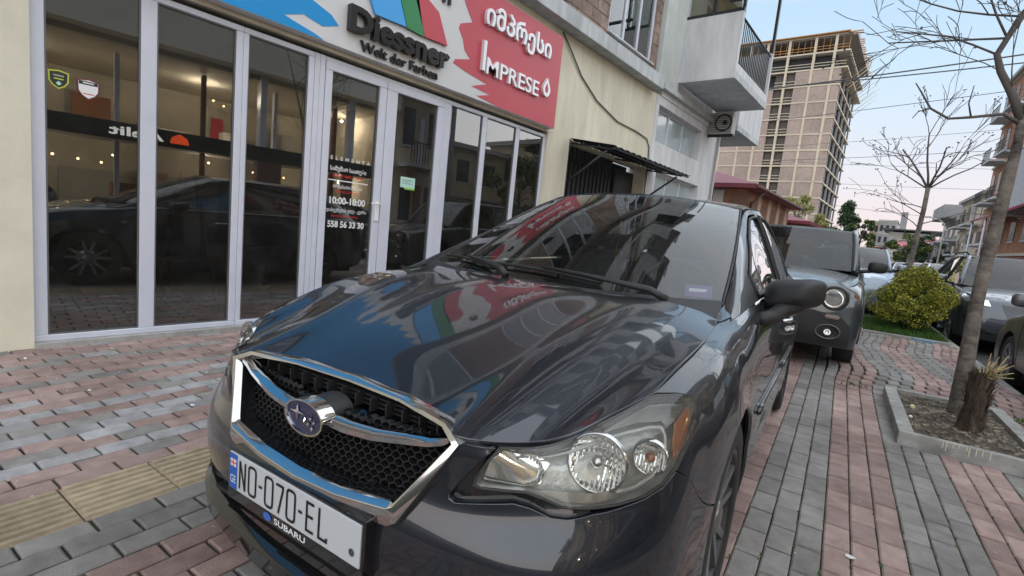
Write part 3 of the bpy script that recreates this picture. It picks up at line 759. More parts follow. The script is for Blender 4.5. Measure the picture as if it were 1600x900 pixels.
    bm = bmesh.new(); bx(bm, fx - .002, fx + .002, py_ - .0074, py_ - .0071, fz - .010, fz + .010); bx(bm, fx - .013, fx - .0021, py_ - .0074, py_ - .0071, fz - .002, fz + .002); bx(bm, fx + .0021, fx + .013, py_ - .0074, py_ - .0071, fz - .002, fz + .002)
    for sx_ in (-1, 1):
        for sz_ in (-1, 1): bx(bm, fx + sx_ * .0075 - .001, fx + sx_ * .0075 + .001, py_ - .0074, py_ - .0071, fz + sz_ * .006 - .002, fz + sz_ * .006 + .002)
    bobj('flag_cross', bm, REDI, PL)
    # narrow plate characters as strokes
    Hc = .076; zb = (z0 + z1) / 2 - Hc / 2
    def rr_(w_): 
        r_ = .010; pts = []
        for cx_, cz_, a0 in ((w_ - r_, Hc - r_, 0), (r_, Hc - r_, 90), (r_, r_, 180), (w_ - r_, r_, 270)):
            for q in range(5): a = R(a0 + q * 22.5); pts.append((cx_ + r_ * math.cos(a), cz_ + r_ * math.sin(a)))
        return pts
    def stroke(bm, pts, x, w_=.0072, closed=False):
        n = len(pts); h = w_ / 2; Lp, Rp = [], []
        for i in range(n):
            p = Vector(pts[i]).to_2d()
            if closed: a, b = Vector(pts[i - 1]), Vector(pts[(i + 1) % n])
            else: a, b = Vector(pts[max(i - 1, 0)]), Vector(pts[min(i + 1, n - 1)])
            d1 = (p - a); d2 = (b - p)
            if d1.length < 1e-9: d1 = d2
            if d2.length < 1e-9: d2 = d1
            d1.normalize(); d2.normalize(); t = (d1 + d2)
            t = t.normalized() if t.length > 1e-6 else d1
            nn_ = Vector((-t.y, t.x)); k_ = h / max(.45, nn_.dot(Vector((-d1.y, d1.x))))
            Lp.append(p + nn_ * k_); Rp.append(p - nn_ * k_)
        mk = lambda q: bm.verts.new((x + q.x, py_ - .0072, zb + q.y))
        A_ = [mk(q) for q in Lp]; B2 = [mk(q) for q in Rp]
        for i in range(n if closed else n - 1): bm.faces.new((A_[i], A_[(i + 1) % n], B2[(i + 1) % n], B2[i]))
    wd = .032; h = Hc; e = .0036
    G_ = {'N': [([(e, 0), (e, h)], 0), ([(e, h), (wd - e, 0)], 0), ([(wd - e, 0), (wd - e, h)], 0)], 'O': [(rr_(wd), 1)], '-': [([(0, h * .5), (.015, h * .5)], 0)], '0': [(rr_(wd), 1)],
          '7': [([(0, h - e), (wd - e, h - e), (wd - e, h - .012), (wd * .38, 0)], 0)], 'E': [([(wd - .002, h - e), (e, h - e), (e, e), (wd - .002, e)], 0), ([(e, h * .52), (wd - .005, h * .52)], 0)], 'L': [([(e, h), (e, e), (wd, e), (wd, .013)], 0)]}
    x = -.212
    for chh_ in 'NO-070-EL':
        bm = bmesh.new()
        for pts, cl in G_[chh_]: stroke(bm, pts, x, closed=bool(cl))
        bobj('lettering', bm, BLACKINK, PL)
        x += (.015 if chh_ == '-' else wd) + .0135
    bm = bmesh.new(); lathe(bm, [(.001, 0), (.009, 0)], 20, 'Y', (.235, py_ - .0072, z0 + .030)); bobj('plate_seal', bm, mat('seal_grey', (.06, .06, .06), .4), PL)
    put_text('lettering', 'SUBARU', .02, mp_(-.055, z0 - .026, .0032), WHITEI, PL, bold=.0004, fit=.125, fit_h=.016)
    bm = bmesh.new(); lathe(bm, [(.001, 0), (.013, 0)], 24, 'Y')
    for v in bm.verts: v.co = Vector((v.co.x * 1.3 - .085, py_ - .0035, z0 - .018 + v.co.z * .8))
    bobj('dealer_oval', bm, mat('oval_blue', (.03, .13, .5), .3), PL)
    # windscreen, frit, cowl, wipers
    wsx = lambda a, b: tuple(WS.ev([(a, b)])[0])
    panel('windscreen', WS, rect(-.735, .735, .012, 1.14), CGLASS, P, res=.06, thick=.004, off=.0, gap=0, cen=(0, 2.5, .6))
    fr = [rect(-.735, .735, .0, .06), rect(-.735, .735, 1.105, 1.14), [(-.735, .05), (-.695, .05), (-.700, 1.12), (-.735, 1.12)], [(.695, .05), (.735, .05), (.735, 1.12), (.700, 1.12)]]
    for q in fr: panel('glass_border', WS, q, GLOSSB, P, res=.05, thick=.002, off=-.006, gap=0, cen=(0, 2.5, .6))
    tube('screen_seal', [tuple(x) for x in WS.ev([(.737, b) for b in np.linspace(0, 1.13, 12)])], .007, BLACKP, P, 6)
    tube('screen_seal', [tuple(x) for x in WS.ev([(-.737, b) for b in np.linspace(0, 1.13, 12)])], .007, BLACKP, P, 6)
    hb = HO.ev([(a, 1.0) for a in np.linspace(-.74, .74, 25)]); wb = WS.ev([(a, .03) for a in np.linspace(-.735, .735, 25)])
    rows = [hb + [0, -.03, -.02], hb + [0, .012, -.014], hb * .5 + wb * .5 + [0, 0, -.016], wb + [0, -.006, .004], wb + [0, .02, .006]]
    mobj('cowl', [tuple(x) for r_ in rows for x in r_], [(q * 25 + i, q * 25 + i + 1, (q + 1) * 25 + i + 1, (q + 1) * 25 + i) for q in range(4) for i in range(24)], BLACKP, P, smooth=True)
    for pv, tip, ex in (((.545, 1.10, .952), (.06, .115), (-.34, .055)), ((-.10, 1.015, .960), (-.40, .11), (-.66, .10))):
        wr = []
        a0 = np.array(tip); a1 = np.array(ex)
        bl0, bl1 = (.30 if pv[0] > 0 else -.22), ex[0]
        bb = [tuple(WS.ev([(bl0 + (bl1 - bl0) * t, (.075 if pv[0] > 0 else .07) + .045 * math.sin(t * 2.6))])[0] + np.array([0, -.008, .012])) for t in np.linspace(0, 1, 8)]
        mid = Vector(bb[3]) + Vector((0, -.012, .014))
        o = tube('wiper', [pv, Vector(pv).lerp(mid, .12) + Vector((0, -.01, .022)), Vector(pv).lerp(mid, .6) + Vector((0, -.008, .014)), mid], [.016, .013, .008, .006], BLACKP, P, 8)
        tube('wiper_blade', bb, .0065, BLACKP, o, 6)
    for s in (1, -1):
        ii = [(.722, 1.055, .906), (.712, 1.15, .926), (.714, 1.245, .950)]; oo = [(.741, 1.055, .9135), (.766, 1.18, .9285), (.792, 1.33, .9425)]; mm = [tuple((Vector(a) + Vector(b)) / 2 + Vector((0, 0, .003))) for a, b in zip(ii, oo)]
        vv = [(s * x, y, z) for r_ in (ii, mm, oo) for x, y, z in r_]; ff = [(q * 3 + i, q * 3 + i + 1, (q + 1) * 3 + i + 1, (q + 1) * 3 + i) for q in range(2) for i in range(2)]
        mobj('pillar_foot', vv, ff if s > 0 else [f[::-1] for f in ff], PAINT, P, smooth=True)
    # sticker, mirror inside, cross
    stk = [(.170, .582), (.176, .684), (.074, .694), (.084, .596)]
    panel('permit_sticker', WS, [(b, a) for a, b in stk], mat('sticker_purple', (.20, .10, .34), .5), P, off=-.0075, thick=.001, res=.05, gap=0, cen=(0, 2.5, .6))
    panel('sticker_band', WS, [(.602, .140), (.668, .144), (.666, .120), (.604, .117)], WHITEI, P, off=-.0065, thick=.0005, res=.05, gap=0, cen=(0, 2.5, .6))
    bm = bmesh.new(); bx(bm, -.11, .13, 1.98, 2.02, 1.255, 1.315); bmesh.ops.bevel(bm, geom=bm.edges[:], offset=.015, segments=2, affect='EDGES'); tube_geo(bm, [(.01, 1.99, 1.31), (.01, 2.0, 1.39)], .012); bobj('inside_mirror', bm, BLACKP, P)
    gold = mat('gold', (.5, .34, .12), .3, .8)
    bm = bmesh.new(); tube_geo(bm, [(.01, 1.97, 1.26), (.0, 1.97, 1.12)], .0022, 5); tube_geo(bm, [(.012, 1.965, 1.26), (.004, 1.965, 1.12)], .0022, 5); bx(bm, -.004, .004, 1.965, 1.97, 1.05, 1.12); bx(bm, -.02, .02, 1.965, 1.97, 1.088, 1.096); bobj('hanging_cross', bm, gold, P)
    # roof
    panel('roof', RF, rect(-.62, .62, .0, 1.85), PAINT, P, res=.06, thick=.03, gap=.001, cen=(0, 2.9, .9))
    for s in (1, -1): tube('roof_channel', [tuple(x) for x in RF.ev([(s * .60, b) for b in np.linspace(.02, 1.8, 14)])], .006, BLACKP, P, 6)
    # tail: spoiler and back glass
    tg = [[(0, 3.93, 1.365), (0, 4.2, 1.15), (0, 4.38, 1.0)], [(.3, 3.93, 1.355), (.33, 4.18, 1.145), (.40, 4.36, 1.0)], [(.52, 3.95, 1.282), (.52, 4.2, 1.1), (.605, 4.30, 1.0)]]
    TG = Loft([0, .35, .6], [0, .35, .6], tg, True)
    panel('back_glass', TG, rect(-.6, .6, .0, .6), GLOSSB, P, res=.1, thick=.01, gap=0, cen=(0, 2.5, .8))
    # floor, wells, wheels
    bm = bmesh.new(); bx(bm, -.80, .80, 1.34, 3.12, .17, .23); bx(bm, -.58, .58, .35, 4.25, .18, .5); bx(bm, -.79, .79, 3.98, 4.2, .28, .6); bobj('underbody', bm, DARKIN, P)
    for Y in (.93, 3.535):
        for s in (1, -1):
            bm = bmesh.new(); vs_ = []
            for q in range(21):
                a = math.pi * (q / 20) * 1.12 - .19; vs_.append([bm.verts.new((s * x_, Y + .395 * math.cos(a), .30 + .385 * math.sin(a))) for x_ in (.840, .83, .58)])
            for q in range(20):
                for j in range(2): bm.faces.new((vs_[q][j], vs_[q + 1][j], vs_[q + 1][j + 1], vs_[q][j + 1]))
            bobj('wheel_well', bm, DARKIN, P)
    for Y in (.915, 3.535):
        for s in (1, -1):
            make_wheel(P, s, Y, .315, .205, (.858 if Y < 2 else .862), 'hatch')
    # interior
    bm = bmesh.new()
    bx(bm, -.74, .74, 1.10, 1.65, .60, .905); bx(bm, -.10, .10, 1.6, 2.5, .35, .62)
    bmesh.ops.bevel(bm, geom=bm.edges[:], offset=.05, segments=3, affect='EDGES'); bobj('dashboard', bm, DARKIN, P, smooth=False)
    bm = bmesh.new(); tube_geo(bm, [(.37 + .185 * math.cos(a), 1.86 + .06 * math.sin(a), .90 + .175 * math.sin(a)) for a in np.linspace(0, 2 * math.pi, 28)[:-1]], .015, 8, closed=True)
    tube_geo(bm, [(.20, 1.86, .90), (.54, 1.86, .90)], .02, 6); tube_geo(bm, [(.37, 1.85, .9), (.37, 1.84, .74)], .02, 6); bobj('steering_wheel', bm, BLACKP, P, smooth=True)
    for x_, y_ in ((.37, 2.45), (-.37, 2.45), (.37, 3.35), (-.37, 3.35)):
        bm = bmesh.new(); bx(bm, x_ - .25, x_ + .25, y_ - .45, y_ + .1, .32, .52); bx(bm, x_ - .24, x_ + .24, y_ + .02, y_ + .17, .5, 1.08); bx(bm, x_ - .13, x_ + .13, y_ + .07, y_ + .16, 1.10, 1.26)
        bmesh.ops.bevel(bm, geom=bm.edges[:], offset=.045, segments=3, affect='EDGES'); bobj('seat', bm, SEATM, P)
    return root

def make_wheel(P, s, Y, rad, wid, xo, kind):
    """wheel with its outer face at s*xo"""
    W = empty('wheel'); W.parent = P; W.location = (s * xo, Y, rad)
    rr = rad * .70
    bm = bmesh.new(); prof = []
    for r_, h in ((rr, -.012), (rr + .012, -.004), (rad - .03, -.002), (rad - .010, -.010), (rad, -.030), (rad, -wid + .03), (rad - .01, -wid + .01), (rr, -wid)):
        prof.append((r_, s * h))
    lathe(bm, prof, 40, 'X', close=False)
    for q in range(4):
        pass
    bobj('tyre', bm, RUBBER, W, smooth=False)
    am = ALLOY; bm = bmesh.new()
    lathe(bm, [(rr + .002, s * -.008), (rr - .006, s * -.006), (rr - .016, s * -.016), (rr - .02, s * -.09), (rr - .06, s * -.12), (.02, s * -.12)], 40, 'X')
    rim = bobj('rim', bm, ALLOYB if kind == 'hatch' else am, W, smooth=True)
    bm = bmesh.new(); ns = 5
    for k_ in range(ns):
        for d in (-.17, .17):
            a = 2 * math.pi * k_ / ns + .3; a0, a1 = a + d * .9, a + d * 1.5
            p0 = Vector((s * -.030, .045 * math.cos(a0), .045 * math.sin(a0))); p1 = Vector((s * -.012, (rr - .010) * math.cos(a1), (rr - .010) * math.sin(a1)))
            t = (p1 - p0).normalized(); sd_ = Vector((1, 0, 0)).cross(t).normalized(); dx = Vector((s * -.03, 0, 0))
            v = [bm.verts.new(q) for q in (p0 + sd_ * .016, p0 - sd_ * .016, p1 - sd_ * .012, p1 + sd_ * .012, p0 + sd_ * .018 + dx, p0 - sd_ * .018 + dx, p1 - sd_ * .014 + dx, p1 + sd_ * .014 + dx)]
            for f in ((0, 1, 2, 3), (0, 4, 5, 1), (1, 5, 6, 2), (2, 6, 7, 3), (3, 7, 4, 0)): bm.faces.new([v[i] for i in f])
    bobj('spokes', bm, am, W)
    bm = bmesh.new(); lathe(bm, [(.001, s * -.012), (.03, s * -.012), (.055, s * -.022), (.06, s * -.06)], 20, 'X'); bobj('hub_cap', bm, am, W, smooth=True)
    bm = bmesh.new(); lathe(bm, [(.03, s * -.10), (.14, s * -.10), (.14, s * -.115)], 24, 'X'); bobj('brake_disc', bm, CHROMED, W, smooth=True)
    return W
HATCH = build_hatchback()

# ================================================================== ground, paving, kerbs
TH = R(5.4); CT, ST = math.cos(TH), math.sin(TH)
def WL(w_, l_, z=0.): return Vector((w_ * CT - l_ * ST, w_ * ST + l_ * CT, z))
RZ = Matrix.Rotation(TH, 4, 'Z')
asph = mat('asphalt', (.055, .054, .056), .85, noise=.35, nscale=40, bump=.4, bscale=180)
soil = mat('joint_soil', (.030, .027, .021), .95, noise=.6, nscale=14, bump=.5, bscale=90, col2=(.035, .045, .018))
pr = mat('paver_red', (.285, .185, .160), .85, noise=.25, nscale=11, bump=.6, bscale=150, rnd=.20, col2=(.41, .30, .27), world=True, detail=7)
pg = mat('paver_grey', (.218, .197, .180), .85, noise=.25, nscale=11, bump=.6, bscale=150, rnd=.18, col2=(.31, .295, .28), world=True, detail=7)
pl_ = mat('paver_pale', (.275, .272, .272), .8, noise=.3, nscale=11, bump=.5, bscale=150, rnd=.18, col2=(.42, .41, .41), world=True)
py = mat('tactile_ochre', (.37, .30, .205), .85, noise=.32, nscale=12, bump=.6, bscale=160, rnd=.12, world=True)
conc = mat('kerb_concrete', (.34, .33, .31), .85, noise=.3, nscale=14, bump=.5, bscale=110)
def sheet(name, cs, z, mt, parent=None, **k):
    return mobj(name, [(x, y, z) for x, y in cs], [(0, 1, 2, 3)], mt, parent, **k)
q = lambda w0, w1, l0, l1: [tuple(WL(w_, l_).xy) for w_, l_ in ((w0, l0), (w1, l0), (w1, l1), (w0, l1))]
sheet('ground', [(-900, -900), (900, -900), (900, 1400), (-900, 1400)], -.30, mat('far_ground', (.10, .095, .08), .95, noise=.3, nscale=.2), kind='structure')
sheet('road', q(1.72, 8.2, -40, 200), -.13, asph, kind='structure')
PV = empty('pavement', (0, 0, 0), kind='structure')
o = sheet('joint_bed', [(-4.75, -8), (2.46, -8), (WL(1.60, 90).x, WL(1.60, 90).y), (-16, 90)], -.014, soil, PV)
# far pavement beyond the individually laid part
sheet('far_paving', [tuple(WL(-4.2, 17.02).xy), tuple(WL(1.58, 17.02).xy), tuple(WL(1.58, 85).xy), tuple(WL(-1.0, 85).xy)], -.006, mat('far_paving', (.15, .125, .115), .9, noise=.3, nscale=5), PV)
o = sheet('opposite_pavement', q(8.4, 9.2, -40, 200), -.01, conc, kind='structure')
KB = empty('kerb', (0, 0, 0), kind='structure')
for i in range(22):
    l0 = -1 + i * 1.0
    bm = bmesh.new(); bx(bm, 1.60, 1.72, l0 + .005, l0 + .995, -.3, .004 + random.uniform(-.003, .003)); bmesh.ops.bevel(bm, geom=[e for e in bm.edges if all(v.co.z > -.1 for v in e.verts)], offset=.012, segments=2, affect='EDGES')
    bm.transform(RZ); bobj('kerb_stone', bm, conc, KB)
bm = bmesh.new(); bx(bm, 1.60, 1.72, 21.005, 120, -.3, .004); bx(bm, 1.60, 1.72, -30, -1.005, -.3, .004); bx(bm, 8.2, 8.34, -30, 120, -.3, -.0); bm.transform(RZ); bobj('kerb_run', bm, conc, KB)
# pavers
def warp(w_, l_):
    """roots and settling have pushed the rows about beyond the planter"""
    k = max(0, min(1, (l_ - 5.2) / 1.2)) * max(0, min(1, (w_ + .1) / .5))
    return w_ + k * (.065 * math.sin((l_ - 5.4) * 1.5) + .02 * math.sin(l_ * 4.1)), l_, k * .022 * (1 + math.sin((l_ - 5.0) * 1.4))
def band(w_):
    """0 red, 1 grey, 2 pale"""
    if w_ < -2.37:
        j = int((-2.37 - w_) / .1)
        rows = [0, 0, 2, 1, 0, 2, 1, 0, 2, 0, 1, 0, 0, 1, 0, 0, 0, 1, 0, 0, 0, 0, 0]
        b = rows[min(j, len(rows) - 1)]; r_ = random.random()
        if r_ < .25: b = random.choice([0, 1, 2])
        return b
    if w_ < -.57: return 1 if int((w_ + 2.07) / .3 + 1e-6) % 2 == 0 else 0
    if w_ < -.19: return 0
    return 1 if int((w_ + .19) / .3 + 1e-6) % 2 == 0 else 0
rows = [(-2.37 - .1 * (j + 1), -2.37 - .1 * j) for j in range(24)] + [(-2.07 + .1 * j, -2.07 + .1 * (j + 1)) for j in range(15)] + [(-.57 + .095 * j, -.57 + .095 * (j + 1)) for j in range(4)] + [(-.19 + .0983 * j, -.19 + .0983 * (j + 1)) for j in range(18)]
camR = np.array([right, up, -back])
def project(x, y, z):
    c = camR @ (np.array([x, y, z]) - [0, 0, CAM_H]); return (800 + F_PX * c[0] / max(c[2], 1e-3), 450 - F_PX * c[1] / max(c[2], 1e-3), c[2])
cells = []
for w0, w1 in rows:
    off = random.choice([0, .1]) + random.uniform(-.01, .01) if False else (.1 if rows.index((w0, w1)) % 2 else 0) + random.uniform(-.008, .008)
    l = -1.2 + off
    while l < 17.0:
        wc, lc = (w0 + w1) / 2, l + .1
        p = WL(wc, lc); b = band(wc)
        if p.x > -4.70 and not (.50 < wc < 1.24 and 4.12 < lc < 5.55) and not (.40 < wc and 10.0 < lc < 13.2):
            u_, v_, d_ = project(p.x, p.y, 0)
            vis = d_ > .3 and -60 < u_ < 1660 and v_ < 960
            under = False
            xx, yy = p.x + 1.084, p.y - .596; X_, Y_ = math.cos(.111) * xx + math.sin(.111) * yy, -math.sin(.111) * xx + math.cos(.111) * yy
            if -.9 < X_ < .84 and .1 < Y_ < 4.4: under = True
            # hidden behind the car body
            if 345 < u_ < 1125 and v_ > 540: under = True
            cells.append((d_ if vis and not under else 99, w0, w1, l, b))
        l += .2
cells.sort(key=lambda c: c[0])
near, rest = cells[:300], cells[300:]
PM = {}
def paver_geo(W, Ln, h=.06, c=.006, g=.0028):
    a, b = W / 2 - g, Ln / 2 - .0048; z0 = -.05
    t = [(-a + c, -b + c, 0), (a - c, -b + c, 0), (a - c, b - c, 0), (-a + c, b - c, 0)]; m_ = [(-a, -b, -c * .8), (a, -b, -c * .8), (a, b, -c * .8), (-a, b, -c * .8)]; d = [(x, y, z0) for x, y, _ in m_]
    return t + m_ + d, [(0, 1, 2, 3)] + [(i + 4, (i + 1) % 4 + 4, (i + 1) % 4, i) for i in range(4)] + [(i + 8, (i + 1) % 4 + 8, (i + 1) % 4 + 4, i + 4) for i in range(4)]
PG = paver_geo(.0985, .20); pm_ = [pr, pg, pl_]
for b in range(3):
    me = bpy.data.meshes.new('paver'); me.from_pydata(*[PG[0], [], PG[1]]); me.materials.append(pm_[b]); PM[b] = me
for d, w0, w1, l, b in near:
    o = bpy.data.objects.new('paver', PM[b]); link(o, PV); wc, lc, dz = warp((w0 + w1) / 2, l + .1); p = WL(wc, lc)
    o.location = (p.x, p.y, random.uniform(-.0025, .0015) + dz); o.rotation_euler = (random.gauss(0, .008), random.gauss(0, .008), TH + random.gauss(0, .010))
vv, ff, mi, tint = [], [], [], []
for d, w0, w1, l, b in rest:
    k = len(vv); wc, lc, dz = warp((w0 + w1) / 2, l + .1); p = WL(wc, lc); rz = TH + random.gauss(0, .010); cz, sz = math.cos(rz), math.sin(rz); zz = random.uniform(-.0025, .0015) + dz; tx, ty = random.gauss(0, .008), random.gauss(0, .006)
    for x, y, z in PG[0]: vv.append((p.x + cz * x - sz * y, p.y + sz * x + cz * y, zz + z + tx * x + ty * y))
    r_ = random.random()
    for f in PG[1]: ff.append(tuple(i + k for i in f)); mi.append(b); tint.append(r_)
o = mobj('pavers', vv, ff, pm_, PV, kind='stuff'); o.data.polygons.foreach_set('material_index', mi)
at_ = o.data.attributes.new('tint', 'FLOAT', 'FACE'); at_.data.foreach_set('value', tint)
# ochre tactile slabs with ribs
tg = bmesh.new(); a = .1475; b = .1475
bx(tg, -a, a, -b, b, -.05, -.009)
for i in range(7):
    x = -a + .021 + i * .0421; lo_z = -.009
    v = [tg.verts.new(p_) for p_ in ((x - .014, -b + .004, -.009), (x + .014, -b + .004, -.009), (x + .010, -b + .008, .003), (x - .010, -b + .008, .003), (x - .014, b - .004, -.009), (x + .014, b - .004, -.009), (x + .010, b - .008, .003), (x - .010, b - .008, .003))]
    for f in ((0, 1, 2, 3), (7, 6, 5, 4), (1, 5, 6, 2), (3, 2, 6, 7), (4, 0, 3, 7)): tg.faces.new([v[j] for j in f])
me = bpy.data.meshes.new('tactile_slab'); tg.to_mesh(me); tg.free(); me.materials.append(py)
for i in range(56):
    o = bpy.data.objects.new('tactile_slab', me); link(o, PV); p = WL(-2.22, -.80 + i * .3 + .045); o.location = (p.x, p.y, random.uniform(-.002, .002)); o.rotation_euler = (random.gauss(0, .005), random.gauss(0, .006), TH)
# moss and litter in the joints
mossm = mat('moss', (.045, .075, .018), .95, noise=.5, nscale=60)
bm = bmesh.new()
for i in range(900):
    l = random.uniform(.5, 12); w_ = random.choice([-.19 + .0983 * random.randint(0, 17)]) + random.gauss(0, .003); wc, lc, dz = warp(w_, l); p = WL(wc, lc)
    r_ = random.uniform(.003, .008)
    if .47 < wc < 1.26 and 4.1 < lc < 5.6: continue
    v = [bm.verts.new((p.x + r_ * random.uniform(.6, 1.2) * math.cos(a) * 1.0, p.y + r_ * 2.2 * random.uniform(.6, 1.3) * math.sin(a), -.004 + dz + random.uniform(0, .004))) for a in np.linspace(0, 2 * math.pi, 6)[:-1]]; c = bm.verts.new((p.x, p.y, .001 + dz + random.uniform(0, .003)))
    for j in range(5): bm.faces.new((v[j], v[(j + 1) % 5], c))
bobj('moss', bm, mossm, kind='stuff')
bm = bmesh.new()
for i in range(420):
    w_, l = random.choice([(random.uniform(-4.6, -2.3), random.uniform(0, 4)), (random.uniform(-.2, 1.5), random.uniform(1.5, 9)), (random.uniform(-4.5, -1.2), random.uniform(-.2, 1.5))])
    wc, lc, dz = warp(w_, l); p = WL(wc, lc); s = random.choice([.001, .0015, .002, .003])
    if p.x < -4.6 or (.47 < wc < 1.26 and 4.1 < lc < 5.6): continue
    M_ = Matrix.Translation((p.x, p.y, .003 + dz)) @ Matrix.Rotation(random.random() * 6, 4, 'Z'); bx(bm, -s, s * 1.5, -s, s, -.002, s * .6, M=M_)
bobj('grit', bm, mat('plaster_crumbs', (.5, .48, .45), .9), kind='stuff')
bm = bmesh.new()
for i in range(14):
    w_, l = random.choice([(-3.3 + random.uniform(-1, .9), 1 + random.uniform(-.8, 1.5))])
    p = WL(w_, l); a0 = random.random() * 6; r_ = random.uniform(.005, .013)
    v = [bm.verts.new((p.x + r_ * math.cos(a0 + a) * (1.6 if j % 2 else 1), p.y + r_ * math.sin(a0 + a), .004 + random.uniform(0, .008))) for j, a in enumerate((0, 1.3, 2.9, 4.2))]; bm.faces.new(v)
p = Vector((-.02, 2.36, 0)); v = [bm.verts.new(p + Vector(c)) for c in ((-.018, -.012, .005), (.0, -.02, .006), (.02, -.008, .009), (.004, .012, .005), (-.016, .008, .007))]; bm.faces.new(v)
bobj('paper_scraps', bm, mat('paper', (.62, .62, .62), .9), kind='stuff')

# ================================================================== shop building
XF = -4.69
cream = mat('cream_plaster', (.70, .655, .53), .9, noise=.12, nscale=2.2, bump=.35, bscale=30)
cream2 = mat('cream_wall', (.66, .615, .49), .9, noise=.18, nscale=4., bump=.6, bscale=22, stretch=(1, 1, .25))
white2 = mat('white_wall', (.60, .60, .61), .9, noise=.20, nscale=5.0, bump=.5, bscale=24, stretch=(1, 1, .22))
pvc = mat('pvc_white', (.58, .60, .68), .35, noise=.05, nscale=6)
rawb = mat('raw_block', (.25, .19, .16), .95, noise=.35, nscale=6, bump=.8, bscale=40)
slab = mat('slab_grey', (.47, .49, .50), .85, noise=.28, nscale=7, bump=.4, bscale=40, stretch=(1, 1, .3))
shopg = glass('shop_glass', (.62, .64, .62), 1.55, 3.2, haze=.014)
BLD = empty('shop_building', (XF, 3, 0), label='cream plastered apartment block with a glazed white-framed shopfront on its ground floor', cat='building')
def bpart(name, x0, x1, y0, y1, z0, z1, mt, bev=0., **k):
    o = box(name, x0, x1, y0, y1, z0, z1, mt, None, bev, **k); o.parent = BLD; o.matrix_parent_inverse = Matrix.Translation((-XF, -3, 0)); return o
def badopt(o):
    o.parent = BLD; o.matrix_parent_inverse = Matrix.Translation((-XF, -3, 0)); return o
XW = -4.63
bpart('wall', -5.0, XW, -9, .60, -.1, 2.64, cream)
bpart('wall', -5.0, XW + .002, -9, 6.36, 2.642, 4.148, cream2)
bpart('wall', -5.0, XW + .004, 6.33, 6.94, -.1, 2.640, cream2)
bpart('wall', -5.0, XW, 6.362, 9.95, 2.642, 4.148, cream2)
bpart('wall', -5.0, XW, 9.87, 9.95, -.1, 2.640, cream2)
bpart('plinth', -4.95, -4.60, .60, 6.33, -.1, .035, conc)
for y0, y1, z0, z1 in ((9.952, 10.12, -.1, 4.15), (10.12, 12.76, 2.66, 3.24), (10.12, 12.76, 3.98, 4.15), (12.76, 14.15, 2.66, 4.15), (10.12, 10.38, -.1, 2.66), (10.38, 13.05, -.1, 1.2), (13.05, 14.15, -.1, 2.66), (10.12, 14.15, 4.151, 4.26)):
    bpart('white_wall', -5.0, XW + (.01 if z1 < 4.2 else .03), y0, y1, z0, z1, white2)
bpart('gable_wall', -14, -5.0, 13.9, 14.14, -.1, 20, white2)
# shop window frames
def frame(y0, y1, z0, z1, panes, fw=.042, dep=.06, name='window', extra=None, gl=None):
    """white frame with mullions; panes is a list of (y0, y1) glass openings"""
    bm = bmesh.new(); gz0, gz1 = z0 + fw, z1 - fw
    bx(bm, XF - dep / 2, XF + dep / 2, y0, y1, z0, gz0); bx(bm, XF - dep / 2, XF + dep / 2, y0, y1, gz1, z1)
    ys = [y0] + [q_ for p_ in panes for q_ in p_] + [y1]
    for i in range(0, len(ys), 2): bx(bm, XF - dep / 2 + .002, XF + dep / 2 - .002, ys[i], ys[i + 1], gz0, gz1)
    bmesh.ops.bevel(bm, geom=bm.edges[:], offset=.004, segments=1, affect='EDGES')
    o = badopt(bobj(name, bm, pvc))
    for a_, b_ in panes:
        g_ = box('pane', XF - .004, XF + .004, a_ - .003, b_ + .003, gz0 - .003, gz1 + .003, gl or shopg); g_.parent = o
        # inner beads
        bm = bmesh.new()
        for s_ in (1,):
            bx(bm, XF + .005, XF + .020, a_, a_ + .010, gz0, gz1); bx(bm, XF + .005, XF + .020, b_ - .010, b_, gz0, gz1)
            bx(bm, XF + .005, XF + .020, a_ + .0101, b_ - .0101, gz0, gz0 + .010); bx(bm, XF + .005, XF + .020, a_ + .0101, b_ - .0101, gz1 - .010, gz1)
        x_ = bobj('bead', bm, mat('bead_grey', (.12, .12, .125), .5)); x_.parent = o
    return o
frame(.60, 1.92, .035, 2.60, [(.675, 1.205), (1.305, 1.865)], fw=.045)
frame(1.922, 2.56, .035, 2.60, [(1.965, 2.505)], fw=.045)
# grooved filler boards and the double door
bm = bmesh.new()
for i in range(2): bx(bm, XF - .03, XF + .03 + .004 * (i % 2), 2.562 + i * .052, 2.612 + i * .052, .035, 2.60)
badopt(bobj('filler_board', bm, pvc))
DZ = 2.56
for y0, y1, a_, b_ in ((2.672, 3.385, 2.745, 3.30), (3.392, 4.215, 3.53, 4.125)):
    o = frame(y0, y1, .05, DZ, [(a_, b_)], fw=.075, dep=.085, name='shop_door')
    if y0 < 3:
        h_ = bmesh.new(); bx(h_, XF + .043, XF + .056, 3.315, 3.365, 1.08, 1.29); tube_geo(h_, [(XF + .05, 3.345, 1.26), (XF + .10, 3.345, 1.26), (XF + .10, 3.24, 1.262)], .010, 8)
        x_ = bobj('handle', h_, mat('handle_white', (.8, .8, .8), .3)); x_.parent = o
bpart('door_head', XF - .03, XF + .028, 2.672, 4.30, 2.562, 2.60, pvc)
frame(4.22, 6.33, .035, 2.60, [(4.345, 4.915), (5.005, 5.615), (5.70, 6.27)], fw=.045)
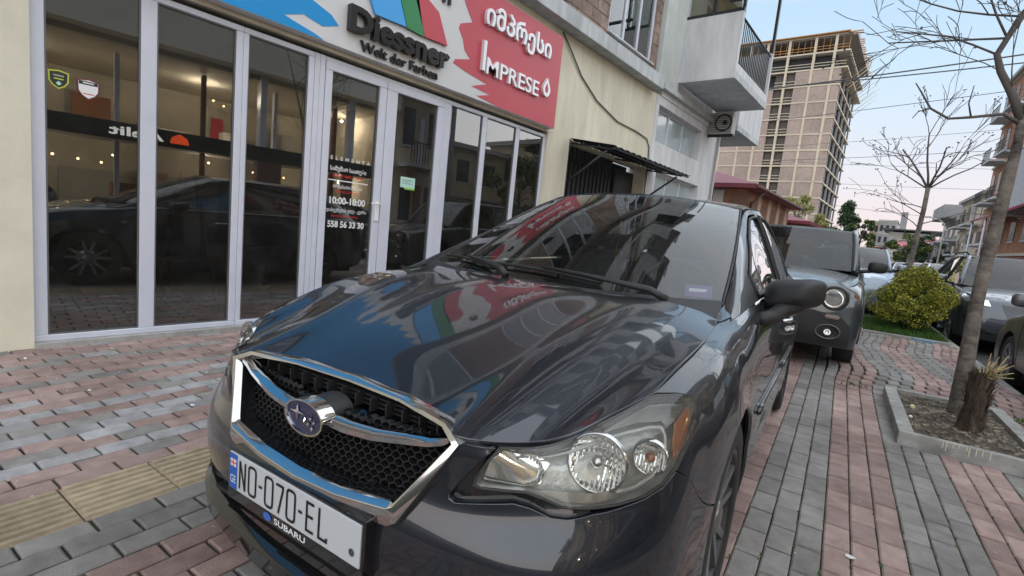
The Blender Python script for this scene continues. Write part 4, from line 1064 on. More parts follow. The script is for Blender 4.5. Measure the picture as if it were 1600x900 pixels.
# sign board with printed colour fields and raised letters
SG = empty('shop_sign', (-4.55, 3, 2.68), label='long blue, white and red sign board with raised letters above the shopfront', cat='sign')
def sgp(o): o.parent = SG; o.matrix_parent_inverse = Matrix.Translation((4.55, -3, -2.68)); return o
sw = mat('sign_white', (.60, .60, .61), .45); sb = mat('sign_blue', (.0, .26, .62), .35); sr = mat('sign_red', (.50, .060, .085), .4); sgn_ = mat('sign_green', (.03, .22, .08), .35); sb2 = mat('sign_light_blue', (.06, .36, .78), .35)
sgp(box('board', -4.625, -4.522, -4.0, 6.32, 2.68, 3.99, sw, bev=.004))
sx = -4.52
def decal(name, pts, mt, x0=sx - .001, x1=sx + .0015):
    bm = bmesh.new(); prism(bm, pts, x0, x1, 'X'); return sgp(bobj(name, bm, mt))
decal('blue_field', [(-3.995, 2.685), (2.56, 2.685), (2.46, 2.715), (2.27, 2.75), (2.18, 2.77), (2.36, 2.84), (2.38, 2.83), (2.54, 2.80), (2.70, 2.86), (2.62, 2.93), (2.42, 2.99), (2.60, 3.06), (2.50, 3.15), (2.75, 3.28), (2.55, 3.36), (2.7, 3.5), (2.45, 3.62), (2.65, 3.78), (2.4, 3.86), (2.5, 3.985), (-3.995, 3.985)], sb)
decal('red_field', [(5.02, 2.685), (4.60, 2.72), (4.84, 2.79), (4.50, 2.81), (4.77, 2.90), (4.40, 2.94), (4.17, 2.98), (4.20, 3.03), (4.44, 3.10), (4.34, 3.17), (4.30, 3.28), (4.22, 3.38), (4.24, 3.44), (4.43, 3.52), (4.36, 3.60), (4.28, 3.70), (4.20, 3.80), (4.30, 3.90), (4.22, 3.985), (6.315, 3.985), (6.315, 2.685)], sr)
for nm, pts, mt in (('logo_blue', [(2.62, 3.99), (3.07, 3.10), (3.45, 3.115), (3.08, 3.99)], sb2), ('logo_green', [(3.10, 3.99), (3.46, 3.112), (3.695, 3.10), (3.42, 3.99)], sgn_), ('logo_red', [(3.52, 3.5), (3.705, 3.105), (4.04, 3.12), (3.88, 3.42), (3.70, 3.50)], sr)):
    decal(nm, pts, mt, sx + .002, sx + .03)
MT = lambda y, z, x=sx + .03: Matrix.Translation((x, y, z)) @ Matrix.Rotation(R(90), 4, 'Z') @ Matrix.Rotation(R(90), 4, 'X')
lb = mat('letter_black', (.012, .012, .013), .25); ls = mat('letter_silver', (.74, .74, .76), .3, .2)
def raised(s, y, z, wid, hgt, mt, dep, bold=0., x=None, nm='letter'):
    k0 = set(C.objects)
    put_text(nm, s, .3, MT(y, z, (x or sx + .002 + dep)), mt, None, depth=dep, bold=bold, fit=wid, fit_h=hgt, letters=True)
    for o in set(C.objects) - k0: sgp(o)
raised('Diessner', 2.78, 2.85, 1.28, .235, lb, .034, .012)
raised('Welt der Farben', 2.93, 2.715, 1.0, .095, lb, .014, .006)
raised('n', 3.93, 3.56, .12, .13, lb, .012, .006)
raised('იმპრესი', 4.62, 3.50, 1.38, .34, ls, .022, .007)
raised('I', 4.62, 3.03, .05, .35, ls, .022, .002)
raised('MPRESE', 4.70, 3.01, 1.10, .20, ls, .020, .002)
bm = bmesh.new(); dr = [(5.98 + .085 * math.sin(a) * (1 if math.cos(a) < .2 else max(0, 1 - (math.cos(a) - .2) * 1.15)), 3.16 - .10 * math.cos(a + math.pi) * (1.0 if math.cos(a) < .2 else 1.6)) for a in np.linspace(0, 2 * math.pi, 28)[:-1]]
prism(bm, dr, sx + .002, sx + .045, 'X'); sgp(bobj('drop_emblem', bm, ls))
bm = bmesh.new(); prism(bm, [(5.975 + (y - 5.98) * .42, 3.165 + (z - 3.16) * .55) for y, z in dr], sx + .0455, sx + .048, 'X'); sgp(bobj('drop_emblem_inner', bm, sr))
# lettering on the door glass
GT = lambda y, z: Matrix.Translation((XF + .0055, y, z)) @ Matrix.Rotation(R(90), 4, 'Z') @ Matrix.Rotation(R(90), 4, 'X')
DL = empty('door_lettering', (XF, 3, 1.3), label='white and red opening hours lettering on the left door glass', cat='lettering')
def dl(s, y, z, wid, hgt, mt, sp=1., bold=.0):
    k0 = set(C.objects); put_text('text_line', s, .1, GT(y, z), mt, None, bold=bold, fit=wid, fit_h=hgt, space=sp)
    for o in set(C.objects) - k0: o.parent = DL; o.matrix_parent_inverse = Matrix.Translation((-XF, -3, -1.3))
dl('ELEMENTA', 2.79, 1.655, .46, .035, WHITEI, 1.9, .001)
dl('სამუშაო საათები', 2.79, 1.535, .42, .062, WHITEI, 1, .002); dl('рабочие часы', 2.82, 1.478, .36, .045, REDI)
o = box('text_rule', XF + .0050, XF + .0060, 2.775, 3.235, 1.448, 1.458, WHITEI); o.parent = DL; o.matrix_parent_inverse = Matrix.Translation((-XF, -3, -1.3))
dl('ორშაბათი-შაბათი', 2.83, 1.375, .34, .042, WHITEI, 1, .001); dl('понед.-суббота', 2.86, 1.325, .28, .035, REDI)
dl('10:00-18:00', 2.80, 1.215, .42, .072, WHITEI, 1, .003)
dl('დასვენების დღე - კვირა', 2.77, 1.125, .47, .05, WHITEI, 1, .001); dl('выходной - воскр.', 2.83, 1.075, .32, .036, REDI)
dl('558 56 33 30', 2.79, .975, .43, .068, WHITEI, 1, .003)
# stickers
def shield(y, z, w_, h):
    return [(y - w_ / 2, z + h * .42), (y, z + h * .5), (y + w_ / 2, z + h * .42), (y + w_ / 2 * .95, z - h * .1), (y + w_ * .3, z - h * .33), (y, z - h * .5), (y - w_ * .3, z - h * .33), (y - w_ / 2 * .95, z - h * .1)]
def stkr(nm, lab, y, z, w_, h, outer, inner, bandm, txt, tm):
    e = empty(nm, (XF, y, z), label=lab, cat='sticker')
    def ad(o): o.parent = e; o.matrix_parent_inverse = Matrix.Translation((-XF, -y, -z)); return o
    bm = bmesh.new(); prism(bm, shield(y, z, w_, h), XF + .0045, XF + .0055, 'X'); ad(bobj('border', bm, outer))
    bm = bmesh.new(); prism(bm, shield(y, z - h * .0, w_ * .84, h * .86), XF + .0056, XF + .0062, 'X'); ad(bobj('field', bm, inner))
    if bandm: bm = bmesh.new(); bx(bm, XF + .0063, XF + .0068, y - w_ * .40, y + w_ * .40, z + h * .20, z + h * .37); ad(bobj('band', bm, bandm))
    for s, dz, ww, hh, m_ in txt:
        k0 = set(C.objects); put_text('text_line', s, .05, Matrix.Translation((.0015, 0, 0)) @ GT(y - ww / 2, z + dz), m_, None, fit=ww, fit_h=hh)
        for o in set(C.objects) - k0: ad(o)
yel = mat('sticker_yellow', (.50, .55, .06), .5); blk = mat('sticker_black', (.02, .025, .02), .5); mar = mat('sticker_maroon', (.13, .02, .03), .5); grn = mat('sticker_pale_green', (.45, .70, .58), .5)
stkr('security_sticker', 'black shield sticker with a yellow border on the first shop window', .748, 1.845, .11, .125, yel, blk, None, [('—', .020, .055, .010, mat('sticker_grey', (.3, .32, .3), .5)), ('—', .0, .05, .008, yel), ('◆', -.04, .03, .03, grn)], None)
stkr('alarm_sticker', 'white shield sticker with a maroon border on the first shop window', .905, 1.82, .13, .145, mar, WHITEI, blk, [('—', .038, .06, .008, WHITEI), ('—', -.035, .06, .006, REDI)], None)
e = empty('door_sticker', (XF, 3.78, 1.55), label='small pale green notice on the right door glass', cat='sticker')
def ad(o): o.parent = e; o.matrix_parent_inverse = Matrix.Translation((-XF, -3.78, -1.55)); return o
ad(box('notice', XF + .0045, XF + .0055, 3.67, 3.88, 1.485, 1.605, grn)); ad(box('green_edge', XF + .0045, XF + .0055, 3.73, 3.88, 1.466, 1.484, mat('lime', (.25, .5, .05), .5)))
for s, z_, m_ in (('დაცულია', 1.555, blk), ('ОХРАНА', 1.525, mat('notice_blue', (.1, .12, .4), .5))):
    k0 = set(C.objects); put_text('text_line', s, .05, Matrix.Translation((.001, 0, 0)) @ GT(3.70, z_), m_, None, fit=.15, fit_h=.022)
    for o in set(C.objects) - k0: ad(o)
# room behind the shopfront
INM = mat('shop_inner_wall', (.26, .25, .22), .9, noise=.2, nscale=2); INF = mat('shop_floor_tile', (.26, .26, .26), .35)
bm = bmesh.new(); bx(bm, -9.6, -9.5, .3, 6.6, -.05, 2.7); bx(bm, -9.5, -5.0, .25, .35, -.05, 2.7); bx(bm, -9.5, -5.0, 6.4, 6.5, -.05, 2.7); bx(bm, -9.5, -5.001, .35, 6.4, 2.62, 2.7); badopt(bobj('inner_wall', bm, INM))
bpart('shop_floor', -9.5, -4.96, .35, 6.4, -.06, .02, INF)
wood = mat('easel_wood', (.20, .085, .035), .5, noise=.3, nscale=12, stretch=(1, 1, .2))
ea = empty('easel', (-5.6, 1.95, .02), label='reddish wooden easel holding a sample board inside the second window', cat='easel')
for a_, b_ in (((-5.45, 1.52, .02), (-5.62, 1.80, 1.55)), ((-5.45, 2.08, .02), (-5.62, 1.86, 1.55)), ((-6.1, 1.8, .02), (-5.66, 1.83, 1.5))):
    o = tube('leg', [a_, b_], .022, wood, None, 6); o.parent = ea; o.matrix_parent_inverse = Matrix.Translation((5.6, -1.95, -.02))
o = box('shelf', -5.53, -5.47, 1.48, 2.12, .52, .56, wood); o.parent = ea; o.matrix_parent_inverse = Matrix.Translation((5.6, -1.95, -.02))
o = box('sample_board', -5.60, -5.58, 1.55, 2.10, .86, 1.55, mat('sample_board', (.30, .22, .16), .6, noise=.3, nscale=4), None); o.parent = ea; o.matrix_parent_inverse = Matrix.Translation((5.6, -1.95, -.02))
bm = bmesh.new(); lathe(bm, [(.09, .02), (.10, .5), (.09, .52), (.07, .52)], 20, 'Z', (-5.3, 2.42, 0)); bobj('paint_bucket', bm, mat('bucket', (.25, .26, .27), .4, .5), label='tall grey metal bin just inside the third shop window', cat='bin')
for i, (y0, y1, x0, h) in enumerate(((3.0, 3.9, -8.2, .95), (4.6, 6.0, -7.8, 1.1), (.5, 1.2, -8.8, 1.8))):
    box('display_counter', x0 - .4, x0, y0, y1, .02, h, mat('counter', (.10, .09, .08), .5), bev=.01, label=['low dark counter at the back behind the shop doors', 'long dark counter behind the three right windows', 'tall dark cabinet in the corner behind the first window'][i], cat='counter')
# roller gate under the awning
gm = mat('gate_dark', (.028, .032, .038), .5, .3); GT_ = empty('steel_gate', (-4.8, 8.4, 0), label='black steel gate with ribbed upper part under the small awning', cat='gate')
def ga(o): o.parent = GT_; o.matrix_parent_inverse = Matrix.Translation((4.8, -8.4, 0)); return o
ga(box('door_leaf', -4.90, -4.86, 6.95, 9.86, -.05, 1.75, gm)); ga(box('backing', -5.1, -5.06, 6.95, 9.86, 1.75, 2.64, mat('gate_inside', (.012, .012, .013), .9)))
for i in range(14): ga(box('slat', -4.90, -4.87, 6.98 + i * .14, 7.07 + i * .14, 1.752, 2.62, gm))
ga(box('crossbar', -4.862, -4.84, 6.96, 9.85, 1.68, 1.76, gm)); ga(box('hatch', -4.90, -4.85, 9.0, 9.8, 1.9, 2.5, gm))
# awning
am_ = mat('awning_sheet', (.045, .05, .055), .5, .4); AW = empty('awning', (-4.63, 8.4, 2.5), label='small black corrugated awning on two struts above the steel gate', cat='awning')
def aw(o): o.parent = AW; o.matrix_parent_inverse = Matrix.Translation((4.63, -8.4, -2.5)); return o
def aws(t, y): return (-4.62 + t * .82, y, 2.66 - t * .13)
ny = 60; vv = []
for t in (0, 1):
    for k_ in range(2):
        for i in range(ny + 1):
            y = 6.93 + 3.25 * i / ny; x_, _, z_ = aws(t, y); vv.append((x_, y, z_ + (.012 if (i % 4) < 2 else -.012) - .006 * k_))
n1 = ny + 1; ff = []
for i in range(ny): ff += [(i, i + 1, 2 * n1 + i + 1, 2 * n1 + i), (n1 + i, 3 * n1 + i, 3 * n1 + i + 1, n1 + i + 1), (2 * n1 + i, 2 * n1 + i + 1, 3 * n1 + i + 1, 3 * n1 + i)]
aw(mobj('corrugated_sheet', vv, ff, am_))
for t in (.3, .65, .97): aw(tube('purlin', [(aws(t, 6.95)[0], 6.95, aws(t, 0)[2] - .035), (aws(t, 0)[0], 10.15, aws(t, 0)[2] - .035)], .016, am_, None, 6))
for y in (7.0, 8.5, 9.9): aw(tube('rafter', [(-4.62, y, 2.60), (-3.85, y, 2.49)], .014, am_, None, 6))
for y in (6.98, 9.88): aw(tube('strut', [(-4.62, y, 1.98), (-3.95, y, 2.47)], .020, am_, None, 8))
# windows of the white part
def rec_window(y0, y1, z0, z1, n, wide=.05, depth=.16, par=None, matf=pvc, gl=None):
    bm = bmesh.new(); xf = XW - depth
    bx(bm, xf - .03, xf + .03, y0, y1, z0, z0 + wide); bx(bm, xf - .03, xf + .03, y0, y1, z1 - wide, z1)
    st = (y1 - y0 - wide) / n
    for i in range(n + 1): bx(bm, xf - .028, xf + .028, y0 + i * st, y0 + i * st + wide, z0 + wide, z1 - wide)
    o = badopt(bobj('window', bm, matf))
    for i in range(n):
        g_ = box('pane', xf - .005, xf + .005, y0 + i * st + wide, y0 + (i + 1) * st, z0 + wide, z1 - wide, gl or UPG); g_.parent = o
        g_ = box('blind', xf - .04, xf - .03, y0 + i * st + wide * .6, y0 + (i + 1) * st + wide * .4, z0 + wide, z1 - wide, mat('curtain', (.55, .60, .60), .9)); g_.parent = o
    return o
UPG = glass('upper_glass', (.85, .9, .9), 1.55, 1.8)
PALE = mat('pale_pane', (.36, .42, .43), .12, coat=.6, noise=.15, nscale=1.5)
rec_window(10.12, 12.76, 3.24, 3.98, 3, gl=PALE); rec_window(10.38, 13.05, 1.2, 2.66, 3, gl=PALE)
# slab ledges and upper floors
bpart('ledge', -5.0, -4.40, -9, 9.72, 4.15, 4.38, slab, bev=.008)
bpart('ledge', -5.0, -4.50, 9.95, 14.15, 4.262, 4.36, slab)
for k_ in range(9):
    zb, zt = 4.382 + 3.0 * k_, 4.382 + 3.0 * (k_ + 1) - .25
    segs = [(-9, -7.2, 0), (-7.2, -5.0, 1), (-5.0, -3.6, 0), (-3.6, -1.2, 1), (-1.2, .6, 0), (.6, 3.0, 1), (3.0, 4.6, 0), (4.6, 6.4, 1), (6.4, 7.72, 0), (7.72, 9.45, 1), (9.45, 9.72, 0)]
    for y0, y1, wn in segs:
        if not wn: bpart('block_wall', -5.0, XW, y0, y1, zb, zt, rawb)
        else:
            bpart('block_wall', -5.0, XW, y0, y1, zb, zb + .22, rawb); bpart('block_wall', -5.0, XW, y0, y1, zt - .35, zt, rawb)
            rec_window(y0, y1, zb + .22, zt - .35, 3, depth=.05); bpart('window_sill', XW + .001, XW + .06, y0 - .05, y1 + .05, zb + .185, zb + .215, slab) if k_ == 0 else None
    bpart('pilaster', -5.0, XW + .10, 9.72, 10.72, zb - .0, zt, mat('pilaster_green', (.50, .53, .51), .85, noise=.15, nscale=3, bump=.4, bscale=30))
    bpart('white_wall', -5.0, XW + .012, 10.72, 14.15, zb - .02, zt, white2)
    bpart('ledge', -5.0, -4.42, -9, 14.15, zt + .001, zt + .249, slab)
    if k_:
        for yb in (-5.0, .6, 4.4): bpart('balcony_slab', XW + .001, -3.5, yb, yb + 2.3, zb - .1, zb + .05, slab); bpart('balcony_front', -3.58, -3.5, yb, yb + 2.3, zb + .051, zb + .95, white2)
    # balconies
    if True:
        y0, y1, xo = 10.70, 13.35, -3.38
        bz = 4.56 + 3.0 * k_
        B2 = empty('balcony', (XW, 12, bz)); B2.parent = BLD; B2.matrix_parent_inverse = Matrix.Translation((-XF, -3, 0))
        def bp(o): o.parent = B2; o.matrix_parent_inverse = Matrix.Translation((-XW, -12, -bz)); return o
        bp(box('floor_slab', XW + .1, xo, y0, y1, bz, bz + .14, slab)); bp(box('parapet', XW + .1, xo - .002, y0 - .003, y0 + .10, bz - .003, bz + 1.27, white2)); bp(box('parapet', XW + .1, xo - .002, y1 - .10, y1 + .003, bz - .003, bz + 1.27, white2))
        bp(box('upstand', xo - .10, xo, y0 + .10, y1 - .10, bz + .141, bz + .30, white2))
        if k_ < 2:
            rl = bmesh.new()
            for i in range(19): tube_geo(rl, [(xo - .05, y0 + .2 + i * .125, bz + .30), (xo - .05, y0 + .2 + i * .125, bz + 1.20)], .012, 5)
            tube_geo(rl, [(xo - .05, y0 + .1, bz + 1.21), (xo - .05, y1 - .1, bz + 1.21)], .022, 6); tube_geo(rl, [(xo - .05, y0 + .1, bz + .36), (xo - .05, y1 - .1, bz + .36)], .016, 6)
            bp(bobj('railing', rl, mat('railing_dark', (.02, .028, .030), .4, .3)))
            # glazed enclosure with dark frame
            dk = mat('dark_frame', (.018, .02, .022), .4)
            bp(box('frame_bar', XW + .1, xo, y0 + .01, y0 + .06, bz + 1.272, bz + 1.34, dk)); bp(box('frame_bar', xo - .06, xo, y0 + .06, y0 + .12, bz + 1.272, bz + 2.6, dk)); bp(box('frame_bar', XW + .62, XW + .68, y0 + .01, y0 + .06, bz + 1.34, bz + 2.6, dk))
            bp(box('frame_bar', xo - .06, xo, y1 - .1, y1 - .02, bz + 1.272, bz + 2.6, dk)); bp(box('frame_bar', xo - .25, xo + .5, y0 - .2, y0 - .14, bz + 1.40, bz + 1.45, dk))
            bp(box('pane', XW + .12, xo - .06, y0 + .025, y0 + .033, bz + 1.34, bz + 2.6, UPG)); bp(box('curtain', XW + .12, xo - .1, y0 + .1, y0 + .12, bz + 1.3, bz + 2.6, mat('warm_wall', (.42, .30, .17), .9)))
rb_ = random.Random(12); blkm = mat('hollow_block', (.27, .20, .165), .95, noise=.35, nscale=10, bump=.8, bscale=40, rnd=.25, world=True)
for j in range(8):
    for i in range(5):
        for ya, yb in ((6.42, 7.70), (9.46, 9.70), (5.0, 6.38)):
            y0 = ya + i * .30 - (.15 if j % 2 else 0); y1 = min(y0 + .29, yb); y0 = max(y0, ya)
            if ya < 6 and False: continue
            if y1 - y0 > .05 and not (ya == 5.0 and True): bpart('block', XW - .01, XW + .012 + rb_.uniform(-.004, .006), y0, y1, 4.385 + j * .20, 4.385 + j * .20 + .188, blkm)
# second balcony, air conditioner, cable, pipe
B3 = empty('balcony', (XW, 16, 4.3)); B3.parent = BLD; B3.matrix_parent_inverse = Matrix.Translation((-XF, -3, 0))
def b3(o): o.parent = B3; o.matrix_parent_inverse = Matrix.Translation((-XW, -16, -4.3)); return o
b3(box('floor_slab', -6.0, -4.2, 14.16, 16.4, 4.28, 4.42, slab)); b3(box('parapet', -4.3, -4.2, 14.16, 16.4, 4.421, 5.45, white2)); b3(box('parapet', -6.0, -4.301, 14.155, 14.25, 4.421, 5.45, mat('pale_blue_panel', (.45, .55, .60), .6)))
AC = empty('air_conditioner', (-4.4, 13.6, 4.35), label='grey air conditioner unit on a bracket below the far balcony', cat='air conditioner')
def ac(o): o.parent = AC; o.matrix_parent_inverse = Matrix.Translation((4.4, -13.6, -4.35)); return o
acm = mat('ac_grey', (.40, .40, .39), .5)
ac(box('casing', -4.60, -4.02, 13.10, 13.40, 3.98, 4.50, acm, bev=.01)); 
bm = bmesh.new(); lathe(bm, [(.001, 13.09), (.06, 13.09), (.06, 13.085)], 20, 'Y', (-4.2, 0, 4.24)); lathe(bm, [(.17, 13.095), (.19, 13.08), (.21, 13.095)], 24, 'Y', (-4.24, 0, 4.24)); ac(bobj('fan', bm, BLACKP))
for i in range(8): ac(box('grille_bar', -4.56, -4.06, 13.084, 13.096, 4.02 + i * .055, 4.03 + i * .055, BLACKP))
ac(box('bracket', -4.62, -4.0, 13.2, 13.25, 3.92, 3.978, BLACKP))
cab = mat('cable_grey', (.10, .10, .10), .7)
tube('hanging_cable', [(XW + .02, 6.42, 4.12), (XW + .03, 6.6, 3.98), (XW + .02, 7.05, 3.66), (XW + .02, 7.6, 3.42), (XW + .02, 8.4, 3.25), (XW + .02, 9.2, 3.24), (XW + .02, 9.7, 3.20), (XW + .02, 9.86, 3.05), (XW + .02, 9.9, 2.7), (XW + .02, 9.93, 1.2)], .012, cab, None, 6, label='grey cable sagging down the cream wall to the right of the sign', cat='cable')
tube('drain_pipe', [(XW + .06, 13.98, .0), (XW + .06, 13.98, 4.2)], .035, mat('pipe_grey', (.4, .38, .36), .6), None, 8, label='grey downpipe on the far corner of the white wall', cat='pipe')

# ================================================================== other vehicles
def gen_body(hw, L_, hf, hc, yc, zb, nose=.10, round_=.28, tail=.12, sill=.24):
    """half body surface: a runs from the nose round the corner to the tail, b from the shoulder down"""
    kb = [0, .05, .16, .34, .52, .70]
    def prof(xs, ys, zt, tin=.07):
        zz = [zt, zt - .03, zt - .13, zt - .13 - (zt - .13 - sill) * .35, sill + (zt - .13 - sill) * .30, sill]
        return [(x, y, z) for x, y, z in zip(xs, ys, zz)]
    G_ = []; ka = []
    G_.append(prof([0] * 6, [nose, nose * .6, nose * .25, 0, 0, .04], hf)); ka.append(0)
    x = hw * .5; G_.append(prof([x] * 6, [nose + .02, nose * .6 + .02, nose * .25 + .02, .015, .015, .055], hf)); ka.append(x)
    x = hw * .78; G_.append(prof([x * .96, x * .98, x, x, x, x], [nose + .08, nose * .6 + .07, nose * .25 + .07, .07, .07, .10], hf)); ka.append(x)
    x = hw * .93; G_.append(prof([x * .90, x * .94, x * .98, x, x, x * .99], [nose + .10 + round_ * .55, nose * .6 + .10 + round_ * .5, round_ * .75, round_ * .68, round_ * .66, round_ * .75], hf + .01)); ka.append(hw)
    sec = lambda Y, zt, k=1., top=.90: prof([hw * top * k, hw * (top + .05) * k, hw * .985 * k, hw * k, hw * .995 * k, hw * .975 * k], [Y] * 6, zt)
    G_.append(sec(.55, hf + (hc - hf) * .45)); ka.append(hw + .45)
    G_.append(sec(.95, hf + (hc - hf) * .75)); ka.append(hw + .85)
    G_.append(sec(yc + .1, zb - .02)); ka.append(hw + yc)
    for Y in (yc + .8, L_ * .6, L_ - .9): G_.append(sec(Y, zb + .02 * (Y - yc), 1., .93)); ka.append(hw + Y - .1)
    G_.append(sec(L_ - .35, zb + .06, .97, .92)); ka.append(hw + L_ - .45)
    x = hw * .75; G_.append(prof([x * .96, x * .98, x, x, x, x], [L_ - .10] * 2 + [L_ - .06, L_ - .02, L_ - .02, L_ - .06], zb + .06)); ka.append(hw + L_ - .05)
    G_.append(prof([0] * 6, [L_ - tail] * 2 + [L_ - .03, L_, L_, L_ - .04], zb + .06)); ka.append(hw + L_ - .05 + hw * .75)
    return Loft(ka, kb, G_, True)
def street_car(name, label, cat, w_, l_, rot, col, hw=.88, L_=4.3, hf=.80, hc=.98, yc=1.15, zb=1.0, zr=1.55, yt=2.0, yr=3.7, rw=.60, wr=.33, fa=.85, ra=3.4, z0=0., style='suv', group=None, res=.06, nose=.10, round_=.28, arch=None, clad=False, scale=1.):
    p0 = WL(w_, l_, z0); root = empty(name, p0, rot, label, cat, group); root.scale = (scale,) * 3; P = root
    BB = gen_body(hw, L_, hf, hc, yc, zb, nose, round_)
    pt = col
    fY = lambda Y, Z: BB.find((Y, Z), (hw + Y - .1, .3))
    r_ = arch or wr + .055
    def ar(Yc, n=11): return [fY(Yc + r_ * math.cos(a), max(.27, wr + r_ * math.sin(a))) for a in np.linspace(math.pi + .05, -.05, n)]
    a4 = hw + .28; aR = BB.ka[-1]; aT = hw + L_ - .35; bm_ = .70
    # fascia
    lampY = .22
    low = [(a4, .02), (a4, .66), (0, .66), (0, .0)]
    panel('front_bumper', BB, [(-a4, 0), (a4, 0), (a4, .68), (-a4, .68)], pt if not clad else pt, P, res=res * .7, cen=(0, L_ / 2, .5))
    for s in (1, -1):
        f1, f2 = ar(fa), ar(ra)
        poly = [(a4, 0), (hw + .45, 0), (hw + .85, 0), (hw + yc, 0), (aT, 0), (aT, .68)] + f2[::-1] + f1[::-1] + [(a4, .68)]
        panel('body_side', BB, [(s * a, b) for a, b in poly], pt, P, res=res, cen=(0, L_ / 2, .5))
        # door shut lines
        for Y in (yc + .15, (yc + yr) / 2 + .15):
            a, _ = fY(Y, .7)
            pts = [tuple(BB.ev([(s * a, b)])[0] * [1.001, 1, 1]) for b in np.linspace(.04, .62, 8)]
            tube('shut_line', pts, .004, BLACKP, P, 4)
        if clad:
            for Yc in (fa, ra):
                o_ = [fY(Yc + (r_ + .07) * math.cos(a), max(.27, wr + (r_ + .07) * math.sin(a))) for a in np.linspace(math.pi + .05, -.05, 11)]; i_ = ar(Yc)
                panel('arch_cladding', BB, [(s * a, b) for a, b in i_ + o_[::-1]], BLACKP, P, off=.014, res=.06, gap=0, thick=.02, cen=(0, L_ / 2, .5))
        for Yc in (fa, ra): make_wheel(P, s, Yc, wr, .21, hw * .985, 'street')
        for Y in (yc + 1.05, (yc + yr) / 2 + 1.0):
            hd = bmesh.new()
            p = BB.ev([fY(Y, zb - .16)])[0]; tube_geo(hd, [(s * (p[0] + .002), Y - .09, p[2]), (s * (p[0] + .03), Y - .06, p[2]), (s * (p[0] + .03), Y + .06, p[2]), (s * (p[0] + .002), Y + .09, p[2])], .012, 6)
            bobj('door_handle', hd, pt if style != 'jeep' else BLACKP, P, smooth=True)
    panel('tailgate', BB, [(aT, 0), (aR, 0), (aR, .68), (aT, .68)], pt, P, res=res * 1.5, cen=(0, L_ / 2, .5))
    panel('tailgate', BB, [(-aR, 0), (-aT, 0), (-aT, .68), (-aR, .68)], pt, P, res=res * 1.5, cen=(0, L_ / 2, .5))
    # bonnet from the shoulder line
    rows = []
    for Yi, a in ((0, None), (1, hw + .45), (2, hw + .85), (3, hw + yc - .02)):
        pass
    t0 = [BB.ev([(a, 0)])[0] for a in (hw * .5, hw * .78, hw, hw + .45, hw + .85, hw + yc - .05)]
    crown = .035
    cs = []
    for f in (0, .35, .7, 1.0):
        col_ = []
        for i, t in enumerate((0, .12, .35, .68, 1.0)):
            ys = nose + (yc - nose) * t
            e = np.array([np.interp(ys, [p[1] for p in t0], [p[c] for p in t0]) for c in (0, 1, 2)])
            if t == 0: e = BB.ev([(hw * .78, 0)])[0] if f == 1 else np.array([hw * .78 * f, nose + .08 * f * f, hf])
            z_mid = hf + (hc + .02 - hf) * (1 - (1 - t) ** 1.6)
            x_ = e[0] * f if t > 0 else e[0] if f == 1 else hw * .78 * f
            z_ = z_mid + (e[2] - z_mid) * f ** 2.5 + (crown * (1 - f * f) * min(1, t * 4) * .5)
            y_ = (e[1] if f == 1 else ys + .10 * f * f * (1 - t) * .8)
            col_.append((x_, y_, z_))
        cs.append(col_)
    HB = Loft([0, .35 * hw, .7 * hw, hw], [0, .12, .35, .68, 1.0], cs, True)
    panel('bonnet', HB, rect(-hw, hw, 0, 1.0), pt, P, res=res, cen=(0, yc, 0))
    # windscreen, roof, greenhouse
    ye = yc + .12; wsg = []
    for f in (0, .5, .85, 1.0):
        wsg.append([(hw * .86 * f, ye - .10 * (1 - f * f), hc + .02), ((hw * .86 * .55 + rw * .45) * f, (ye + yt) / 2 + .02 - .08 * (1 - f * f), (hc + zr) / 2 + .03), (rw * f, yt - .06 * (1 - f * f), zr - .03 - .03 * f * f)])
    WG_ = Loft([0, .5 * hw, .85 * hw, hw], [0, .5, 1.0], wsg, True)
    panel('windscreen', WG_, rect(-hw * .97, hw * .97, .02, .98), FGLASS, P, res=.1, thick=.004, gap=0, cen=(0, L_ / 2, .6))
    for s in (1, -1): tube('front_pillar', [tuple(WG_.ev([(s * hw * .985, b)])[0]) for b in np.linspace(0, 1, 7)], .035, pt, P, 8)
    rg = []
    for f in (0, .6, 1.0): rg.append([(rw * f, yt - .03, zr - .03 - .03 * f * f), (rw * 1.02 * f, (yt + yr) / 2, zr - .03 * f * f), (rw * .97 * f, yr, zr - .04 - .03 * f * f), (rw * .9 * f, yr + .25, zr - .10 - .03 * f * f)])
    RG_ = Loft([0, .6 * rw, rw], [0, (yr - yt) / 2, yr - yt, yr - yt + .25], rg, True)
    panel('roof', RG_, rect(-rw, rw, 0, yr - yt + .25), pt, P, res=.1, thick=.03, gap=0, cen=(0, L_ / 2, .6))
    bx0 = hw * .90
    tgv = [[(x * bx0 / 1.0 if i else x * rw, y, z) for i, (y, z) in enumerate(((yr + .22, zr - .11), (L_ - .12, zb + .05)))] for x in (0, .6, 1.0)]
    for s in (1, -1):
        tail_y = L_ - .15
        v = [(s * hw * .875, ye, hc + .01), (s * rw, yt, zr - .06), (s * rw * 1.02, (yt + yr) / 2, zr - .04), (s * rw * .95, yr + .15, zr - .10), (s * hw * .88, tail_y, zb + .07), (s * hw * .915, (yc + yr) / 2, zb + .03)]
        f = [(0, 1, 2, 5), (5, 2, 3, 4)] if s < 0 else [(5, 2, 1, 0), (4, 3, 2, 5)]
        mobj('side_glass', v, f, SGLASS, P)
        tube('door_surround', [Vector(v[0]), Vector(v[1]), Vector(v[2]), Vector(v[3]), Vector(v[4])], [.03, .03, .03, .035, .06], pt, P, 8)
        tube('belt_line', [Vector(v[0]), Vector(v[5]), Vector(v[4])], .014, BLACKP, P, 6)
        mY = (yc + yr) / 2 + .05; tube('door_pillar', [(s * (hw * .915 - .003), mY, zb + .03), (s * rw * 1.015, mY - .02, zr - .05)], .028, BLACKP, P, 6)
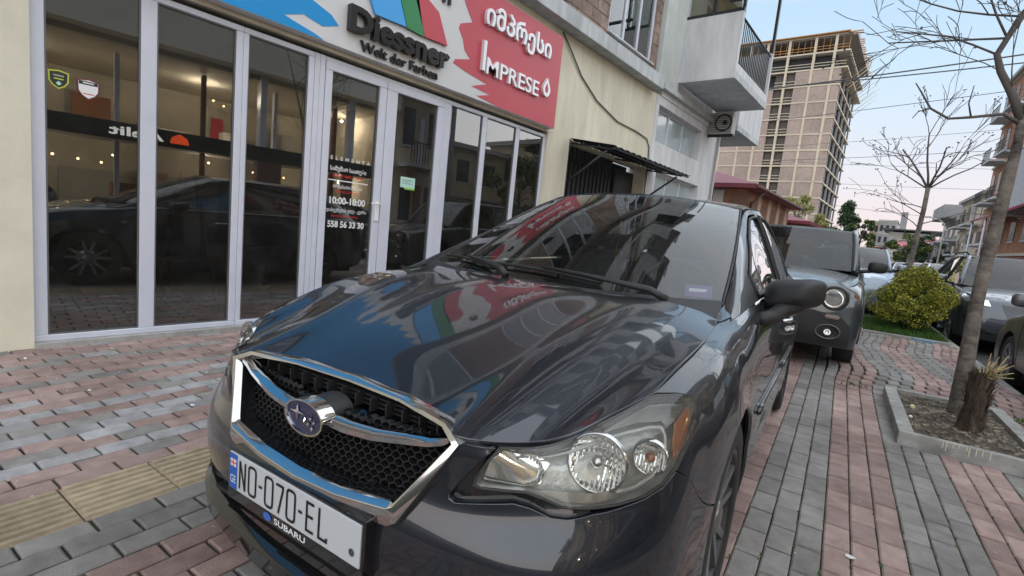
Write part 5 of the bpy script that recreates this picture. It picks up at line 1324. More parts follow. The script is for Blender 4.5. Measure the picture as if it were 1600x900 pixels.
        # mirror
        bm = bmesh.new(); bmesh.ops.create_icosphere(bm, subdivisions=3, radius=1)
        for q_ in bm.verts:
            c = q_.co; c.x = math.copysign(abs(c.x) ** .6, c.x); c.z = math.copysign(abs(c.z) ** .6, c.z); c.y = math.copysign(abs(c.y) ** .8, c.y)
            q_.co = Vector((s * (hw + .11) + c.x * .105, ye + .42 + c.y * (.05 if c.y > 0 else .08), zb + .09 + c.z * .075))
        mo = bobj('side_mirror', bm, BLACKP if style == 'jeep' else pt, P, smooth=True)
        tube('mirror_arm', [(s * (hw + .06), ye + .40, zb + .04), (s * (hw * .90), ye + .34, zb + .01)], .025, BLACKP, mo, 6)
        tube('roof_rail', [(s * rw * .98, yt + .15, zr - .02), (s * rw * .99, yt + .3, zr + .035), (s * rw * .97, yr - .2, zr + .03), (s * rw * .93, yr + .05, zr - .04)], .017, BLACKP, P, 6) if style in ('suv', 'jeep') else None
    mobj('back_glass', [(-rw * .95, yr + .2, zr - .11), (rw * .95, yr + .2, zr - .11), (hw * .86, L_ - .12, zb + .06), (-hw * .86, L_ - .12, zb + .06)], [(0, 1, 2, 3)], SGLASS, P)
    bm = bmesh.new(); bx(bm, -hw * .86, hw * .86, .45, L_ - .3, .2, .45); bx(bm, -hw * .9, hw * .9, fa + r_ + .03, ra - r_ - .03, .2, .5); bx(bm, -hw * .6, hw * .6, .3, L_ - .3, .2, .6); bobj('underbody', bm, DARKIN, P)
    for s in (1, -1):
        for Yc in (fa, ra):
            bm = bmesh.new(); vs_ = []
            for q_ in range(13):
                a = math.pi * q_ / 12; vs_.append([bm.verts.new((s * x_, Yc + (r_ + .02) * math.cos(a), wr + (r_ + .02) * math.sin(a))) for x_ in (hw * .985, hw * .6)])
            for q_ in range(12): bm.faces.new((vs_[q_][0], vs_[q_ + 1][0], vs_[q_ + 1][1], vs_[q_][1]))
            bobj('wheel_well', bm, DARKIN, P)
    box('dashboard', -hw * .8, hw * .8, yc - .1, yc + .5, .5, hc - .03, DARKIN, P)
    for x_ in (-.37, .37): box('seat', x_ - .24, x_ + .24, yt + .05, yt + .22, .5, zb + .12, SEATM, P, bev=.04); box('headrest', x_ - .12, x_ + .12, yt + .10, yt + .2, zb + .13, zb + .28, SEATM, P, bev=.03)
    box('rear_seat', -.62, .62, yr - .5, yr - .35, .5, zb + .08, SEATM, P, bev=.04)
    return root, BB, fY
PB = paint('slate_grey_paint', (.060, .075, .082), .4)
# compact off-roader with round lamps right behind the hatchback
J, JB, JF = street_car('parked_car', 'boxy slate-blue off-roader with round headlamps parked right behind the dark hatchback', 'car', -.60, 6.15, TH, PB, hw=.90, L_=4.15, hf=.93, hc=1.06, yc=1.0, zb=1.08, zr=1.66, yt=1.62, yr=3.6, rw=.71, wr=.335, fa=.80, ra=3.30, style='jeep', nose=.04, round_=.15, arch=.43, clad=True, scale=.955, res=.05)
for s in (1, -1):
    bm = bmesh.new(); lathe(bm, [(.135, .075), (.128, .045), (.11, .045), (.105, .055)], 32, 'Y', (s * .615, -.035, .80)); o = bobj('headlamp_ring', bm, BLACKP, J, smooth=True)
    bm = bmesh.new(); lathe(bm, [(.11, .05), (.10, .07), (.06, .11), (.02, .125), (.001, .125)], 32, 'Y', (s * .615, -.035, .80)); bobj('reflector', bm, REFL, o, smooth=True)
    bm = bmesh.new(); lathe(bm, [(.001, .028), (.06, .033), (.11, .046)], 32, 'Y', (s * .615, -.035, .80)); bobj('lens', bm, LENS, o, smooth=True)
    bm = bmesh.new(); bx(bm, s * .81 - .02, s * .81 + .018, .11, .2, .75, .87); bmesh.ops.bevel(bm, geom=bm.edges[:], offset=.01, segments=2, affect='EDGES'); bobj('turn_lamp', bm, AMBER, J)
    bm = bmesh.new(); lathe(bm, [(.085, .0), (.075, -.01), (.07, .03), (.001, .05)], 24, 'Y', (s * .60, .005, .43)); 
    for v in bm.verts: v.co.x = s * .60 + (v.co.x - s * .60) * 1.45
    bobj('fog_lamp_bezel', bm, mat('dull_metal', (.13, .13, .13), .4, .6), J, smooth=True)
    bm = bmesh.new(); lathe(bm, [(.035, -.01), (.025, .01), (.001, .015)], 20, 'Y', (s * .60, 0, .43)); bobj('fog_lamp', bm, REFL, J, smooth=True)
    bm = bmesh.new(); bx(bm, s * .62 - .07, s * .62 + .07, -.004, .03, .575, .62); bmesh.ops.bevel(bm, geom=bm.edges[:], offset=.012, segments=2, affect='EDGES'); bobj('daytime_lamp', bm, mat('smoked_lamp', (.28, .22, .20), .15, coat=.8), J)
bm = bmesh.new(); pol = [(-.80, .28), (.80, .28), (.84, .48), (.74, .62), (.44, .66), (-.44, .66), (-.74, .62), (-.84, .48)]
JBp = [JB.find((x, z), (abs(x), .3), (0, 2)) for x, z in [(.80, .28), (.80, .50), (.70, .60), (.40, .655)]]
panel('bumper_cladding', JB, [(0, JBp[0][1])] and symm([(0, .66), (JBp[0][0], .66), JBp[1], JBp[2], JBp[3], (0, JBp[3][1])]), BLACKP, J, off=.018, thick=.02, res=.05, gap=0, cen=(0, 2, .5)); bm.free()
gp0 = [JB.find((x, z), (abs(x), .15), (0, 2)) for x, z in [(.46, .72), (.46, .87)]]
panel('grille_panel', JB, symm([(0, gp0[0][1]), gp0[0], gp0[1], (0, gp0[1][1])]), GLOSSB, J, off=.006, thick=.01, res=.06, gap=0, cen=(0, 2, .5))
for i in range(7): 
    x = (i - 3) * .122; bm = bmesh.new(); bx(bm, x - .035, x + .035, -.012 + .01 * (abs(x) > .3), .02, .725, .865); bmesh.ops.bevel(bm, geom=bm.edges[:], offset=.01, segments=1, affect='EDGES'); bobj('grille_slot', bm, BLACKP, J)
bm = bmesh.new(); bx(bm, -.30, .30, -.03, .0, .36, .50); bobj('lower_intake', bm, DARKIN, J)
# dark crossover facing us on the street
PD = paint('graphite_paint', (.055, .062, .080), .45)
S_, SBm, _ = street_car('parked_car', 'dark crossover facing the camera at the kerb behind the leaning trunk', 'car', 2.62, 10.75, TH, PD, hw=.92, L_=4.5, hf=.92, hc=1.04, yc=1.25, zb=1.06, zr=1.66, yt=2.05, yr=3.8, rw=.64, wr=.35, fa=.95, ra=3.65, z0=-.13, style='suv', nose=.16, round_=.34, clad=True, arch=.42)
for s in (1, -1):
    sp0 = [SBm.find((x, z), (x, .15), (0, 2)) for x, z in [(.56, .80), (.60, .885), (.72, .90)]]
    panel('headlamp', SBm, [(s * a, b) for a, b in [sp0[0], sp0[1], sp0[2], (1.06, .02), (1.22, .03), (1.10, .13)]], LENS, S_, off=.012, thick=.01, res=.05, gap=0, cen=(0, 2, .5))
    panel('lamp_backing', SBm, [(s * a, b) for a, b in [sp0[0], sp0[1], sp0[2], (1.06, .02), (1.22, .03), (1.10, .13)]], REFL, S_, off=.006, thick=.004, res=.05, gap=0, cen=(0, 2, .5))
    sp1 = [SBm.find((x, z), (x, .4), (0, 2)) for x, z in [(.46, .36), (.62, .36), (.80, .60)]]
    panel('side_intake', SBm, [(s * a, b) for a, b in [sp1[0], sp1[1], (sp1[2][0] + .06, sp1[2][1]), (sp1[2][0], sp1[2][1] + .02)]], GLOSSB, S_, off=.012, thick=.01, res=.05, gap=0, cen=(0, 2, .5))
sp2 = [SBm.find((x, z), (x + .01, .3), (0, 2)) for x, z in [(.30, .50), (.44, .84)]]
panel('grille_panel', SBm, symm([(0, sp2[0][1]), sp2[0], sp2[1], (0, sp2[1][1])]), GLOSSB, S_, off=.008, thick=.01, res=.06, gap=0, cen=(0, 2, .5))
sp3 = [SBm.find((x, z), (x + .01, .5), (0, 2)) for x, z in [(.80, .30), (.76, .40)]]
panel('bumper_cladding', SBm, symm([(0, .68), (sp3[0][0], .68), sp3[1], (0, sp3[1][1])]), BLACKP, S_, off=.012, thick=.02, res=.06, gap=0, cen=(0, 2, .5))
# grey car whose near flank fills the right edge, pointing away from us
PGr = paint('warm_grey_paint', (.13, .13, .135), .5)
PGr.node_tree.nodes['Principled BSDF'].inputs['Coat Weight'].default_value = .35
street_car('parked_car', 'grey hatchback cut off by the right edge, nearest of the kerbside cars', 'car', 2.62, 8.95, TH + math.pi * 0 + math.pi, PGr, hw=.87, L_=4.2, hf=.74, hc=.96, yc=1.10, zb=.98, zr=1.46, yt=1.95, yr=3.5, rw=.58, wr=.31, fa=.85, ra=3.4, z0=-.13, style='hatch')
# silver-blue wagon behind the off-roader, then the row further down the kerb
PS = paint('steel_blue_paint', (.20, .25, .30), .5)
street_car('parked_car', 'steel blue estate car half hidden behind the off-roader', 'car', .17, 13.2, TH, PS, hw=.90, L_=4.4, hf=.84, hc=1.0, yc=1.15, zb=1.02, zr=1.56, yt=1.95, yr=3.8, rw=.66, z0=0, style='suv', res=.09)
far = [(2.62, 16.2, (.45, .46, .47), 'white saloon third in the kerbside row, beyond the yellow-green bush'), (2.62, 21.4, (.05, .05, .06), 'black car fourth in the kerbside row beyond the bush'), (2.62, 26.8, (.40, .42, .45), 'silver car fifth in the kerbside row, small in the distance'), (2.62, 32.2, (.12, .14, .20), 'dark blue car last visible in the kerbside row')]
for i, (a, b, c, lb_) in enumerate(far):
    street_car('parked_car', lb_, 'car', a, b, TH, paint('far_paint_%s' % ['white', 'black', 'silver', 'blue'][i], c, .3), z0=-.13, style='hatch', res=.14, zr=1.48, group='cars parked further along the kerb')
# cars across the street, seen in the shop glass
for i, (a, b, c, lb_) in enumerate(((5.6, -2.5, (.03, .03, .035), 'black car driving on the street to the right of the camera'), (7.3, 4.5, (.40, .40, .42), 'silver car parked across the street'), (7.3, 12.5, (.30, .03, .03), 'red car parked across the street'))):
    street_car('parked_car', lb_, 'car', a, b, TH, paint('cross_paint_%s' % ['black', 'silver', 'red'][i], c, .3), z0=-.13, style='hatch', res=.14, zr=1.5)

# ================================================================== trees, bush, planter
bark = mat('bark', (.12, .10, .085), .95, noise=.65, nscale=17, bump=1.0, bscale=60, stretch=(1, 1, 1.6), col2=(.27, .235, .20), detail=7)
twig = mat('twig_bark', (.105, .090, .080), .9)
def grow(bm, p, d, ln, r, depth, rnd, spread=.55, seg=4, buds=None, droop=0., mr=.0028):
    pts = [p]; rad = [r]
    for i in range(seg):
        d = (d + Vector((rnd.gauss(0, .13), rnd.gauss(0, .13), rnd.gauss(0, .10) - droop))).normalized(); p = p + d * ln / seg; pts.append(p); rad.append(max(mr, r * (1 - .45 * (i + 1) / seg)))
    tube_geo(bm, pts, rad, 6 if r > .008 else 4, True)
    if depth == 0:
        if buds is not None: buds.append(p)
        return
    n = rnd.choice([2, 3, 3])
    for k_ in range(n):
        i = rnd.randint(1, seg); t = d.orthogonal().normalized(); t.rotate(Matrix.Rotation(rnd.random() * 6.28, 3, d)); nd = (d + t * spread * rnd.uniform(.7, 1.4) + Vector((0, 0, .12))).normalized()
        grow(bm, pts[i], nd, ln * rnd.uniform(.55, .8), rad[i] * .62, depth - 1, rnd, spread, seg, buds, droop, mr)
def tr_world(pts): return [Vector(p) for p in pts]
rnd = random.Random(5)
T1 = empty('bare_tree', (.44, 5.3, .05), label='bare street tree with a leaning-looking grey trunk rising from the square planter at right', cat='tree')
def t1(o): o.parent = T1; o.matrix_parent_inverse = Matrix.Translation((-.44, -5.3, -.05)); return o
trunk = [(.445, 5.3, .0), (.445, 5.3, .12), (.425, 5.3, .49), (.41, 5.3, .96), (.415, 5.3, 1.31), (.435, 5.3, 1.85), (.45, 5.3, 2.15), (.44, 5.3, 2.36)]
bm = bmesh.new(); tube_geo(bm, trunk, [.090, .068, .050, .045, .042, .037, .033, .031], 14)
for v in bm.verts:
    n_ = math.sin(v.co.z * 31 + v.co.x * 40) * .003 + math.sin(v.co.z * 13 + v.co.y * 55) * .004; v.co.x += n_; v.co.y += n_ * .7
t1(bobj('trunk', bm, bark, smooth=True))
bm = bmesh.new(); buds = []
tube_geo(bm, [(.44, 5.3, 2.33), (.36, 5.3, 2.52), (.27, 5.32, 2.70), (.23, 5.33, 2.83), (.27, 5.35, 2.95), (.33, 5.36, 3.1), (.42, 5.4, 3.45), (.5, 5.5, 4.1)], [.033, .027, .024, .021, .019, .017, .013, .007], 8)
tube_geo(bm, [(.44, 5.3, 2.33), (.50, 5.28, 2.6), (.62, 5.25, 2.95), (.8, 5.2, 3.5), (1.0, 5.1, 4.2)], [.03, .022, .018, .013, .007], 8)
tube_geo(bm, [(.44, 5.3, 2.30), (.33, 5.22, 2.36), (.15, 5.15, 2.33), (.02, 5.12, 2.32), (-.10, 5.10, 2.40), (-.17, 5.10, 2.52), (-.22, 5.1, 2.6)], [.018, .012, .010, .009, .008, .006, .004], 6)
tube_geo(bm, [(-.10, 5.10, 2.40), (-.17, 5.1, 2.38), (-.2, 5.1, 2.33)], [.007, .004, .003], 5); tube_geo(bm, [(.15, 5.15, 2.33), (.12, 5.1, 2.42), (.13, 5.1, 2.55)], [.007, .005, .003], 5)
for p, d, ln, r in (((.23, 5.33, 2.83), (-.9, -.1, .30), .7, .013), ((.27, 5.35, 2.95), (-1, .1, .22), .8, .014), ((.27, 5.35, 2.95), (-.5, .2, 1), .8, .014), ((.33, 5.36, 3.1), (-1, 0, .35), .8, .013), ((.42, 5.4, 3.45), (-.8, .2, .6), .9, .012), ((.42, 5.4, 3.45), (.6, .2, .7), .9, .012), ((.36, 5.3, 2.52), (-.4, -.2, 1), .6, .010), ((.62, 5.25, 2.95), (-.3, 0, 1), .8, .013), ((.8, 5.2, 3.5), (-.5, .3, .9), .9, .012), ((.50, 5.28, 2.6), (.6, -.3, .7), .7, .012), ((.23, 5.33, 2.83), (.1, .1, 1), .7, .014), ((.27, 5.32, 2.70), (-1, .0, .5), .5, .008)):
    grow(bm, Vector(p), Vector(d).normalized(), ln, r * .62, rnd.choice([2, 3]), rnd, .6, 4, buds)
t1(bobj('branches', bm, twig))
bm = bmesh.new()
for b_ in buds:
    if rnd.random() < .2: bmesh.ops.create_icosphere(bm, subdivisions=1, radius=rnd.uniform(.006, .014), matrix=Matrix.Translation(b_))
t1(bobj('buds', bm, twig, kind='stuff'))
# second bare tree beyond the bush
T2 = empty('bare_tree', (-.08, 14, 0), label='slim bare tree with an upswept crown standing behind the yellow-green bush', cat='tree')
def t2(o): o.parent = T2; o.matrix_parent_inverse = Matrix.Translation((.08, -14, 0)); return o
bm = bmesh.new(); tube_geo(bm, [(-.10, 14, 0), (-.10, 14, 1.0), (-.08, 14, 1.7), (-.05, 14, 2.4), (-.05, 14, 2.9)], [.075, .058, .050, .045, .042], 10); t2(bobj('trunk', bm, bark, smooth=True))
bm = bmesh.new(); buds = []; rnd = random.Random(11)
for d, ln, r in (((-.45, 0, 1), 1.3, .035), ((.35, .1, 1), 1.2, .03), ((-.15, .2, 1), 1.5, .035), ((.75, 0, .75), 1.3, .026), ((-1, .1, .65), 1.2, .024), ((.1, -.3, 1), 1.3, .03)):
    grow(bm, Vector((-.05, 14, 2.85)), Vector(d).normalized(), ln * .78, r * .7, 3, rnd, .36, 4, buds, 0, .006)
for z, d in ((2.30, (-1, 0, .35)), (2.1, (1, 0, .5)), (2.45, (-1, .2, .2)), (2.0, (-.8, 0, .7))): grow(bm, Vector((-.06, 14, z)), Vector(d).normalized(), .75, .011, 2, rnd, .5, 4, buds, 0, .005)
t2(bobj('branches', bm, twig))
bm = bmesh.new()
for b_ in buds:
    if rnd.random() < .6:
        for _ in range(3): bmesh.ops.create_icosphere(bm, subdivisions=1, radius=rnd.uniform(.008, .018), matrix=Matrix.Translation(b_ + Vector((rnd.gauss(0, .03), rnd.gauss(0, .03), rnd.gauss(0, .03)))))
t2(bobj('buds', bm, twig, kind='stuff'))
# foliage builder
def leaves(bm, n, samp, size, rnd, up_=.4, mi_n=2):
    for i in range(n):
        p = samp(); d = Vector((rnd.gauss(0, 1), rnd.gauss(0, 1), rnd.gauss(0, 1) + up_)).normalized(); t = d.orthogonal().normalized(); t.rotate(Matrix.Rotation(rnd.random() * 6.28, 3, d)); b_ = d.cross(t); s = size * rnd.uniform(.6, 1.3)
        v = [bm.verts.new(p + t * s), bm.verts.new(p + b_ * s * .45 + d * s * .15), bm.verts.new(p - t * s), bm.verts.new(p - b_ * s * .45 + d * s * .15)]
        f = bm.faces.new(v); f.material_index = rnd.randint(0, mi_n - 1)
def lf(name, c): return mat(name, c, .7, spec=.3)
BU = empty('bush', (.1, 11.2, 0), label='rounded yellow-green bush in a kerbed bed between the two parking rows', cat='bush')
def bu(o): o.parent = BU; o.matrix_parent_inverse = Matrix.Translation((-.1, -11.2, 0)); return o
rnd = random.Random(3); clumps = []
for i in range(44):
    a = rnd.random() * 6.28; ph = rnd.uniform(-.3, 1.45); rr = rnd.uniform(.62, 1.06)
    clumps.append((Vector((.10 + .56 * rr * math.cos(a) * math.cos(ph), 11.3 + .75 * rr * math.sin(a) * math.cos(ph), .48 + .56 * rr * math.sin(ph))), rnd.uniform(.09, .23)))
def sampb():
    c, r = rnd.choice(clumps); d = Vector((rnd.gauss(0, 1), rnd.gauss(0, 1), rnd.gauss(0, 1))).normalized(); return c + d * r * rnd.uniform(.75, 1.05)
bm = bmesh.new(); leaves(bm, 26000, sampb, .020, rnd, .5, 4)
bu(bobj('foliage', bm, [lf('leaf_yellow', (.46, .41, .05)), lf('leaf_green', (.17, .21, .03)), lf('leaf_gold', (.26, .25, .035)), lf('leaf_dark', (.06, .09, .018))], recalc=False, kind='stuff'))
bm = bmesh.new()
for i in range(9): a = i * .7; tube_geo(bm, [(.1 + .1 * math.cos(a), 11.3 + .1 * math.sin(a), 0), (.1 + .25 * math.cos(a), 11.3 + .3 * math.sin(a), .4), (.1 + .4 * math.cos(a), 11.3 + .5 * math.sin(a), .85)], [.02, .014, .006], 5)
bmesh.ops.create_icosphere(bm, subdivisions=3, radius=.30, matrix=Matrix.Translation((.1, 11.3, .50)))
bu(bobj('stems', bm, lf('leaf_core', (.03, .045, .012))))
BD = empty('kerbed_bed', tuple(WL(1.0, 11.4)), TH, kind='structure')
o = box('soil', -.56, .56, -1.30, 1.30, -.02, .04, soil, BD)
for a_ in ((-.60, .56, -1.36, -1.302), (-.60, -.562, -1.30, 1.36), (-.56, .56, 1.302, 1.36)): box('edging', a_[0], a_[1], a_[2], a_[3], -.02, .07, conc, BD, bev=.008)
box('edging', .10, .38, -1.42, -1.362, -.02, .062, mat('edging_blue', (.16, .28, .38), .8, noise=.3, nscale=12), BD)
gr = lf('grass_green', (.06, .13, .025)); bm = bmesh.new(); rnd = random.Random(8)
for i in range(5200):
    w_, l = rnd.uniform(-.56, .56) + 1.0, 11.4 + rnd.uniform(-1.28, 1.25); p = WL(w_, l, .035); h = rnd.uniform(.04, .13); a = rnd.random() * 6.28; dx = Vector((math.cos(a), math.sin(a), 0)) * .005; ln = Vector((rnd.gauss(0, .03), rnd.gauss(0, .03), h))
    bm.faces.new([bm.verts.new(p - dx), bm.verts.new(p + dx), bm.verts.new(p + ln)])
bobj('grass', bm, gr, recalc=False, kind='stuff')
# square planter
PLN = empty('tree_planter', tuple(WL(.87, 4.85)), TH, label='low square planter of concrete kerbs with bare soil round the trunk', cat='planter')
kc = mat('planter_kerb', (.31, .305, .285), .85, noise=.4, nscale=12, bump=.5, bscale=90)
W0, W1, L0, L1 = -.395, .395, -.72, .72
box('soil', W0 + .05, W1 - .05, L0 + .05, L1 - .05, -.05, .055, mat('planter_soil', (.075, .060, .046), .95, noise=.6, nscale=30, bump=1., bscale=70), PLN)
for a_ in ((W0, W1, L0, L0 + .05), (W0, W1, L1 - .05, L1), (W0, W0 + .085, L0 + .052, L1 - .052), (W1 - .085, W1, L0 + .052, L1 - .052)): box('kerb_slab', a_[0], a_[1], a_[2], a_[3], -.05, .090, kc, PLN, bev=.006)
bm = bmesh.new(); rnd = random.Random(4)
for i in range(420):
    x, y = rnd.uniform(W0 + .1, W1 - .1), rnd.uniform(L0 + .07, L1 - .07); s = rnd.uniform(.004, .014); bx(bm, -s * 1.8, s * 1.8, -s * .7, s * .7, -.003, s * .5, M=Matrix.Translation((x, y, .058)) @ Matrix.Rotation(rnd.random() * 6, 4, 'Z') @ Matrix.Rotation(rnd.gauss(0, .4), 4, 'X'))
bobj('debris', bm, mat('soil_litter', (.12, .09, .06), .95, noise=.7, nscale=30, col2=(.34, .29, .22)), PLN, kind='stuff')
bm = bmesh.new(); bmesh.ops.create_icosphere(bm, subdivisions=2, radius=.020, matrix=Matrix.Translation((-.24, .18, .07))); bobj('litter', bm, mat('litter_cream', (.55, .52, .30), .7), PLN, smooth=True)
bm = bmesh.new(); bmesh.ops.create_icosphere(bm, subdivisions=2, radius=.013, matrix=Matrix.Translation((-.28, -.15, .065))); bobj('litter', bm, WHITEI, PLN, smooth=True)
# drips of paint on the front kerb
bm = bmesh.new(); 
for i in range(9): x = -.17 + i * .028 + rnd.uniform(-.008, .008); h = rnd.uniform(.02, .06); bx(bm, x - .003, x + .003, L0 - .002, L0 + .001, .088 - h, .089)
bobj('paint_drips', bm, mat('drip', (.55, .48, .38), .7), PLN, kind='stuff')
# palm stump beside the trunk
pc = WL(.935, 4.74); PS_ = empty('palm_stump', (pc.x, pc.y, .08), label='short shaggy palm stump with a few dry fronds beside the trunk', cat='palm')
def pf(o): o.parent = PS_; o.matrix_parent_inverse = Matrix.Translation((-pc.x, -pc.y, -.08)); return o
pm2 = mat('palm_fibre', (.115, .082, .060), .95, noise=.6, nscale=40, bump=1., bscale=60, stretch=(1, 1, .2)); dry = mat('dry_frond', (.34, .27, .13), .8, noise=.4, nscale=20); rnd = random.Random(9)
bm = bmesh.new(); lathe(bm, [(.066, 0), (.062, .08), (.054, .20), (.050, .29), (.052, .35), (.04, .40), (.01, .42)], 18, 'Z', (pc.x, pc.y, .06), close=False)
for v in bm.verts: v.co += Vector((rnd.gauss(0, .008), rnd.gauss(0, .008), 0))
pf(bobj('stump', bm, pm2, smooth=False)); bm = bmesh.new()
for i in range(900):
    a = rnd.random() * 6.28; z = rnd.uniform(.07, .45); r_ = .053 + .01 * rnd.random(); p = Vector((pc.x + r_ * math.cos(a), pc.y + r_ * math.sin(a), z)); o_ = Vector((math.cos(a), math.sin(a), 0)); e_ = p + o_ * rnd.uniform(-.01, .035) + Vector((rnd.gauss(0, .01), rnd.gauss(0, .01), rnd.uniform(.03, .10))); s = Vector((-math.sin(a), math.cos(a), 0)) * rnd.uniform(.003, .009)
    bm.faces.new([bm.verts.new(p - s), bm.verts.new(p + s), bm.verts.new(e_ + s * .3), bm.verts.new(e_ - s * .3)])
pf(bobj('fibres', bm, [pm2], recalc=False, kind='stuff'))
for i in range(22):
    a = rnd.uniform(-1.5, 1.9); o_ = Vector((math.cos(a), math.sin(a), 0)); L__ = rnd.uniform(.04, .17); h = rnd.uniform(.05, .22); b0 = Vector((pc.x, pc.y, .42)) + o_ * rnd.uniform(.0, .04); e_ = b0 + o_ * L__ + Vector((0, 0, h)); m_ = b0.lerp(e_, .5) + Vector((0, 0, .02))
    pf(tube('frond', [b0, m_, e_], [.007, .005, .002], dry, None, 5))
# weeds at the kerb
bm = bmesh.new()
for cx_, cy_, n_ in ((.28, 5.66, 40), (1.35, 5.6, 80)):
    for i in range(n_):
        p = WL(cx_ + rnd.gauss(0, .05), cy_ + rnd.gauss(0, .04), 0); a = rnd.random() * 6.28; dx = Vector((math.cos(a), math.sin(a), 0)) * .006; bm.faces.new([bm.verts.new(p - dx), bm.verts.new(p + dx), bm.verts.new(p + Vector((rnd.gauss(0, .02), rnd.gauss(0, .02), rnd.uniform(.02, .06))))])
bobj('weeds', bm, gr, recalc=False, kind='stuff')

# ================================================================== buildings down the street
brk = mat('orange_brick', (.32, .15, .085), .9, noise=.3, nscale=5, bump=.4, bscale=30)
twb = mat('tower_block_wall', (.35, .27, .23), .9, noise=.22, nscale=2.2, bump=.3, bscale=8)
twc = mat('tower_concrete', (.55, .47, .36), .85, noise=.12, nscale=1.2)
dkv = mat('dark_void', (.035, .035, .038), .9)
orj = mat('timber_edge', (.42, .21, .08), .85)
TW = empty('tower_block', (-23, 100, 0), label='tall unfinished tower block with pale concrete frame and pinkish block infill', cat='building')
def tw(o): o.parent = TW; o.matrix_parent_inverse = Matrix.Translation((23, -100, 0)); return o
X0, X1, Y0, Y1, ST_, NF = -32.6, -14.6, 100., 124., 2.70, 14
cols = [-32.6, -30.6, -27.6, -24.4, -23.2 + .0, -19.9, -16.9, -14.6]
tw(box('core', X0 + 1.0, X1 - 1.0, Y0 + 1.2, Y1 - 1.0, 0, ST_ * 13.2, dkv))
colx = [-32.4, -29.2, -26.4, -22.9, -18.9, -15.9]
bays = [(-32.6, -24.3), (-21.5, -14.6)]
for f in range(NF + 1):
    z = f * ST_ + .4; top = f >= 12
    tw(box('floor_slab', X0 - .1, X1 + (.9 if top else .12), Y0 - (.06), Y1 + .1, z - .14, z + .10, twc))
    if f == NF: continue
    if not top:
        edges_ = [X0] + [c for c in colx[1:]] + [X1]
        for a_, b_ in ((X0, -29.4), (-29.0, -26.6), (-26.2, -24.5), (-21.3, -19.1), (-18.7, -16.1), (-15.7, X1)):
            if f < 11 or a_ > -22: tw(box('wall_infill', a_, b_, Y0 + .02, Y0 + .25, z + .101, z + ST_ - .141, twb))
        for a_, b_ in ((-24.5, -23.1), (-22.7, -21.3)):
            tw(box('window_bay', a_, b_, Y0 + .5, Y0 + .6, z + .101, z + ST_ - .141, mat('bay_dark', (.10, .085, .075), .9))); tw(box('rail', a_, b_, Y0 + .05, Y0 + .12, z + .95, z + 1.05, twc)); tw(box('rail', a_, b_, Y0 + .05, Y0 + .12, z + .45, z + .55, twc))
    else:
        for zz in (.5, .95): tw(box('rail', X0, X1 + .6, Y0 + .0, Y0 + .06, z + zz, z + zz + .09, orj if f == 13 else twc))
    for c in colx: tw(box('column', c - .19, c + .19, Y0 - .10, Y0 + .28, z + .101, z + ST_ - .141, twc))
    # flank along the street: open grid
    if not top:
        for k_ in range(5):
            yy = Y0 + 1.5 + k_ * 5.0; tw(box('column', X1 - .2, X1 + .08, yy - .2, yy + .2, z + .101, z + ST_ - .141, mat('flank_concrete', (.26, .26, .25), .9)))
            if k_ < 4: tw(box('flank_panel', X1 - .35, X1 - .25, yy + .25, yy + 2.6, z + .101, z + ST_ - .141, mat('flank_wall', (.22, .20, .19), .9))); tw(box('window', X1 - .40, X1 - .36, yy + 2.6, yy + 4.75, z + .101, z + ST_ - .141, dkv))
        tw(box('flank_panel', X1 - .3, X1 - .02, Y0 + .26, Y0 + 1.2, z + .101, z + ST_ - .141, twb))
    else:
        tw(box('ceiling_sheet', X0, X1 + .75 * (f - 11), Y0 + .3, Y1, z + ST_ - .30, z + ST_ - .145, mat('slab_under', (.30, .28, .26), .9)))
zt = NF * ST_ + .5
tw(box('formwork', X0 - .3, X1 + .5, Y0 - .6, Y1 + .5, zt + .0, zt + .16, orj))
rnd = random.Random(2)
for i in range(24): tw(box('joist', X1 + .3, X1 + 1.9 + rnd.uniform(-.3, .4), Y0 - .3 + i * 1.0, Y0 - .2 + i * 1.0, zt - .22, zt - .02, orj))
for i in range(20): x = X0 + .5 + i * .95; tw(box('prop', x, x + .08, Y0 + .5, Y0 + .6, zt - ST_ + .1, zt - .15, orj))
for i in range(12): y = Y0 + 2 + i * 1.9; tw(tube('scaffold_pole', [(X1 + .6, y, zt - 9 + (i % 3) * 1.5), (X1 + 3.8, y + .5, zt - 6 + (i % 3) * 1.5)], .06, twc, None, 4))
# red roofed brick house
HS = empty('brick_house', (-6.5, 24, 0), label='low brown brick house with a dark red metal roof beyond the white wall', cat='building')
def hs(o): o.parent = HS; o.matrix_parent_inverse = Matrix.Translation((6.5, -24, 0)); return o
rr_m = mat('red_metal_roof', (.19, .035, .05), .5, noise=.2, nscale=3)
hs(box('wall', -12, -5.45, 20.5, 29, -.1, 3.6, brk)); hs(box('wall', -6.6, -6.2, 20.44, 20.499, 0, 3.4, mat('house_pillar', (.42, .40, .38), .9)))
hs(box('window', -5.98, -5.25, 20.44, 20.49, .2, 3.3, mat('brown_shutter', (.16, .085, .05), .7)))
hs(box('wall', -12, -5.2, 31, 37, -.1, 2.98, brk))
for i in range(4):
    y = 21.4 + i * 1.8; hs(box('window', -5.48, -5.42, y, y + .75, 1.0, 3.1, mat('brown_shutter', (.16, .085, .05), .7))); hs(box('pier', -5.49, -5.37, y + .95, y + 1.5, 0, 3.5, mat('pink_pier', (.42, .28, .22), .9)))
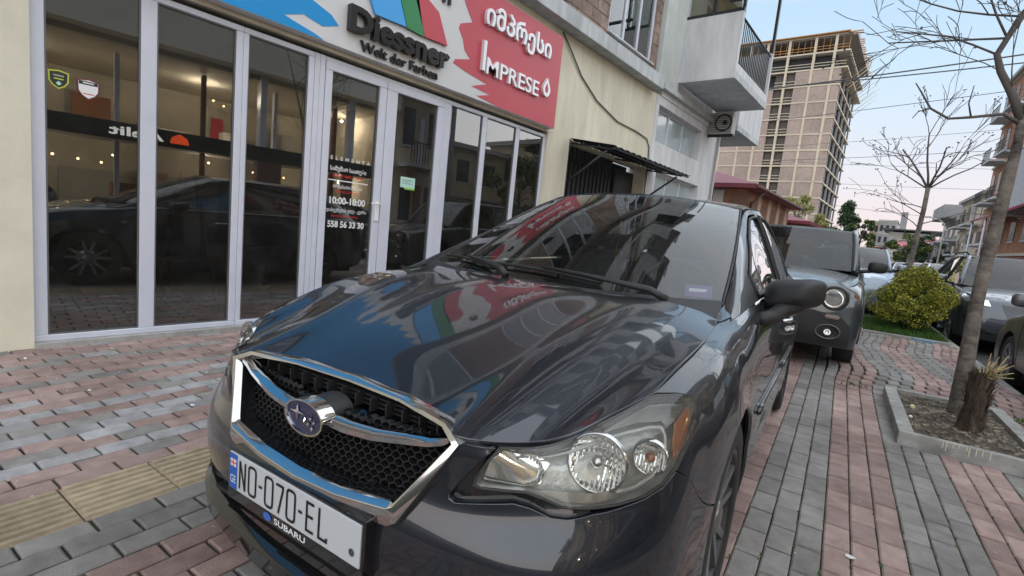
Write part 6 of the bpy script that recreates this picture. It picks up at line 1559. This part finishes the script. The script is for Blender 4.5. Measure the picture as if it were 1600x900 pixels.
def roof(name, x0, x1, y0, y1, z, h, ov, mt):
    v = [(x0 - ov, y0 - ov, z), (x1 + ov, y0 - ov, z), (x1 + ov, y1 + ov, z), (x0 - ov, y1 + ov, z)]; rx = (x0 + x1) / 2; v += [(rx, y0 + (x1 - x0) * .5, z + h), (rx, y1 - (x1 - x0) * .4, z + h)]; v += [(a, b, c - .16) for a, b, c in v[:4]]
    f = [(0, 1, 4), (1, 2, 5, 4), (2, 3, 5), (3, 0, 4, 5), (6, 9, 8, 7), (0, 6, 7, 1), (1, 7, 8, 2), (2, 8, 9, 3), (3, 9, 6, 0)]
    return mobj(name, v, f, mt)
hs(roof('roof', -12, -5.45, 20.5, 29, 3.62, 1.25, .5, rr_m)); hs(roof('roof', -12, -5.2, 31, 37, 3.0, 1.1, .6, rr_m))
hs(tube('gutter', [(-4.92, 20.0, 3.52), (-4.92, 29.5, 3.52)], .06, mat('gutter_brown', (.10, .05, .045), .5), None, 6)); hs(tube('downpipe', [(-4.94, 21.3, 3.45), (-5.36, 21.3, 3.0), (-5.38, 21.3, 0)], .05, mat('gutter_brown', (.10, .05, .045), .5), None, 6))
# filler trees behind
def crown_tree(name, label, base, h, cr, cn, cols_, seed, n=7000, size=.10, z0f=.35, conic=False, group=None):
    rnd = random.Random(seed); e = empty(name, base, 0, label, 'tree', group); bx_ = Vector(base)
    def q_(o): o.parent = e; o.matrix_parent_inverse = Matrix.Translation(-bx_); return o
    bm = bmesh.new(); tube_geo(bm, [bx_, bx_ + Vector((0, 0, h * .5)), bx_ + Vector((.05 * h, 0, h * .85))], [h * .03, h * .02, h * .006], 8)
    cl = []
    for i in range(cn):
        z = rnd.uniform(z0f, 1.0); rr = (1 - z) * 1.1 + .08 if conic else math.sqrt(max(.02, 1 - ((z - .62) / .42) ** 2)) * .95
        a = rnd.random() * 6.28; r = cr * rr * rnd.uniform(.3, 1); c = bx_ + Vector((r * math.cos(a), r * math.sin(a), z * h)); cl.append((c, cr * rnd.uniform(.13, .26)))
        tube_geo(bm, [bx_ + Vector((0, 0, z * h * .8)), c], [h * .006, h * .002], 4)
    q_(bobj('trunk', bm, twig)); bm = bmesh.new()
    def sm():
        c, r = rnd.choice(cl); d = Vector((rnd.gauss(0, 1), rnd.gauss(0, 1), rnd.gauss(0, .8))); return c + d.normalized() * r * rnd.random() ** .4
    leaves(bm, n, sm, size, rnd, .3, len(cols_)); q_(bobj('crown', bm, cols_, recalc=False, kind='stuff')); return e
dg = [lf('conifer_a', (.030, .060, .030)), lf('conifer_b', (.055, .095, .035))]; yg = [lf('spring_a', (.22, .24, .06)), lf('spring_b', (.33, .31, .12))]
crown_tree('spring_tree', 'pale yellow-green budding tree in front of the tower foot', (-9.2, 52, 0), 6.5, 2.6, 24, yg, 21, 5200, .13)
crown_tree('conifer', 'dark green conifer behind the off-roader roof', (-5.0, 50, 0), 5.9, 1.8, 46, dg, 22, 8000, .10, .15, True)
crown_tree('leafy_tree', 'small green leafy tree to the right of the conifer', (-3.9, 50, 0), 4.6, 1.3, 26, dg + [yg[0]], 23, 5200, .11)
crown_tree('leafy_tree', 'low green tree in front of the red-roofed buildings', (-.9, 62, 0), 4.4, 2.0, 20, dg + [yg[0]], 24, 3600, .12)
crown_tree('leafy_tree', 'rounded green tree far down the street beside the lamp post', (.9, 66, 0), 4.6, 1.8, 20, dg, 25, 3000, .12)
# far blocks
def block(name, label, x0, x1, y0, y1, h, mt, nf, nw, cat='building', wm=None):
    e = empty(name, ((x0 + x1) / 2, y0, 0), 0, label, cat)
    def q_(o): o.parent = e; o.matrix_parent_inverse = Matrix.Translation((-(x0 + x1) / 2, -y0, 0)); return o
    q_(box('wall', x0, x1, y0, y1, 0, h, mt))
    for f in range(nf):
        for k_ in range(nw):
            wx = x0 + (k_ + .25) * (x1 - x0) / nw; q_(box('window', wx, wx + (x1 - x0) / nw * .5, y0 - .05, y0 + .05, .8 + f * (h - .5) / nf, .8 + f * (h - .5) / nf + (h / nf) * .5, wm or dkv))
        q_(box('floor_band', x0 - .08, x1 + .08, y0 - .10, y0 + .1, (f + 1) * (h - .3) / nf, (f + 1) * (h - .3) / nf + .18, twc))
    q_(box('roof_edge', x0 - .2, x1 + .2, y0 - .2, y1 + .2, h + .001, h + .3, slab)); return e, q_
g1 = mat('far_grey_block', (.30, .30, .30), .9, noise=.2, nscale=1.); g2 = mat('far_beige', (.46, .38, .30), .9, noise=.15, nscale=1.)
block('apartment_block', 'grey unfinished apartment block left of the far bare tree', -8.3, -4.9, 150, 165, 11.4, g1, 4, 3)
block('apartment_block', 'pale beige block just left of the grey unfinished one', -10.6, -8.7, 158, 168, 11.6, g2, 4, 2)
block('low_building', 'low reddish building at the foot of the grey block', -8.0, -3.4, 120, 128, 4.6, mat('far_brick', (.25, .10, .08), .9), 1, 4)
e_, q_ = block('corner_building', 'pale two-storey building with a flat overhanging black roof and chimney', -4.6, 1.4, 118, 130, 7.0, mat('far_stone', (.42, .40, .37), .9, noise=.2, nscale=1.), 2, 5)
q_(box('roof_sheet', -5.8, 4.4, 116.5, 131, 7.6, 7.85, mat('dark_sheet', (.05, .055, .06), .5))); q_(box('chimney', -3.5, -2.5, 120, 121, 7.851, 11.2, g1))
for i in range(5): q_(box('roof_post', -4.4 + i * 1.9, -4.25 + i * 1.9, 117.2, 117.4, 7.31, 7.599, g1))
e_, q_ = block('low_building', 'low house with a bright red sloping roof beyond the lamp post', -2.6, 5.0, 96, 104, 3.6, mat('far_green_wall', (.16, .19, .17), .9), 1, 4)
q_(mobj('roof', [(-3, 95.4, 3.95), (5.4, 95.4, 5.4), (5.4, 104, 6.4), (-3, 104, 5.0), (-3, 95.4, 3.8), (5.4, 95.4, 5.25)], [(0, 1, 2, 3), (0, 4, 5, 1)], mat('bright_red_roof', (.34, .05, .06), .5)))
# right hand row along the street (street coordinates)
def rowb(name, label, w0, w1, l0, l1, h, mt, floors, bays, balc=False, wm=None, cat='building'):
    p = WL(w0, l0); e = empty(name, tuple(p), TH, label, cat); W, Ln = w1 - w0, l1 - l0
    box('wall', 0, W, 0, Ln, -.1, h, mt, e)
    fh = h / floors
    for f in range(floors):
        for k_ in range(bays):
            y = (k_ + .28) * Ln / bays; o = box('window', -.04, .04, y, y + Ln / bays * .42, f * fh + fh * .30, f * fh + fh * .78, wm or mat('window_dark', (.05, .055, .06), .15), e)
            box('frame', -.06, -.041, y - .06, y + Ln / bays * .42 + .06, f * fh + fh * .28, f * fh + fh * .30, pvc, o)
        box('floor_band', -.10, W, -.05, Ln + .05, (f + 1) * fh - .12, (f + 1) * fh + .04, mat('band_stone', (.46, .41, .34), .9), e)
        if balc and f:
            for k_ in range(0, bays, 2):
                y = k_ * Ln / bays; b_ = box('balcony', -1.0, -.101, y + .1, y + Ln / bays * 1.4, f * fh + .0, f * fh + .14, slab, e); rl = bmesh.new()
                for q in range(12): yy = y + .14 + q * (Ln / bays * 1.4 - .1) / 12; bx(rl, -.99, -.97, yy, yy + .03, f * fh + .141, f * fh + .95)
                bx(rl, -1.0, -.96, y + .1, y + Ln / bays * 1.4, f * fh + .951, f * fh + 1.0); bobj('railing', rl, mat('railing_dark', (.02, .028, .030), .4, .3), b_)
        # end windows
        for k_ in range(2): box('window', W * (.2 + .4 * k_), W * (.4 + .4 * k_), -.04, .04, f * fh + fh * .3, f * fh + fh * .78, wm or mat('window_dark', (.05, .055, .06), .15), e)
    box('cornice', -.35, W + .2, -.3, Ln + .3, h + .041, h + .30, mat('cornice_grey', (.36, .35, .33), .9), e)
    return e
beig = mat('beige_render', (.50, .42, .30), .9, noise=.2, nscale=1.5); conc2 = mat('raw_concrete', (.30, .30, .28), .95, noise=.35, nscale=1.2, bump=.4, bscale=8)
rowb('apartment_block', 'tall brick and concrete block with stacked balconies behind the near trunk', 9.0, 15, 48, 56, 16.2, mat('brick_front', (.36, .17, .10), .9, noise=.3, nscale=1.5), 5, 4, True)
rowb('townhouse', 'beige three-storey house with iron balconies down the street', 9.0, 15, 56.3, 66, 7.7, beig, 3, 4, True)
e = rowb('townhouse', 'grey house with a protruding flat-roofed top room', 9.2, 15, 66.5, 76, 6.2, conc2, 3, 3, True); box('top_room', -1.4, 5, 1.5, 9.0, 6.55, 7.9, g1, e)
rowb('townhouse', 'low stone house by the lamp post at the end of the row', 9.0, 15, 77, 94, 4.0, mat('stone_wall', (.34, .33, .31), .9, noise=.5, nscale=2.0), 2, 5)
e = rowb('shop_house', 'orange fronted shop house with corrugated upper cladding at the right edge', 8.2, 15, 38.0, 46.0, 5.0, brk, 2, 3)
box('cladding', .3, 6, .2, 7.6, 5.6, 10.4, mat('corrugated_pale', (.46, .47, .50), .6), e)
for i in range(20): box('cladding_rib', .24, .299, .3 + i * .37, .42 + i * .37, 5.62, 10.38, mat('corrugated_pale', (.46, .47, .50), .6), e)
for i in range(16): box('cladding_rib', .35 + i * .35, .47 + i * .35, .14, .199, 5.62, 10.38, mat('corrugated_pale', (.46, .47, .50), .6), e)
mobj('canopy', [(-1.4, .0, 4.7), (-1.4, 8.0, 4.7), (0, 8.0, 5.5), (0, 0, 5.5), (-1.4, .0, 4.55), (-1.4, 8.0, 4.55), (0, 8, 5.35), (0, 0, 5.35)], [(0, 1, 2, 3), (4, 7, 6, 5), (0, 4, 5, 1), (0, 3, 7, 4)], rr_m, e)
for k_ in (0, 3.9, 7.8): tube('canopy_post', [(-1.3, k_ + .1, 0), (-1.3, k_ + .1, 4.6)], .06, pvc, e, 6)
rowb('townhouse', 'plain rendered house beyond the right edge of the frame', 9.0, 15, 23, 37.5, 6.0, beig, 2, 6)
# opposite the shop: these are seen in the shop glass
rowb('apartment_block', 'tall block with grouped balconies across the street', 9.2, 16, 12.4, 14.9, 19, mat('tan_block', (.55, .45, .34), .9, noise=.2, nscale=1.) , 6, 2, True)
rowb('low_building', 'low beige building set back behind the trees across the street', 13.5, 19, 18.6, 26.8, 5.2, beig, 2, 4)
OP = empty('opposite_shop', tuple(WL(9.2, -12)), TH, label='lit showroom with a black name band across the street, seen only in the shop glass', cat='building')
opw = mat('warm_room_wall', (.42, .38, .30), .9, noise=.35, nscale=.5); opc = mat('opposite_render', (.78, .74, .66), .9, noise=.1, nscale=1.); LnO = 24.; pier_m = mat('pier_brown', (.16, .085, .065), .8)
box('back_wall', 6.0, 6.2, 0, LnO, 0, 5.3, opw, OP); box('ceiling', 0.05, 6.0, 0, LnO, 5.15, 5.30, opw, OP); box('mezzanine', .2, 2.2, 0, LnO, 2.55, 2.85, mat('mezzanine_white', (.6, .55, .45), .8), OP); box('floor', 0, 6, 0, LnO, -.1, .02, INF, OP)
box('side_wall', 0, 6, -.2, 0, -.1, 5.3, opw, OP); box('side_wall', 0, 6, LnO, LnO + .2, -.1, 5.3, opw, OP)
box('name_band', -.12, .1, 0, LnO, 2.50, 2.98, blk, OP); box('parapet', -.6, .1, -.2, LnO + .2, 5.301, 7.5, opc, OP); box('upper_wall', .4, 6.2, -.2, LnO + .2, 7.501, 8.4, mat('dark_upper', (.12, .12, .12), .8), OP); box('eave', -.8, .4, -.3, LnO + .3, 7.501, 7.8, mat('eave_brown', (.18, .08, .06), .8), OP)
for i in range(9): box('pier', -.10, .25, i * 3.2 - .15, i * 3.2 + .15 + (.5 if i % 3 == 0 else 0), 0, 2.499, mat('pier_brown', (.16, .085, .065), .8), OP); box('pier', -.10, .25, i * 3.2 - .1, i * 3.2 + .1, 2.981, 5.3, pvc, OP)
GO = Matrix.Rotation(R(-90), 4, 'Z') @ Matrix.Rotation(R(90), 4, 'X')
ltx = mat('lit_letter_white', (.8, .8, .8), .5, emit=(1, .97, .9), es=.7); ltr = mat('lit_letter_orange', (.8, .1, .03), .5, emit=(1, .10, .02), es=.6)
for y in (7.6, 16.4):
    put_text('letter', 'Aelit', .4, Matrix.Translation((-.13, y, 2.62)) @ GO, ltx, OP, bold=.01, fit=1.3, fit_h=.26); put_text('letter', 'ვლუი', .4, Matrix.Translation((-.13, y - 4.4, 2.62)) @ GO, ltx, OP, fit=1.0, fit_h=.24)
    bm = bmesh.new(); prism(bm, [(y + .15, 2.62), (y + .65, 2.62), (y + .60, 2.80), (y + .40, 2.92), (y + .20, 2.80)], -.16, -.121, 'X'); bobj('emblem', bm, ltr, OP)
bulb = mat('bulb_glow', (1, .8, .5), .5, emit=(1, .62, .28), es=9); rnd = random.Random(6)
for i in range(26):
    y = rnd.uniform(.8, LnO - .8); x = rnd.uniform(.8, 5.2); z = rnd.choice([2.2, 2.25, 4.7, 4.8, 1.9]); bm = bmesh.new(); bmesh.ops.create_icosphere(bm, subdivisions=2, radius=.035, matrix=Matrix.Translation((x, y, z))); bobj('bulb', bm, bulb, OP, smooth=True)
for i in range(5):
    for z, en in ((2.3, 38), (4.9, 75)):
        ld = bpy.data.lights.new('showroom_lamp', 'POINT'); ld.energy = en; ld.color = (1, .86, .68); ld.shadow_soft_size = .03; lo_ = bpy.data.objects.new('showroom_lamp', ld); C.objects.link(lo_); lo_.parent = OP; lo_.location = (2.6, 2.5 + i * 5.2, z)
rnd = random.Random(14)
for i in range(10):
    y = .6 + i * 2.3; box('shelf_unit', 5.4, 5.95, y, y + rnd.uniform(.8, 1.7), .02, rnd.uniform(1.2, 2.3), [wood, opc, INM, pier_m][i % 4], OP)
    box('upper_cabinet', 4.6, 5.2, y + .3, y + rnd.uniform(.9, 1.6), 2.86, rnd.uniform(3.3, 4.3), [opc, INM, wood, opc][i % 4], OP); box('column', 1.2, 1.4, y + 1.0, y + 1.12, 0, 5.1, [pvc, pier_m][i % 2], OP)
    box('picture', 5.92, 5.98, y + .2, y + rnd.uniform(.5, 1.2), 3.4, 4.4, [INM, wood, sr][i % 3], OP)
for i in range(7): box('display', 2.4, 3.2, 1.5 + i * 3.5, 3.2 + i * 3.5, .02, 1.0 + .3 * (i % 3), [opc, wood, INM][i % 3], OP)
crown_tree('street_tree', 'leafy tree across the street, seen in the right shop windows', tuple(WL(9.6, 20.5)), 4.6, 1.8, 30, dg + [yg[0]], 31, 6000, .11, .3, False, 'trees across the street')
crown_tree('street_tree', 'taller leafy tree across the street, farther along the pavement', tuple(WL(10.5, 25.5)), 5.4, 2.3, 34, dg + [yg[0]], 32, 6000, .13, .3, False, 'trees across the street')
# utility pole, lamp posts, wires
pole = mat('pole_grey', (.30, .30, .30), .7)
U = empty('utility_pole', tuple(WL(8.8, 15.0)), 0, 'concrete utility pole with coiled cables across the street', 'pole'); tube('post', [(0, 0, 0), (0, 0, 9)], [.14, .09], pole, U, 10)
bm = bmesh.new()
for k_ in range(5): tube_geo(bm, [(.22 + .28 * math.cos(a) + .03 * k_, 0.1 * k_ / 5, 6.3 + .34 * math.sin(a) + .06 * k_) for a in np.linspace(0, 6.28, 22)[:-1]], .014, 4, closed=True)
bobj('cable_coil', bm, cab, U)
LP = empty('street_lamp', (1.12, 45, 0), 0, 'slim grey street lamp with a curved arm over the road', 'street lamp'); tube('post', [(0, 0, -.1), (0, 0, 3.9), (-.03, 0, 4.25), (-.3, 0, 4.5), (-.85, 0, 4.68)], [.07, .05, .04, .035, .03], mat('lamp_steel', (.5, .48, .46), .5), LP, 8); box('lamp_head', -1.15, -.8, -.07, .07, 4.62, 4.74, mat('lamp_steel', (.5, .48, .46), .5), LP, bev=.02)
LP2 = empty('street_lamp', (-.45, 75, 0), 0, 'farther thin post seen just right of the second bare tree', 'street lamp'); tube('post', [(0, 0, -.1), (0, 0, 5.8)], [.08, .06], mat('lamp_steel', (.5, .48, .46), .5), LP2, 8)
def wire(label, a, b, sag, r=.012, group='wires across the sky'):
    a, b = Vector(a), Vector(b); pts = [a.lerp(b, t) - Vector((0, 0, sag * 4 * t * (1 - t))) for t in np.linspace(0, 1, 14)]
    tube('overhead_wire', pts, r, cab, None, 4, label=label, cat='wire', group=group)

for lb_, a_, b_, r_ in (('thick twin cable high across the sky, upper strand', (-3.92, 30, 10.13), (1.29, 30, 10.47), .035), ('thick twin cable high across the sky, lower strand', (-6.77, 30, 9.96), (1.26, 30, 10.16), .03), ('thin wire crossing just under the thick twin cable', (-4.04, 34, 9.53), (1.94, 34, 10.08), .018),
                        ('thin wire halfway down the sky, upper of the close group', (-10.84, 40, 8.55), (2.42, 40, 9.51), .013), ('thin wire halfway down the sky, second of the close group', (-4.82, 40, 7.95), (2.49, 40, 8.36), .018), ('faint wire below the close group', (-13.37, 46, 8.75), (3.07, 46, 8.20), .013), ('faint wire low over the far roofs', (-6.06, 50, 7.49), (3.84, 50, 7.32), .015), ('lowest wire sagging above the conifer', (-5.03, 60, 6.38), (1.54, 60, 5.88), .018)):
    a_, b_ = Vector(a_), Vector(b_); d_ = (b_ - a_) / (b_.x - a_.x)
    wire(lb_, a_ + d_ * (-9 - a_.x), a_ + d_ * (9 - a_.x), .12, r_)
